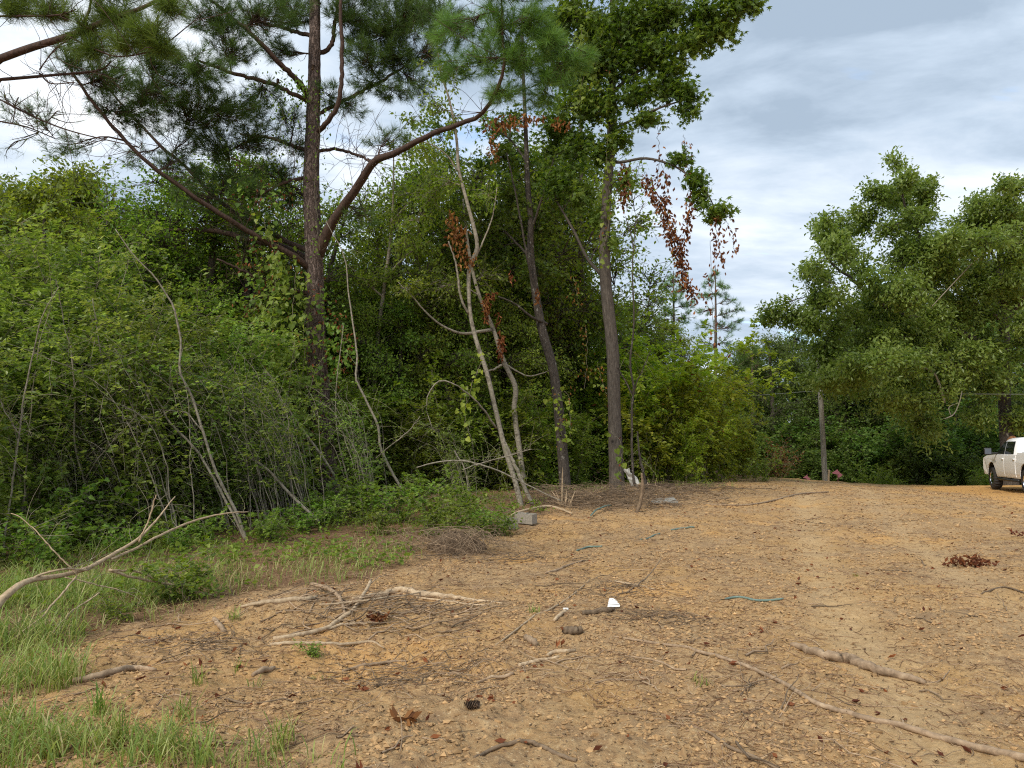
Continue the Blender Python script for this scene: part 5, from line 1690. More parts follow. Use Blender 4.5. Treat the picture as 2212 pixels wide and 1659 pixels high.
    # bleached broken branches in the crown
    for l in ([(2040, 905, d - 2.5, 2), (2060, 895, d - 2.5, 2.5), (2072, 870, d - 2.5, 2), (2078, 845, d - 2.5, 1.5)], [(2055, 900, d - 2.5, 2), (2050, 880, d - 2.5, 1.5), (2070, 870, d - 2.5, 1)], [(2010, 665, d - 3, 2), (2080, 590, d - 3, 2.5), (2110, 560, d - 3, 2), (2140, 545, d - 3, 1)],
              [(1985, 790, d - 2.4, 4), (2020, 810, d - 2.3, 5), (2040, 870, d - 2, 6)]):
        p4 = px_path(l, 14)
        mb = MB()
        tubes(mb, p4[:, :3], p4[:, 3], 5, cap=True)
        part(mb, 'bare_branch', M['pale_bark'], root)


right_oak()


def far_pine(seed, label, px, d, base_py, top_py, blobs, per=38):
    rng = np.random.default_rng(seed)
    b = P(px, base_py, d)
    b[2] = gz(b[0], b[1]) - .1
    root = thing('pine_tree', label, 'tree', b)
    top = P(px, top_py, d)
    tr = spline([[*b, .17], [b[0] + .1, b[1], b[2] * .6 + top[2] * .4, .13], [top[0] - .05, top[1], b[2] * .25 + top[2] * .75, .08], [*top, .02]], 40)
    tk, wood, nd_ = MB(), MB(), MB()
    tubes(tk, tr[:, :3], tr[:, 3], 8)
    bl = [B(*q[:2], d + rng.normal(0, .5), q[2], q[3], int(q[4] * 1.9)) for q in blobs]
    tufts(rng, wood, nd_, tr[12:], bl, .27, per, .013, twr=1.8, reach=.2, updir=.6)
    part(tk, 'trunk', M['pine_bark'], root)
    part(wood, 'branches', M['pine_limb'], root)
    part(nd_, 'crown', M['pine_needle_bright'], root)


far_pine(81, 'distant slim pine standing free against the sky right of the hanging dead vine', 1545, 48, 1010, 572,
         [(1546, 590, 14, 14, 9), (1530, 610, 16, 14, 9), (1562, 615, 18, 14, 10), (1545, 635, 26, 12, 10), (1518, 640, 16, 12, 7), (1575, 645, 18, 12, 8), (1525, 670, 24, 12, 9), (1570, 675, 26, 12, 10), (1595, 665, 14, 12, 6), (1515, 700, 24, 12, 7), (1580, 705, 26, 14, 10), (1550, 700, 20, 14, 7), (1600, 690, 14, 10, 4), (1570, 735, 30, 16, 8), (1520, 740, 30, 16, 8)])
far_pine(82, 'distant bushy pine behind the corner shrubs left of the slim distant pine', 1455, 46, 1010, 585,
         [(1455, 605, 16, 16, 12), (1435, 620, 18, 14, 12), (1475, 625, 18, 14, 12), (1455, 640, 26, 16, 16), (1425, 645, 20, 14, 12), (1490, 655, 20, 14, 12), (1440, 670, 28, 16, 16), (1405, 655, 14, 14, 7), (1480, 685, 28, 16, 14), (1420, 690, 26, 16, 12), (1455, 710, 36, 18, 16)])
far_pine(83, 'low dark pine boughs between the slim distant pine and the green trees', 1625, 47, 1010, 735,
         [(1625, 750, 16, 12, 6), (1600, 760, 18, 14, 9), (1645, 755, 22, 10, 6), (1610, 785, 26, 14, 12), (1640, 790, 24, 14, 10), (1610, 820, 30, 18, 16), (1640, 850, 26, 18, 12)])


def far_woods():
    mb = MB()
    n = 26000
    th = np.radians(rg.uniform(-60, 60, n))
    r = rg.uniform(66, 84, n)
    x, y = r * np.sin(th), r * np.cos(th)
    top = 5.5 + 3.2 * noise2(x, y, .16, 91) + 2.0 * noise2(x, y, .5, 92) + 2.5 * smooth(.1, -.5, th)
    z = -1.7 + (top + 1.7) * rg.random(n) ** .75
    pos = np.stack([x, y, z], -1)
    leaves(mb, pos, rand_dir(rg, n), np.array([0, 0, 1.]) + .7 * rg.normal(size=(n, 3)), 1.0 * rg.uniform(.6, 1.2, n), T_OVAL, np.clip(noise2(x + z, y, .6, 93) + .2 * rg.normal(size=n), 0, 1))
    o = mb.build('far_woods', M['leaf_dark'])
    stuff(o)


far_woods()


mid_tree('dark_tree', 'dark straight trunk standing in the gloom near the left edge of the wood',
         [(104, 1120, 17.5, 15), (103, 1000, 17.5, 14), (102, 880, 17.5, 13), (98, 700, 17.5, 11), (96, 520, 17.5, 8), (95, 400, 17.5, 4)], [[(99, 720, 17.5, 5), (60, 640, 17.3, 3), (40, 580, 17.2, 2)]],
         [B(60, 560, 17.3, 60, 50, 20), B(110, 440, 17.5, 70, 60, 26), B(40, 430, 17.4, 60, 50, 20), B(160, 500, 17.5, 60, 50, 18)], M['dark_bark'], M['leaf_mid'], T_OVAL, .115, 37)


# ---- climbing vines on and round the trunks
def creeper(label, seed, strands, leafm, tmpl, size, n_leaf, spread_, dead=0, cat='vine'):
    rng = np.random.default_rng(seed)
    root = thing('climbing_vine', label, cat, P(*strands[0][0][:3]))
    st, lf, dl = MB(), MB(), MB()
    for s in strands:
        p4 = px_path([(*q, 1.5) for q in s], 24)
        p4[:, :3] += rng.normal(0, .02, (24, 3))
        st = MB()
        tubes(st, p4[:, :3], np.full(24, .005), 4)
        part(st, 'stem', M['twig_bark'], root)
        i = rng.integers(0, 24, n_leaf)
        pos = p4[i, :3] + rng.normal(0, spread_, (n_leaf, 3))
        leaves(lf, pos, nrm(np.array([0, -.3, -.8]) + .6 * rng.normal(size=(n_leaf, 3))), nrm(np.array([0, -.7, .7]) + .5 * rng.normal(size=(n_leaf, 3))), size * rng.uniform(.6, 1.2, n_leaf), tmpl, np.clip(rng.normal(.5, .25, n_leaf), 0, 1))
        if dead:
            i = rng.integers(0, 24, dead)
            pos = p4[i, :3] + rng.normal(0, spread_ * 1.1, (dead, 3))
            leaves(dl, pos, nrm(np.array([0, 0, -1.]) + .6 * rng.normal(size=(dead, 3))), rng.normal(size=(dead, 3)), .10, T_CURL, rng.random(dead))
    part(lf, 'leaves', M[leafm], root)
    if dl.n:
        part(dl, 'dead_leaves', M['leaf_rust'], root)


D = D_PINE
creeper('leafy creeper with round leaves hanging left of the big pine trunk', 401, [[(640, 590, D - 1), (630, 720, D - 1.1), (650, 860, D - 1.2), (625, 990, D - 1.2)], [(600, 560, D - 1), (590, 700, D - 1), (610, 840, D - 1.1)], [(665, 640, D - .6), (655, 780, D - .7), (668, 930, D - .8), (655, 1040, D - .8)],
                                                                                   [(570, 470, D - .9), (600, 600, D - 1), (560, 700, D - 1)], [(655, 900, D - 1), (690, 1000, D - 1), (640, 1060, D - 1)]], 'leaf_fresh', T_HEART, .14, 190, .20, 16)
creeper('rust leaved creeper strings on the middle of the big pine trunk', 402, [[(545, 520, D - .8), (560, 600, D - .8), (545, 680, D - .8)], [(690, 620, D - .4), (700, 720, D - .4), (690, 840, D - .4)], [(730, 690, D - .5), (745, 760, D - .5), (735, 800, D - .5)], [(510, 410, D - 1), (560, 430, D - .9), (610, 440, D - .6)]], 'leaf_gum', T_HEART, .12, 110, .18, 60)
creeper('small leaved creeper wrapped round the upper trunk of the big pine', 403, [[(700, 200, D - .3), (690, 260, D - .3), (680, 420, D - .3), (690, 540, D - .3)], [(610, 170, D - .8), (640, 195, D - .6), (672, 215, D - .3)], [(540, 210, D - 1), (570, 190, D - 1), (610, 240, D - .9), (600, 330, D - .7)], [(500, 330, D - .8), (560, 360, D - .6), (640, 420, D - .2)]], 'leaf_gum', T_OVAL, .095, 190, .19, 0)
G = D_GUM
creeper('yellowing creeper leaves hugging the lower part of the bent dark trunk', 404, [[(1200, 840, d2 - .3), (1210, 900, d2 - .3), (1215, 960, d2 - .3)], [(1185, 860, d2 - .3), (1225, 850, d2 - .4), (1235, 940, d2 - .4)]], 'leaf_yellow', T_HEART, .15, 22, .10, 10)
creeper('creeper draping the sweetgum trunk from its crown down', 405, [[(1316, 200, G - .4), (1310, 330, G - .4), (1318, 450, G - .4), (1300, 560, G - .4)], [(1290, 90, G - .5), (1285, 180, G - .5), (1300, 260, G - .4)], [(1255, 60, G - .6), (1260, 160, G - .6), (1248, 240, G - .5)]], 'leaf_gum', T_HEART, .13, 190, .15, 6)
creeper('few large green leaves on the foot of the sweetgum trunk', 406, [[(1318, 930, G - .4), (1340, 960, G - .5), (1345, 1010, G - .5), (1325, 1040, G - .5)]], 'leaf_fresh', T_HEART, .17, 16, .10, 3)
creeper('pale leafed creeper hanging beside the slim pale leaning tree', 407, [[(1045, 770, d3 - .6), (1020, 830, d3 - .6), (1010, 880, d3 - .6)], [(1010, 830, d3 - .7), (1005, 900, d3 - .7), (1015, 945, d3 - .7)]], 'leaf_yellow', T_HEART, .13, 26, .11, 0)
creeper('rust coloured leaf strings in the gap between bent trunk and sweetgum', 408, [[(1265, 700, d2), (1268, 780, d2), (1262, 840, d2)], [(1240, 600, d2), (1250, 660, d2)], [(1290, 780, d2), (1300, 820, d2), (1310, 850, d2)]], 'leaf_gum', T_HEART, .10, 14, .10, 20)


# ------------------------------------------------------------------ pole, wire, truck
def box(mb, c, s, tint=None):
    c, s = np.asarray(c, float), np.asarray(s, float) * .5
    v = np.array([[x, y, z] for x in (-1, 1) for y in (-1, 1) for z in (-1, 1)]) * s + c
    f = [[0, 1, 3, 2], [4, 6, 7, 5], [0, 4, 5, 1], [2, 3, 7, 6], [0, 2, 6, 4], [1, 5, 7, 3]]
    mb.add(v, f, smooth=False)


def pole():
    d = 36.0
    b = P(1783, 1043, d)
    b[2] = gz(b[0], b[1])
    root = thing('utility_pole', 'weathered grey wooden utility pole leaning slightly at the edge of the clearing', 'pole', b)
    t = P(1768, 778, d)
    p4 = spline([[*(b - [0, 0, .3]), .125], [*(b * .5 + t * .5), .115], [*t, .10]], 40)
    mb = MB()
    bumpy_trunk(mb, p4, 14, .05, (9, .6), 4)
    part(mb, 'post', M['post_wood'], root)
    mb = MB()
    tubes(mb, np.stack([t + [0, 0, z] for z in (-.02, .03, .09, .14)]), np.array([.11, .12, .12, .03]), 12, cap=True)
    part(mb, 'cap', plain_mat('pole_cap', (.42, .43, .42), .5, .6), root)
    mb = MB()
    a = P(1773, 845, d - .16)
    tubes(mb, np.stack([a + [0, 0, -.06], a, a + [0, 0, .06]]), np.array([.03, .05, .03]), 8, cap=True)
    part(mb, 'insulator', plain_mat('porcelain', (.5, .47, .42), .3), root)
    w = MB()
    q = spline([P(1500, 862, 47), P(1650, 853, 40), a, P(1960, 850, 34), P(2300, 852, 28)], 50)
    q = np.vstack([q])
    tubes(w, q, np.full(50, .007), 4)
    o = w.build('service_wire', plain_mat('wire', (.25, .25, .24), .5), origin=a)
    tag(o, 'thin service wire strung through the leaves past the wooden pole', 'wire')


pole()


def pickup():
    hd = math.atan2(.957, .29)
    rc = np.array([17.85 + 1.85 * .29 + 1.0 * .957, 26.9 + 1.85 * .957 - 1.0 * .29])
    zz = gz(rc[0] - .6, rc[1] - 1.0)
    root = thing('pickup_truck', 'white crew cab pickup parked on the orange dirt road with big towing mirror', 'pickup truck', (rc[0], rc[1], zz))
    root.rotation_euler = (0, 0, hd)
    white = plain_mat('white_paint', (.90, .90, .90), .3, 0, .3, .12, .02)
    dust = plain_mat('dusty_paint', (.68, .62, .55), .45, 0, .4, .3, .08)
    black = plain_mat('black_trim', (.02, .02, .02), .5)
    glass = plain_mat('dark_glass', (.012, .014, .016), .06, 0, .8)
    rglass = plain_mat('rear_glass', (.10, .115, .14), .08, 0, .8)
    chrome = plain_mat('chrome', (.75, .76, .78), .12, 1.0)
    rubber = plain_mat('tyre_rubber', (.028, .026, .025), .85)
    red = plain_mat('tail_red', (.35, .015, .015), .2)
    metal = plain_mat('dark_metal', (.05, .048, .045), .6, .5)

    def pt(mb, name, mat, par=root, bev=0.0, seg=2, smooth=None):
        o = mb.build(name, mat, smooth=smooth)
        o.parent = par
        if bev:
            m = o.modifiers.new('bevel', 'BEVEL')
            m.width, m.segments, m.limit_method, m.angle_limit = bev, seg, 'ANGLE', math.radians(35)
        return o

    def prism(mb, xz, y0, y1, tap=None):
        """side outline in x, z swept across the width"""
        n = len(xz)
        a = np.array([[x, y0, z] for x, z in xz])
        b = np.array([[x, y1, z] for x, z in xz])
        v = np.vstack([a, b])
        if tap:
            v[:, 1] *= np.array([tap(z) for z in v[:, 2]])
        j = np.arange(n)
        mb.add(v, np.stack([j, (j + 1) % n, (j + 1) % n + n, j + n], -1), smooth=False)
        mb.add(v, [list(range(n))[::-1]], smooth=False)
        mb.add(v, [list(range(n, 2 * n))], smooth=False)

    def arch(cx, r, n=12):
        return [(cx + r * math.cos(t), .50 + r * math.sin(t)) for t in np.linspace(math.pi, 0, n)]

    tap = lambda z: 1.0 - .05 * max(0, (z - 1.0) / .4) ** 2 - .06 * max(0, (.75 - z) / .3) ** 1.5
    out = [(-3.02, .62), (-2.42, .56)] + arch(-1.85, .56) + [(-1.25, .50), (1.36, .50)] + arch(1.95, .56) + [(2.56, .55), (2.95, .55), (3.02, .78), (3.02, 1.10), (2.96, 1.22), (2.6, 1.30), (1.75, 1.34), (1.45, 1.35), (-.98, 1.35), (-.99, 1.43), (-3.04, 1.44), (-3.05, 1.3)]
    mb = MB()
    prism(mb, out[::-1], -1.0, 1.0, tap)
    pt(mb, 'body', white, bev=.035, seg=3)
    # cab: rings from belt to roof
    mb = MB()
    rings = [(1.30, -.96, 1.62, .965), (1.36, -.955, 1.50, .955), (1.60, -.90, 1.10, .905), (1.84, -.83, .74, .835), (1.92, -.77, .56, .79), (1.97, -.62, .38, .69), (1.995, -.40, .15, .45)]
    vs = []
    for z, x0, x1, w in rings:
        k = min(.16, w * .3)
        vs += [[x0 + k * .5, -w, z], [x1 - k, -w, z], [x1 - .02, -w + k, z], [x1, 0, z], [x1 - .02, w - k, z], [x1 - k, w, z], [x0 + k * .5, w, z], [x0, w - k, z], [x0, -w + k, z]]
    vs = np.array(vs)
    f = []
    for r in range(len(rings) - 1):
        for j in range(9):
            f.append([r * 9 + j, r * 9 + (j + 1) % 9, r * 9 + 9 + (j + 1) % 9, r * 9 + 9 + j])
    mb.add(vs, f)
    mb.add(vs[-9:], [list(range(9))], smooth=True)
    cab = pt(mb, 'cab', white, smooth=True)

    def side_x(x0, x1, z0, z1, s, off=.006, rake0=0, rake1=0):
        ws = lambda z: np.interp(z, [r[0] for r in rings], [r[3] for r in rings]) + off
        return [[x0 + rake0, s * ws(z1), z1], [x1 - rake1, s * ws(z1), z1], [x1, s * ws(z0), z0], [x0, s * ws(z0), z0]]

    for s in (1, -1):
        for nm, q in (('front_side_window', side_x(.42, 1.28, 1.43, 1.83, s, rake0=.0, rake1=.62)), ('rear_side_window', side_x(-.62, .36, 1.43, 1.83, s, rake0=.06))):
            mb = MB()
            ws = lambda z: np.interp(z, [r[0] for r in rings], [r[3] for r in rings])
            top0, top1, bot1, bot0 = q
            rows_ = []
            for z in (1.375, 1.60, 1.72, 1.84):
                t = (z - 1.43) / .4
                for o_ in (.010, -.02):
                    rows_ += [[bot0[0] + (top0[0] - bot0[0]) * t, s * (ws(z) + o_), z], [bot1[0] + (top1[0] - bot1[0]) * t, s * (ws(z) + o_), z]]
            fc = []
            for k in range(3):
                i0 = 4 * k
                fc += [[i0, i0 + 1, i0 + 5, i0 + 4], [i0 + 1, i0 + 3, i0 + 7, i0 + 5], [i0 + 2, i0, i0 + 4, i0 + 6]]
            fc += [[0, 2, 3, 1], [12, 13, 15, 14]]
            mb.add(rows_, fc if s > 0 else [c[::-1] for c in fc], smooth=False)
            pt(mb, nm, glass)
        # doors as thin raised skins with gaps between
        for nm, x0, x1 in (('front_door', .38, 1.36), ('rear_door', -.88, .35)):
            mb = MB()
            v, fl = [], []
            zs = [.54, .62, .72, .9, 1.1, 1.22, 1.33]
            for z in zs:
                y = s * (tap(z) * 1.0 + .008)
                v += [[x0, y, z], [x1, y, z]]
            v = np.array(v)
            fc = [[2 * i, 2 * i + 1, 2 * i + 3, 2 * i + 2] for i in range(len(zs) - 1)]
            mb.add(v, fc if s > 0 else [c[::-1] for c in fc])
            back = v.copy()
            back[:, 1] -= s * .03
            rim = [0, 1] + [2 * i + 1 for i in range(1, 7)] + [12] + [2 * i for i in range(5, 0, -1)]
            nv = np.vstack([v[rim], back[rim]])
            n = len(rim)
            j = np.arange(n)
            mb.add(nv, np.stack([j, (j + 1) % n, (j + 1) % n + n, j + n], -1), smooth=False)
            door = pt(mb, nm, white)
            mb = MB()
            xh = x0 + .14
            box(mb, [xh, s * 1.005, 1.19], [.19, .05, .045])
            pt(mb, 'handle', white, door, bev=.015)
        mb = MB()
        box(mb, [2.0 - .55, s * 1.0, 1.06], [.10, .012, .03])
        box(mb, [2.0 - .58, s * 1.0, 1.10], [.03, .012, .07])
        pt(mb, 'badge', metal, bev=.003)
        mb = MB()
        box(mb, [1.30, s * 1.05, 1.40], [.09, .24, .06])
        arm = pt(mb, 'mirror_arm', black, bev=.015)
        mb = MB()
        box(mb, [1.30, s * 1.27, 1.47], [.10, .26, .27])
        hs = pt(mb, 'mirror', black, bev=.03)
        mb = MB()
        box(mb, [1.247, s * 1.27, 1.47], [.008, .21, .21])
        pt(mb, 'mirror_glass', rglass, hs)
        mb = MB()
        tubes(mb, np.array([[-1.15, s * .98, .43], [0, s * 1.0, .42], [1.25, s * .98, .43]]), np.array([.045, .05, .045]), 10, cap=True)
        pt(mb, 'side_step', black)
        mb = MB()
        box(mb, [-3.035, s * .90, 1.13], [.06, .14, .5])
        pt(mb, 'tail_light', red, bev=.02)
        mb = MB()
        box(mb, [2.93, s * .78, 1.06], [.12, .36, .24])
        pt(mb, 'headlight', plain_mat('lamp_glass', (.7, .7, .72), .1) if s > 0 else bpy.data.materials['lamp_glass'], bev=.03)
        # dark wheel wells
        for cx_ in (1.95, -1.85):
            mb = MB()
            a = np.linspace(0, math.pi, 16)
            v = np.vstack([np.stack([cx_ + .55 * np.cos(a), np.full(16, s * .97), .50 + .55 * np.sin(a)], -1), np.stack([cx_ + .55 * np.cos(a), np.full(16, s * .45), .50 + .55 * np.sin(a)], -1)])
            j = np.arange(15)
            mb.add(v, np.stack([j, j + 1, j + 17, j + 16], -1), smooth=True)
            mb.add(v, [list(range(16, 32))], smooth=False)
            pt(mb, 'wheel_well', black)
        for cx_ in (1.95, -1.85):
            R, W = .425, .30
            mb = MB()
            yc = s * .86
            prof = [(.26, -.5), (.36, -.52), (.40, -.47), (R, -.38), (R, .38), (.40, .47), (.36, .52), (.26, .5)]
            nseg = 48
            th = np.linspace(0, 6.2832, nseg, endpoint=False)
            v = []
            for r, t in prof:
                rr = r + (np.where(np.arange(nseg) % 2, -.014, .008) if r > .39 else 0)
                v.append(np.stack([cx_ + rr * np.cos(th), np.full(nseg, yc + t * W), .425 + rr * np.sin(th)], -1))
            v = np.concatenate(v)
            fc = []
            for a in range(len(prof) - 1):
                for j in range(nseg):
                    fc.append([a * nseg + j, a * nseg + (j + 1) % nseg, (a + 1) * nseg + (j + 1) % nseg, (a + 1) * nseg + j])
            mb.add(v, fc, smooth=False)
            wheel = pt(mb, 'wheel', rubber)
            mb = MB()
            yo = yc + s * W * .46
            for r0, r1, y0, y1 in ((.275, .245, 0, 0), (.245, .225, 0, -.05), (.075, .0001, .0, .01)):
                v = np.vstack([np.stack([cx_ + r * np.cos(th), np.full(nseg, yo + s * yy), .425 + r * np.sin(th)], -1) for r, yy in ((r0, y0), (r1, y1))])
                j = np.arange(nseg)
                mb.add(v, np.stack([j, (j + 1) % nseg, (j + 1) % nseg + nseg, j + nseg], -1))
            for k in range(8):
                a = k * math.pi / 4
                dirv = np.array([math.cos(a), 0, math.sin(a)])
                sd = np.array([-math.sin(a), 0, math.cos(a)])
                c0 = np.array([cx_, yo, .425])
                q = [c0 + dirv * .06 + sd * .028, c0 + dirv * .25 + sd * .05 - [0, s * .01, 0], c0 + dirv * .25 - sd * .05 - [0, s * .01, 0], c0 + dirv * .06 - sd * .028]
                v = np.vstack([q, np.array(q) - [0, s * .04, 0]])
                mb.add(v, [[0, 1, 2, 3], [0, 4, 5, 1], [2, 6, 7, 3]], smooth=False)
            pt(mb, 'rim', chrome, wheel)
            mb = MB()
            v = np.vstack([np.stack([cx_ + .24 * np.cos(th), np.full(nseg, yo - s * .07), .425 + .24 * np.sin(th)], -1)])
            mb.add(v, [list(range(nseg))], smooth=False)
            pt(mb, 'brake', metal, wheel)
    mb = MB()
    v = np.array([[-.975, -.64, 1.42], [-.975, .64, 1.42], [-.85, .58, 1.84], [-.85, -.58, 1.84]])
    mb.add(np.vstack([v - [.006, 0, 0], v + [.03, 0, 0]]), [[0, 3, 2, 1], [0, 1, 5, 4], [1, 2, 6, 5], [2, 3, 7, 6], [3, 0, 4, 7]], smooth=False)
    pt(mb, 'rear_window', rglass)
    mb = MB()
    v = np.array([[1.52, -.74, 1.37], [1.52, .74, 1.37], [.66, .66, 1.88], [.66, -.66, 1.88]])
    mb.add(np.vstack([v + [.03, 0, .006], v - [.02, 0, .02]]), [[0, 1, 2, 3], [0, 4, 5, 1], [1, 5, 6, 2], [2, 6, 7, 3], [3, 7, 4, 0]], smooth=False)
    pt(mb, 'windshield', glass)
    mb = MB()
    box(mb, [-3.06, 0, 1.12], [.05, 1.56, .56])
    tg = pt(mb, 'tailgate', white, bev=.02)
    mb = MB()
    box(mb, [-3.10, 0, 1.22], [.03, .2, .06])
    pt(mb, 'handle', black, tg, bev=.01)
    mb = MB()
    box(mb, [-3.14, 0, .72], [.16, 1.9, .20])
    pt(mb, 'rear_bumper', chrome, bev=.03)
    mb = MB()
    box(mb, [3.05, 0, .68], [.18, 1.96, .24])
    pt(mb, 'front_bumper', chrome, bev=.04)
    mb = MB()
    box(mb, [3.0, 0, 1.02], [.08, 1.1, .34])
    pt(mb, 'grille', chrome, bev=.03)
    mb = MB()
    box(mb, [-2.0, 0, 1.442], [2.0, 1.6, .012])
    pt(mb, 'bed_cover', black)
    mb = MB()
    box(mb, [0, .42, .52], [5.2, .10, .16])
    box(mb, [0, -.42, .52], [5.2, .10, .16])
    tubes(mb, np.array([[-1.85, -.75, .43], [-1.85, 0, .43], [-1.85, .75, .43]]), np.array([.06, .13, .06]), 10, cap=True)
    tubes(mb, np.array([[1.95, -.75, .43], [1.95, .2, .43], [1.95, .75, .43]]), np.array([.06, .1, .06]), 10, cap=True)
    box(mb, [-.4, .55, .46], [1.3, .4, .22])
    box(mb, [.9, 0, .55], [1.0, .7, .3])
    pt(mb, 'chassis', metal)


pickup()


# ------------------------------------------------------------------ things lying about
def on_path(lst, n, k=.75):
    """[(px, py, width_px, lift_m)] laid on the ground"""
    out = []
    for q in lst:
        g = ong(q[0], q[1])
        r = q[2] * .5 / FPX * g[1]
        out.append([g[0], g[1], g[2], r])
    p = spline(out, n)
    lift = np.interp(np.linspace(0, 1, n), np.linspace(0, 1, len(lst)), [q[3] if len(q) > 3 else 0 for q in lst])
    zg = ground(p[:, 0], p[:, 1])
    zs = np.convolve(np.pad(zg, 3, mode='edge'), np.ones(7) / 7, 'valid')
    p[:, 2] = np.maximum(zs, zg - p[:, 3] * .5) + p[:, 3] * k + lift
    return p


rk = np.random.default_rng(91)


def stick(name, label, cat, lst, mat='dry_wood', n=30, sides=8, rough_=.06, side=None, tint=None):
    p = on_path(lst, n)
    p[1:-1, :3] += rk.normal(0, 1, (n - 2, 3)) * p[1:-1, 3:4] * rough_ * 1.1
    mb = MB()
    w = 1 + rough_ * 1.2 * (rk.random((1, n + 2, sides)) - .5)
    tubes(mb, p[:, :3], p[:, 3], sides, cap=True, tint=rk.uniform(.4, .7) if tint is None else tint, wob=w)
    for s in side or []:
        q = on_path(s, 14)
        tubes(mb, q[:, :3], q[:, 3], 6, cap=True, tint=.55 if tint is None else tint)
    o = mb.build(name, M[mat], origin=p[0, :3])
    return tag(o, label, cat)


stick('vine_stem', 'very long tan vine stem snaking across the dirt to the bottom right corner', 'vine',
      [(1325, 1377, 3), (1380, 1388, 5), (1450, 1400, 6), (1520, 1418, 7), (1580, 1432, 8), (1640, 1456, 8), (1700, 1485, 9), (1750, 1515, 10), (1800, 1540, 11), (1870, 1560, 12), (1960, 1580, 13), (2080, 1612, 15), (2190, 1636, 17), (2260, 1655, 18)], 'dead_stick', 90, 10, .05, tint=.75)
stick('stick', 'thick peeled stick lying alone on the right hand dirt', 'stick', [(1708, 1396, 8), (1730, 1407, 14), (1780, 1421, 19), (1830, 1432, 21), (1880, 1450, 20), (1940, 1464, 17), (1975, 1473, 14), (1998, 1478, 9)], 'dead_stick', 44, 12, .16,
      [[(1965, 1472, 6), (2010, 1476, 4), (2035, 1472, 3), (2052, 1460, 2, .03)]], tint=.62)
stick('stick', 'dark curved root near the bottom edge of the dirt', 'stick', [(1025, 1640, 6), (1060, 1625, 8), (1110, 1610, 9), (1150, 1612, 9), (1200, 1632, 9), (1245, 1652, 8)], 'dead_stick', 30, 8, .1, tint=.25)
stick('stick', 'thin reddish vine cut by the bottom edge right of the centre', 'stick', [(1485, 1572, 5), (1540, 1592, 6), (1570, 1620, 7), (1620, 1640, 7), (1690, 1672, 8)], 'dead_stick', 30, 8, .08, tint=.4)
stick('log', 'short charred log end at the start of the long vine stem', 'log', [(1218, 1375, 15), (1235, 1371, 17), (1257, 1366, 15)], 'dead_stick', 12, 12, .08, tint=.12)
stick('log', 'dark rotten branch piece just below the white paper scrap', 'log', [(1258, 1327, 9), (1285, 1327, 11), (1310, 1322, 11), (1326, 1320, 8)], 'dead_stick', 16, 10, .12, tint=.15)
stick('stick', 'pale stick with a grey end right of the stick tangle, lower one of two', 'stick', [(1121, 1441, 8), (1135, 1439, 9), (1170, 1431, 8), (1207, 1421, 6)], 'dry_wood', 20, 9, .06, tint=.75)
stick('stick', 'curved tan stick above the pale stick with the grey end', 'stick', [(1182, 1421, 7), (1195, 1415, 9), (1220, 1411, 9), (1242, 1408, 7)], 'dry_wood', 18, 9, .06, tint=.6)
stick('stick', 'stubby grey bark piece standing tilted on the dirt below centre', 'stick', [(1136, 1380, 12), (1148, 1388, 14), (1158, 1399, 10)], 'dead_stick', 12, 10, .12, tint=.6)
stick('stick', 'short whitish stick pointing up right near the flattened grass', 'stick', [(1198, 1343, 7), (1212, 1331, 8), (1222, 1322, 6)], 'dry_wood', 12, 9, .06, tint=.8)
stick('stick', 'long thin tan twig running diagonally up to the dark root clump', 'stick', [(1070, 1395, 3), (1100, 1375, 4), (1150, 1335, 4), (1200, 1310, 4), (1250, 1275, 3), (1290, 1250, 2)], 'dry_wood', 26, 6, .05, tint=.5)
stick('stick', 'tan stick lying left of the orange pebble near the bottom centre', 'stick', [(1030, 1478, 5), (1070, 1470, 7), (1110, 1458, 8)], 'dead_stick', 16, 8, .08, tint=.75)
stick('stick', 'thin bowed twig low on the dirt right of the centre', 'stick', [(1285, 1480, 3), (1330, 1472, 4), (1390, 1474, 4), (1430, 1500, 3)], 'dead_stick', 20, 6, .05, tint=.7)
stick('stick', 'straight dark twig poking up right of the white paper', 'stick', [(1352, 1284, 3), (1385, 1262, 3, .05), (1428, 1228, 2, .12)], 'dead_stick', 16, 6, .04, tint=.35)
stick('stick', 'pale twig lying above and right of the white paper', 'stick', [(1328, 1257, 4), (1360, 1264, 5), (1415, 1276, 3)], 'dry_wood', 16, 6, .05, tint=.65)
stick('stick', 'mossy grey stick lying in the grassy clay at the near left', 'stick', [(158, 1478, 11), (200, 1467, 14), (250, 1454, 14), (290, 1448, 12), (335, 1452, 8)], 'dead_stick', 26, 10, .06, tint=.85)
stick('branch', 'smooth bent branch in front of the stick heap', 'branch', [(590, 1386, 9), (630, 1378, 10), (680, 1370, 10), (715, 1358, 9), (738, 1340, 9), (765, 1315, 8, .05), (800, 1283, 7, .12)], 'dry_wood', 30, 9, .05, [[(700, 1366, 7), (760, 1352, 6), (830, 1348, 4)]], tint=.7)
stick('stick', 'flat tan stick below the smooth bent branch', 'stick', [(583, 1397, 7), (640, 1392, 8), (720, 1392, 7), (790, 1390, 6), (830, 1405, 3)], 'dry_wood', 24, 8, .08, tint=.55)
stick('board', 'splintered reddish wood slat left of the stick heap', 'wood slat', [(520, 1315, 5), (550, 1309, 9), (610, 1302, 12), (660, 1297, 12), (684, 1293, 8)], 'dry_wood', 20, 6, .2, tint=.5)
stick('branch', 'long splintered yellow branch tapering right from the stick heap', 'branch', [(760, 1297, 5), (800, 1288, 8), (850, 1284, 12), (900, 1286, 14), (960, 1292, 11), (1020, 1299, 7), (1085, 1306, 4)], 'dry_wood', 36, 9, .15, [[(900, 1292, 5), (980, 1300, 4), (1050, 1308, 3)]], tint=.72)
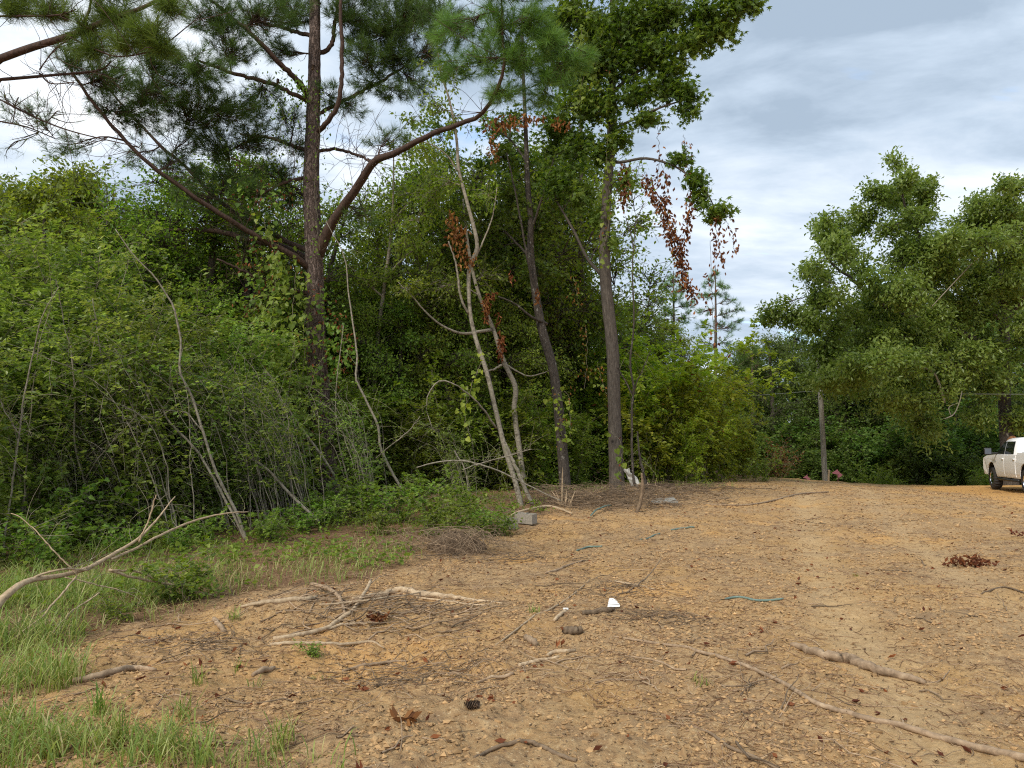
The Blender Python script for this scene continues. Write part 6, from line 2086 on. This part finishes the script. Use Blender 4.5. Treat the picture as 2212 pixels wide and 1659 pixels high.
stick('stick', 'grey root stub crossing the top of the stick heap', 'stick', [(672, 1275, 8, .05), (705, 1285, 9, .05), (735, 1305, 8, .03), (745, 1330, 6)], 'dead_stick', 18, 8, .08, tint=.8)
stick('stick', 'thin long stick across the middle of the stick heap', 'stick', [(690, 1316, 4, .04), (760, 1312, 5, .05), (830, 1302, 4, .05), (920, 1284, 3, .03)], 'dry_wood', 20, 6, .06, tint=.6)
stick('stick', 'short thick root piece left below the small round bush', 'stick', [(462, 1340, 9), (472, 1352, 11), (486, 1368, 9)], 'dead_stick', 12, 9, .1, tint=.7)
stick('stick', 'stick half buried in the orange scrape', 'stick', [(740, 1452, 4), (785, 1440, 7), (840, 1436, 6), (880, 1430, 3)], 'dead_stick', 16, 8, .08, tint=.6)
stick('stick', 'short split chunk of wood left of the orange scrape', 'stick', [(545, 1464, 8), (570, 1455, 13), (592, 1446, 8)], 'dead_stick', 12, 8, .15, tint=.65)
stick('stick', 'grey stick lying on the dirt under the root mound', 'stick', [(1178, 1240, 4), (1205, 1232, 6), (1222, 1224, 5), (1260, 1212, 3)], 'dead_stick', 16, 7, .06, tint=.8)
stick('branch', 'pale branch on the crest reaching right from the corner shrubs', 'branch', [(1520, 1090, 4), (1600, 1092, 4), (1680, 1078, 4), (1740, 1068, 4), (1790, 1063, 3)], 'dead_stick', 24, 6, .06, tint=.6)
stick('branch', 'pale branch at the foot of the corner shrubs on the crest', 'branch', [(1595, 1030, 4, .05), (1630, 1034, 4, .05), (1665, 1030, 3, .05)], 'dry_wood', 16, 6, .06, tint=.6)
stick('stick', 'bleached branch lying left of the cinder block', 'stick', [(1090, 1130, 5, .03), (1115, 1116, 6, .05), (1145, 1106, 6, .05), (1190, 1096, 6), (1235, 1112, 4)], 'dry_wood', 20, 7, .08, tint=.75)
stick('stick', 'dark curved twig on the far right dirt', 'stick', [(2395 * .885, 1285, 3), (2170, 1270, 4), (2220, 1284, 4)], 'dead_stick', 14, 6, .08, tint=.2)
stick('stick', 'thin dark twig slanting on the right dirt below the red leaf clump', 'stick', [(1960, 1330, 2), (1995, 1338, 3), (2035, 1350, 2)], 'dead_stick', 12, 5, .05, tint=.25)

# hose pieces
M['hose'] = plain_mat('green_hose', (.13, .19, .155), .5, noise=.15)
for lst, lab in (([(1558, 1296, 5), (1590, 1293, 6), (1630, 1299, 6), (1660, 1301, 6), (1692, 1297, 5)], 'cut piece of teal hose lying alone on the open dirt'),
                 ([(1246, 1190, 4), (1270, 1184, 5), (1300, 1181, 5)], 'teal hose piece beside a root left of the middle of the dirt'),
                 ([(1384, 1166, 3), (1410, 1160, 4), (1425, 1154, 4)], 'short teal hose piece above the one beside the root'),
                 ([(1450, 1147, 4), (1475, 1142, 4), (1500, 1142, 4)], 'teal hose piece farthest right near the debris'),
                 ([(1276, 1120, 4, .04), (1290, 1108, 5, .06), (1312, 1100, 4, .08), (1322, 1099, 4, .06)], 'curved teal hose end sticking out of the brush debris')):
    p = on_path(lst, 24)
    mb = MB()
    tubes(mb, p[:, :3], np.maximum(p[:, 3] * .8, .008), 10, cap=True)
    tag(mb.build('hose', M['hose'], origin=p[0, :3]), lab, 'hose')


# fallen pale branch at the left edge
def fallen_branch():
    root_p = ong(-40, 1370)
    root = thing('fallen_branch', 'pale bare fallen branch forking over the grass at the left edge', 'branch', root_p)
    d = root_p[1]
    runs = [[(-60, 1390, d - .3, 22), (0, 1302, d, 18), (30, 1277, d + .1, 15), (65, 1257, d + .3, 12), (130, 1247, d + .6, 10), (190, 1231, d + .9, 9), (240, 1206, d + 1.2, 8), (300, 1170, d + 1.6, 6), (340, 1130, d + 2, 4), (380, 1080, d + 2.3, 2)],
            [(240, 1208, d + 1.2, 6), (290, 1188, d + 1.6, 5.5), (370, 1148, d + 2.2, 5), (440, 1124, d + 2.7, 4), (500, 1112, d + 3, 3), (540, 1110, d + 3.2, 2)],
            [(60, 1258, d + .3, 6), (90, 1240, d + .4, 5), (130, 1232, d + .5, 4), (190, 1231, d + .9, 4)], [(235, 1231, d + 1, 6), (290, 1247, d + 1.2, 5.5), (345, 1258, d + 1.4, 5), (400, 1272, d + 1.6, 4), (470, 1290, d + 1.8, 3), (530, 1305, d + 2, 2)],
            [(240, 1232, d + 1, 4), (300, 1238, d + 1.3, 4), (350, 1262, d + 1.5, 3)], [(165, 1245, d + .7, 4), (140, 1280, d + .4, 4), (90, 1340, d, 3.5), (40, 1385, d - .3, 3)], [(215, 1280, d + .5, 3), (150, 1325, d + .2, 3), (105, 1385, d - .2, 2.5)],
            [(140, 1247, d + .6, 3), (210, 1262, d + .8, 2.5), (280, 1280, d + 1, 2)], [(165, 1240, d + .7, 3), (100, 1170, d + .6, 2.5), (50, 1120, d + .6, 2), (30, 1110, d + .6, 2)], [(300, 1172, d + 1.6, 4), (320, 1110, d + 1.6, 3), (330, 1070, d + 1.6, 2)]]
    mb, lf, tw = MB(), MB(), MB()
    rng = np.random.default_rng(95)
    for k, r in enumerate(runs):
        p4 = px_path(r, 30)
        p4[2:, :3] += np.cumsum(rng.normal(0, .003, (28, 3)), 0)
        tubes(mb, p4[:, :3], p4[:, 3], 9, cap=True, tint=.62)
        for _ in range(7):
            i = int(rng.integers(12, 30))
            a = p4[i, :3]
            dr = nrm(rng.normal(size=3) + [.5, .3, .3])
            L = rng.uniform(.15, .5)
            q = spline([a, a + dr * L * .5 + rng.normal(0, .03, 3), a + dr * L], 6)
            tubes(tw, q, np.linspace(.003, .0012, 6), 4)
            if k in (0, 1, 3) and rng.random() < .6:
                n = 7
                leaves(lf, q[rng.integers(1, 6, n)] + rng.normal(0, .012, (n, 3)), rand_dir(rng, n), np.array([0, 0, 1.]) + .4 * rng.normal(size=(n, 3)), .026, T_OVAL, rng.random(n))
    part(mb, 'limb', M['dry_wood'], root)
    part(tw, 'twigs', M['twig_bark'], root)
    part(lf, 'leaves', M['leaf_fresh'], root)


fallen_branch()


def stick_heap():
    mb = MB()
    rng = np.random.default_rng(96)
    c = ong(780, 1318)
    for _ in range(90):
        a = c + np.array([rng.normal(0, .55), rng.normal(0, .30), 0])
        th = rng.normal(.3, .8)
        L = rng.uniform(.2, .8)
        e = a + np.array([math.cos(th), math.sin(th), 0]) * L
        m = (a + e) / 2 + rng.normal(0, .05, 3)
        q = spline([a, m, e], 8)
        q[:, 2] = ground(q[:, 0], q[:, 1]) + np.linspace(.01, rng.uniform(.02, .16), 8)
        tubes(mb, q, np.linspace(rng.uniform(.004, .010), .002, 8), 5, tint=rng.random())
    stuff(mb.build('stick_heap', M['dead_stick']))
    # fine brush heaped at the feet of the trunks
    mb = MB()
    for (px, py, n, sx, sy, h) in ((1290, 1086, 420, 1.3, .8, .34), (1215, 1088, 300, .8, .6, .42), (1400, 1074, 420, 1.6, 1.0, .32), (1480, 1060, 220, 1.6, 1.0, .2), (1350, 1098, 260, 1.4, .7, .2), (1100, 1110, 80, .8, .6, .1), (1060, 1205, 120, .9, .4, .06), (880, 1470, 130, .5, .4, .03), (440, 1390, 80, .5, .2, .03), (1330, 1275, 50, .4, .35, .04), (1440, 1335, 60, .3, .2, .05)):
        c = ong(px, py)
        for _ in range(n):
            a = c + np.array([rng.normal(0, sx * .6), rng.normal(0, sy * .6), 0])
            th = rng.random() * 6.28
            L = rng.uniform(.15, .9) * (.5 + .03 * c[1])
            q = spline([a, a + [math.cos(th) * L * .5 + rng.normal(0, .05), math.sin(th) * L * .5, 0], a + [math.cos(th + .4) * L, math.sin(th + .4) * L, 0]], 6)
            lift = h * rng.random() ** 1.6
            q[:, 2] = ground(q[:, 0], q[:, 1]) + lift + np.linspace(0, rng.normal(0, .10) * min(1, h * 4), 6)
            q[:, 2] = np.maximum(q[:, 2], ground(q[:, 0], q[:, 1]) + .003)
            r = rng.uniform(.0015, .0055) * (.55 + .055 * c[1])
            tubes(mb, q, np.linspace(r, r * .4, 6), 4, tint=rng.random() ** 1.6 * .8)
    stuff(mb.build('brush_debris', M['dead_stick']))


stick_heap()


def root_mound():
    c = ong(985, 1195)
    rng = np.random.default_rng(97)
    root = thing('root_mound', 'torn up root clump hanging with fine roots at the edge of the brambles', 'root clump', c)
    mb = MB()
    u = np.linspace(0, 1, 16)
    th = np.linspace(0, 6.2832, 28, endpoint=False)
    U, T = np.meshgrid(u, th, indexing='ij')
    r = np.sqrt(1 - U ** 2 * .98) * (1 + .35 * (noise2(np.cos(T) * 2, np.sin(T) * 2 + U * 2, 1.3, 5) - .5))
    v = np.stack([c[0] + .46 * r * np.cos(T), c[1] + .25 + .32 * r * np.sin(T), c[2] - .06 + .34 * U * (1 + .4 * (noise2(np.cos(T) * 3, np.sin(T) * 3, 1, 6) - .5))], -1)
    i = np.arange(15)[:, None] * 28
    j = np.arange(28)[None]
    mb.add(v, np.stack([i + j, i + (j + 1) % 28, i + 28 + (j + 1) % 28, i + 28 + j], -1).reshape(-1, 4))
    part(mb, 'soil', rough_mat('mound_soil', [(.3, (.07, .045, .028)), (.7, (.21, .14, .085))], scale=14, bump=.8, dist=.03), root)
    mb = MB()
    for _ in range(420):
        a = np.array([c[0] + rng.normal(0, .40), c[1] + rng.normal(.1, .22), c[2] + rng.uniform(.08, .40)])
        e = a + np.array([rng.normal(0, .3), rng.normal(-.14, .16), -rng.uniform(.06, .4)])
        e[2] = max(e[2], gz(e[0], e[1]) + .005)
        q = spline([a, (a + e) / 2 + [rng.normal(0, .07), -.06, .05], e], 7)
        tubes(mb, q, np.linspace(rng.uniform(.002, .005), .0014, 7), 4, tint=rng.random())
    part(mb, 'fine_roots', M['dead_stick'], root)


root_mound()


def cinder_block(px, py, rz, label, half=False, tilt=.05):
    c = ong(px, py)
    root = thing('cinder_block', label, 'cinder block', c + [0, 0, .02])
    root.rotation_euler = (tilt, .03, rz)
    L, W, H, t = .40, .20, .19, .035
    mb = MB()
    # two hollow cells: shell outline with inner walls
    xs = [-L / 2, -L / 2 + t, -t / 2, t / 2, L / 2 - t, L / 2]
    ys = [-W / 2, -W / 2 + t, W / 2 - t, W / 2]
    solid = lambda a, b: not (b == 1 and a in (1, 3))
    for a in range(5):
        for b in range(3):
            if solid(a, b):
                x0, x1, y0, y1 = xs[a], xs[a + 1], ys[b], ys[b + 1]
                for z, fl in ((H, False), (0, True)):
                    q = [[x0, y0, z], [x1, y0, z], [x1, y1, z], [x0, y1, z]]
                    mb.add(q, [[0, 1, 2, 3]] if not fl else [[3, 2, 1, 0]], smooth=False)
                for dx, dy, e0, e1 in ((0, -1, [x0, y0], [x1, y0]), (1, 0, [x1, y0], [x1, y1]), (0, 1, [x1, y1], [x0, y1]), (-1, 0, [x0, y1], [x0, y0])):
                    aa, bb = a + dx, b + dy
                    if not (0 <= aa < 5 and 0 <= bb < 3) or not solid(aa, bb):
                        mb.add([[*e0, 0], [*e1, 0], [*e1, H], [*e0, H]], [[0, 1, 2, 3]], smooth=False)
    o = mb.build('block', rough_mat('concrete', [(.3, (.20, .175, .14)), (.7, (.36, .32, .26))], scale=30, bump=.5, dist=.004) if not bpy.data.materials.get('concrete') else bpy.data.materials['concrete'])
    o.parent = root


cinder_block(1136, 1132, -.55, 'grey cinder block with two hollow cells lying by the bleached branch')
cinder_block(1098, 1142, -1.0, 'second cinder block half hidden under bramble leaves')


# white paper scrap
def paper():
    c = ong(1325, 1314)
    k = c[1] / FPX
    out = np.array([[-13, -12], [13, -13], [14, -5], [9, 0], [10, 4], [2, 14], [-6, 16]]) * k
    mb = MB()
    up = .5
    v = np.array([[c[0] + x, c[1] + y * .85 + .03, c[2] + .015 + (y + 13 * k) * up + .004 * math.sin(x * 40)] for x, y in out])
    vb = v + [0, .002, -.003]
    n = len(v)
    mb.add(np.vstack([v, vb]), [list(range(n))], smooth=False)
    mb.add(np.vstack([v, vb]), [list(range(2 * n - 1, n - 1, -1))], smooth=False)
    j = np.arange(n)
    mb.add(np.vstack([v, vb]), np.stack([j + n, (j + 1) % n + n, (j + 1) % n, j], -1), smooth=False)
    tag(mb.build('paper_scrap', M['paper'], origin=c), 'torn white paper scrap standing out on the bare dirt', 'paper')
    c = ong(1222, 1317)
    mb = MB()
    box(mb, c + [0, 0, .008], [.05, .035, .010])
    tag(mb.build('paper_scrap', M['paper'], origin=c), 'tiny white scrap left of the torn white paper', 'paper')


paper()

mb = MB()
c_ = ong(1018, 1534)
cone_mesh(mb, c_ + [0, 0, .025], (.9, -.2, .25), .078)
tag(mb.build('pine_cone', M['cone'], origin=c_), 'open dark pine cone lying on the dirt near the bottom', 'pine cone')
mb = MB()
c_ = ong(1030 * 1.0 + 1045, 1224)


def leaf_clump(px, py, n, s, label, mat='leaf_dead'):
    c = ong(px, py)
    mb = MB()
    pos = c + np.stack([rk.normal(0, s, n), rk.normal(0, s * .6, n), .02 + np.abs(rk.normal(0, s * .25, n))], -1)
    leaves(mb, pos, rand_dir(rk, n), rk.normal(size=(n, 3)), .055 + .045 * rk.random(n), T_CURL, .8 * rk.random(n))
    for _ in range(7 if n > 100 else 0):
        a = c + [rk.normal(0, s), rk.normal(0, s * .5), .02]
        e = a + np.array([rk.normal(0, .25), rk.normal(0, .12), rk.uniform(.0, .12)])
        tubes(mb, spline([a, (a + e) / 2 + rk.normal(0, .02, 3), e], 6), np.linspace(.006, .002, 6), 5, tint=.15)
    return tag(stuff(mb.build('leaf_clump', M[mat], origin=c)), label, 'dead leaves')


leaf_clump(2095, 1222, 110, .15, 'dark red dead leaf clump with broken twigs at the far right of the dirt')
leaf_clump(815, 1345, 22, .07, 'small clump of dark red leaves under the stick heap')
leaf_clump(870, 1565, 9, .03, 'flat purplish dead leaf lying low at the left of the dirt')
leaf_clump(2255 * .98, 1160, 20, .12, 'faint red leaf scatter at the right edge near the road')
leaf_clump(1700, 985, 10, .1, 'loose dead leaves on the crest left of the pole')


# debris at the foot of the trunks
def debris():
    rng = np.random.default_rng(98)
    c = ong(1368, 1050)
    d = c[1]
    M['tarp'] = plain_mat('grey_tarp', (.50, .49, .45), .55, noise=.2)
    n = 26
    u, v = np.meshgrid(np.linspace(0, 1, n), np.linspace(0, 1, 12), indexing='ij')
    top, bot = P(1352, 1012, d - .3), P(1384, 1064, d - .5)
    axis = bot - top
    wv = np.array([.30, -.25, .06])
    q = top + axis * u[..., None] + wv * (v - .5)[..., None] * (.5 + .8 * u)[..., None]
    q += .10 * np.stack([noise2(u * 5, v * 5, 1, 61) - .5, noise2(u * 6, v * 6, 1, 62) - .5, noise2(u * 5 + v * 3, v * 6, 1, 63) - .5], -1)
    i = np.arange(n - 1)[:, None] * 12
    j = np.arange(11)[None]
    mb = MB()
    mb.add(q, np.stack([i + j, i + j + 1, i + 13 + j, i + 12 + j], -1).reshape(-1, 4))
    o = mb.build('plastic_tarp', M['tarp'], origin=bot)
    sm = o.modifiers.new('thick', 'SOLIDIFY')
    sm.thickness = .006
    tag(o, 'crumpled pale grey plastic sheet leaning on the sweetgum foot', 'plastic sheet')
    mb = MB()
    b = P(1391, 1066, d - .7)
    b[2] = gz(b[0], b[1]) + .09
    ax = nrm(np.array([.8, -.3, .35]))
    s = np.array([-.16, -.15, -.06, .02, .06, .10, .15])
    tubes(mb, b + ax * s[:, None], np.array([.07, .10, .11, .10, .07, .035, .03]), 14, cap=True)
    tag(mb.build('jug', plain_mat('tan_plastic', (.55, .42, .26), .45, noise=.2), origin=b), 'tan plastic jug lying in the debris right of the sweetgum', 'jug')
    mb = MB()
    for k in range(3):
        a = P(1395 + 8 * k, 1046 + 5 * k, d - .4)
        e_ = P(1445 + 6 * k, 1060 + 2 * k, d - .3)
        q = spline([a, (a + e_) / 2 + [0, 0, .05], e_], 8)
        q[:, 2] = np.maximum(q[:, 2], ground(q[:, 0], q[:, 1]) + .05)
        v = []
        for p_ in q:
            v += [p_ + [0, 0, .06], p_ - [0, .10, .03]]
        jj = np.arange(7) * 2
        mb.add(v, np.stack([jj, jj + 1, jj + 3, jj + 2], -1))
    o = mb.build('metal_scrap', plain_mat('rusty_scrap', (.06, .035, .025), .6, .3, noise=.3), origin=a)
    sm = o.modifiers.new('thick', 'SOLIDIFY')
    sm.thickness = .01
    tag(o, 'dark rusty scrap strips behind the tan jug', 'scrap metal')
    # splintered stump
    c2 = ong(1222, 1092)
    root = thing('splintered_stump', 'small stump snapped off in tall pale splinters before the bent dark trunk', 'stump', c2)
    for k in range(26):
        mb = MB()
        a = c2 + np.array([rng.normal(0, .09), rng.normal(0, .06), -.03])
        h = rng.uniform(.12, .42) if k else .95
        e_ = a + np.array([rng.normal(0, .10) * h * 3, rng.normal(0, .06), h])
        if k == 0:
            e_ = a + np.array([.02, 0, .95])
        tubes(mb, spline([a, (a + e_) / 2 + rng.normal(0, .01, 3), e_], 5), np.array([.03, .028, .022, .014, .002]) * (1 if k else 1.2), 5, tint=rng.uniform(.35, .95))
        part(mb, 'splinter', M['dry_wood'], root)
    b2 = P(1362, 1065, d - 1)
    mb = MB()
    p4 = px_path([(1375, 1108, ong(1375, 1106)[1], 9), (1383, 1085, ong(1375, 1106)[1], 8), (1388, 1050, ong(1375, 1106)[1], 7), (1386, 1022, ong(1375, 1106)[1], 4)], 16)
    tubes(mb, p4[:, :3], p4[:, 3], 8, cap=True, tint=.3)
    tag(mb.build('stake', M['dead_stick'], origin=p4[0, :3]), 'broken brown sapling stub standing in front of the tarp debris', 'stub')
    mb = MB()
    c3 = ong(1432, 1088)
    v = np.array([[-.32, -.12, 0], [.34, -.14, .02], [.30, .16, .10], [-.22, .18, .06]]) + c3 + [0, 0, .04]
    mb.add(np.vstack([v, v - [0, 0, .03]]), [[0, 1, 2, 3], [7, 6, 5, 4], [0, 4, 5, 1], [1, 5, 6, 2], [2, 6, 7, 3], [3, 7, 4, 0]], smooth=False)
    tag(mb.build('board', M['post_wood'], origin=c3), 'flat grey board lying on the brush right of the sweetgum', 'board')
    # stake by the pole, pink markers beyond
    mb = MB()
    a = P(1790, 1052, 35.2)
    a[2] = gz(a[0], a[1]) - .03
    tubes(mb, spline([a, a + [.02, 0, .3], a + [.05, 0, .52], a + [.0, 0, .58]], 10), np.array([.05, .05, .045, .045, .045, .05, .05, .055, .05, .03]), 8, cap=True, tint=.7)
    tag(mb.build('stake', M['dry_wood'], origin=a), 'short tan stub beside the foot of the wooden pole', 'stub')
    pink = plain_mat('pink_marker', (.30, .10, .12), .7)
    for px, py, d_, s_, lab in ((1810, 1022, 42, .42, 'faded pink marker in the dark behind the wooden pole, right one'), (1744, 1032, 42, .30, 'faded pink marker low in the dark left of the wooden pole')):
        mb = MB()
        c4 = P(px, py, d_)
        q = c4 + np.array([[-s_, 0, .0], [-.1 * s_, 0, .55 * s_], [.3 * s_, 0, .1 * s_], [.75 * s_, 0, -.25 * s_], [.2 * s_, 0, -.9 * s_], [-.2 * s_, 0, -.2 * s_]]) * .8
        mb.add(np.vstack([q, q + [0, .03, 0]]), [[0, 5, 4, 3, 2, 1], [6, 7, 8, 9, 10, 11]], smooth=False)
        jj = np.arange(6)
        mb.add(np.vstack([q, q + [0, .03, 0]]), np.stack([jj, (jj + 1) % 6, (jj + 1) % 6 + 6, jj + 6], -1), smooth=False)
        g0 = gz(c4[0], c4[1])
        tubes(mb, np.array([[c4[0], c4[1] + .02, g0], [c4[0], c4[1] + .02, c4[2] + .2]]), np.array([.012, .012]), 5)
        tag(mb.build('marker_flag', pink, origin=(c4[0], c4[1], g0)), lab, 'marker')
    # rust coloured dead bush by the crest
    st, lf, dl = shrub_parts(np.random.default_rng(99), n_st=12, h=2.2, lean=.25, spread_=.5, shoots=18, lcount=4, lsize=.10, tmpl=T_CURL, low=.3, stem_r=.02)
    x, y = P(1675, 970, 40)[0], 40
    o = thing('dead_bush', 'rust brown dead bush on the shaded crest left of the pole', 'bush', (x, y, gz(x, y)))
    for mb_, nm, mt in ((st, 'stems', M['dead_stick']), (lf, 'dead_leaves', M['leaf_rust'])):
        oo = mb_.build(nm, mt)
        oo.parent = o


debris()

# remove unused first copies of the kinds that found no place
for p_ in PROTOS:
    if not p_.get('used'):
        for ch in list(p_.children):
            bpy.data.objects.remove(ch)
        bpy.data.objects.remove(p_)
    else:
        for k_ in ('used', 'h'):
            if k_ in p_:
                del p_[k_]
for o in bpy.data.objects:
    for k_ in ('used', 'h', '_o'):
        if k_ in o:
            del o[k_]
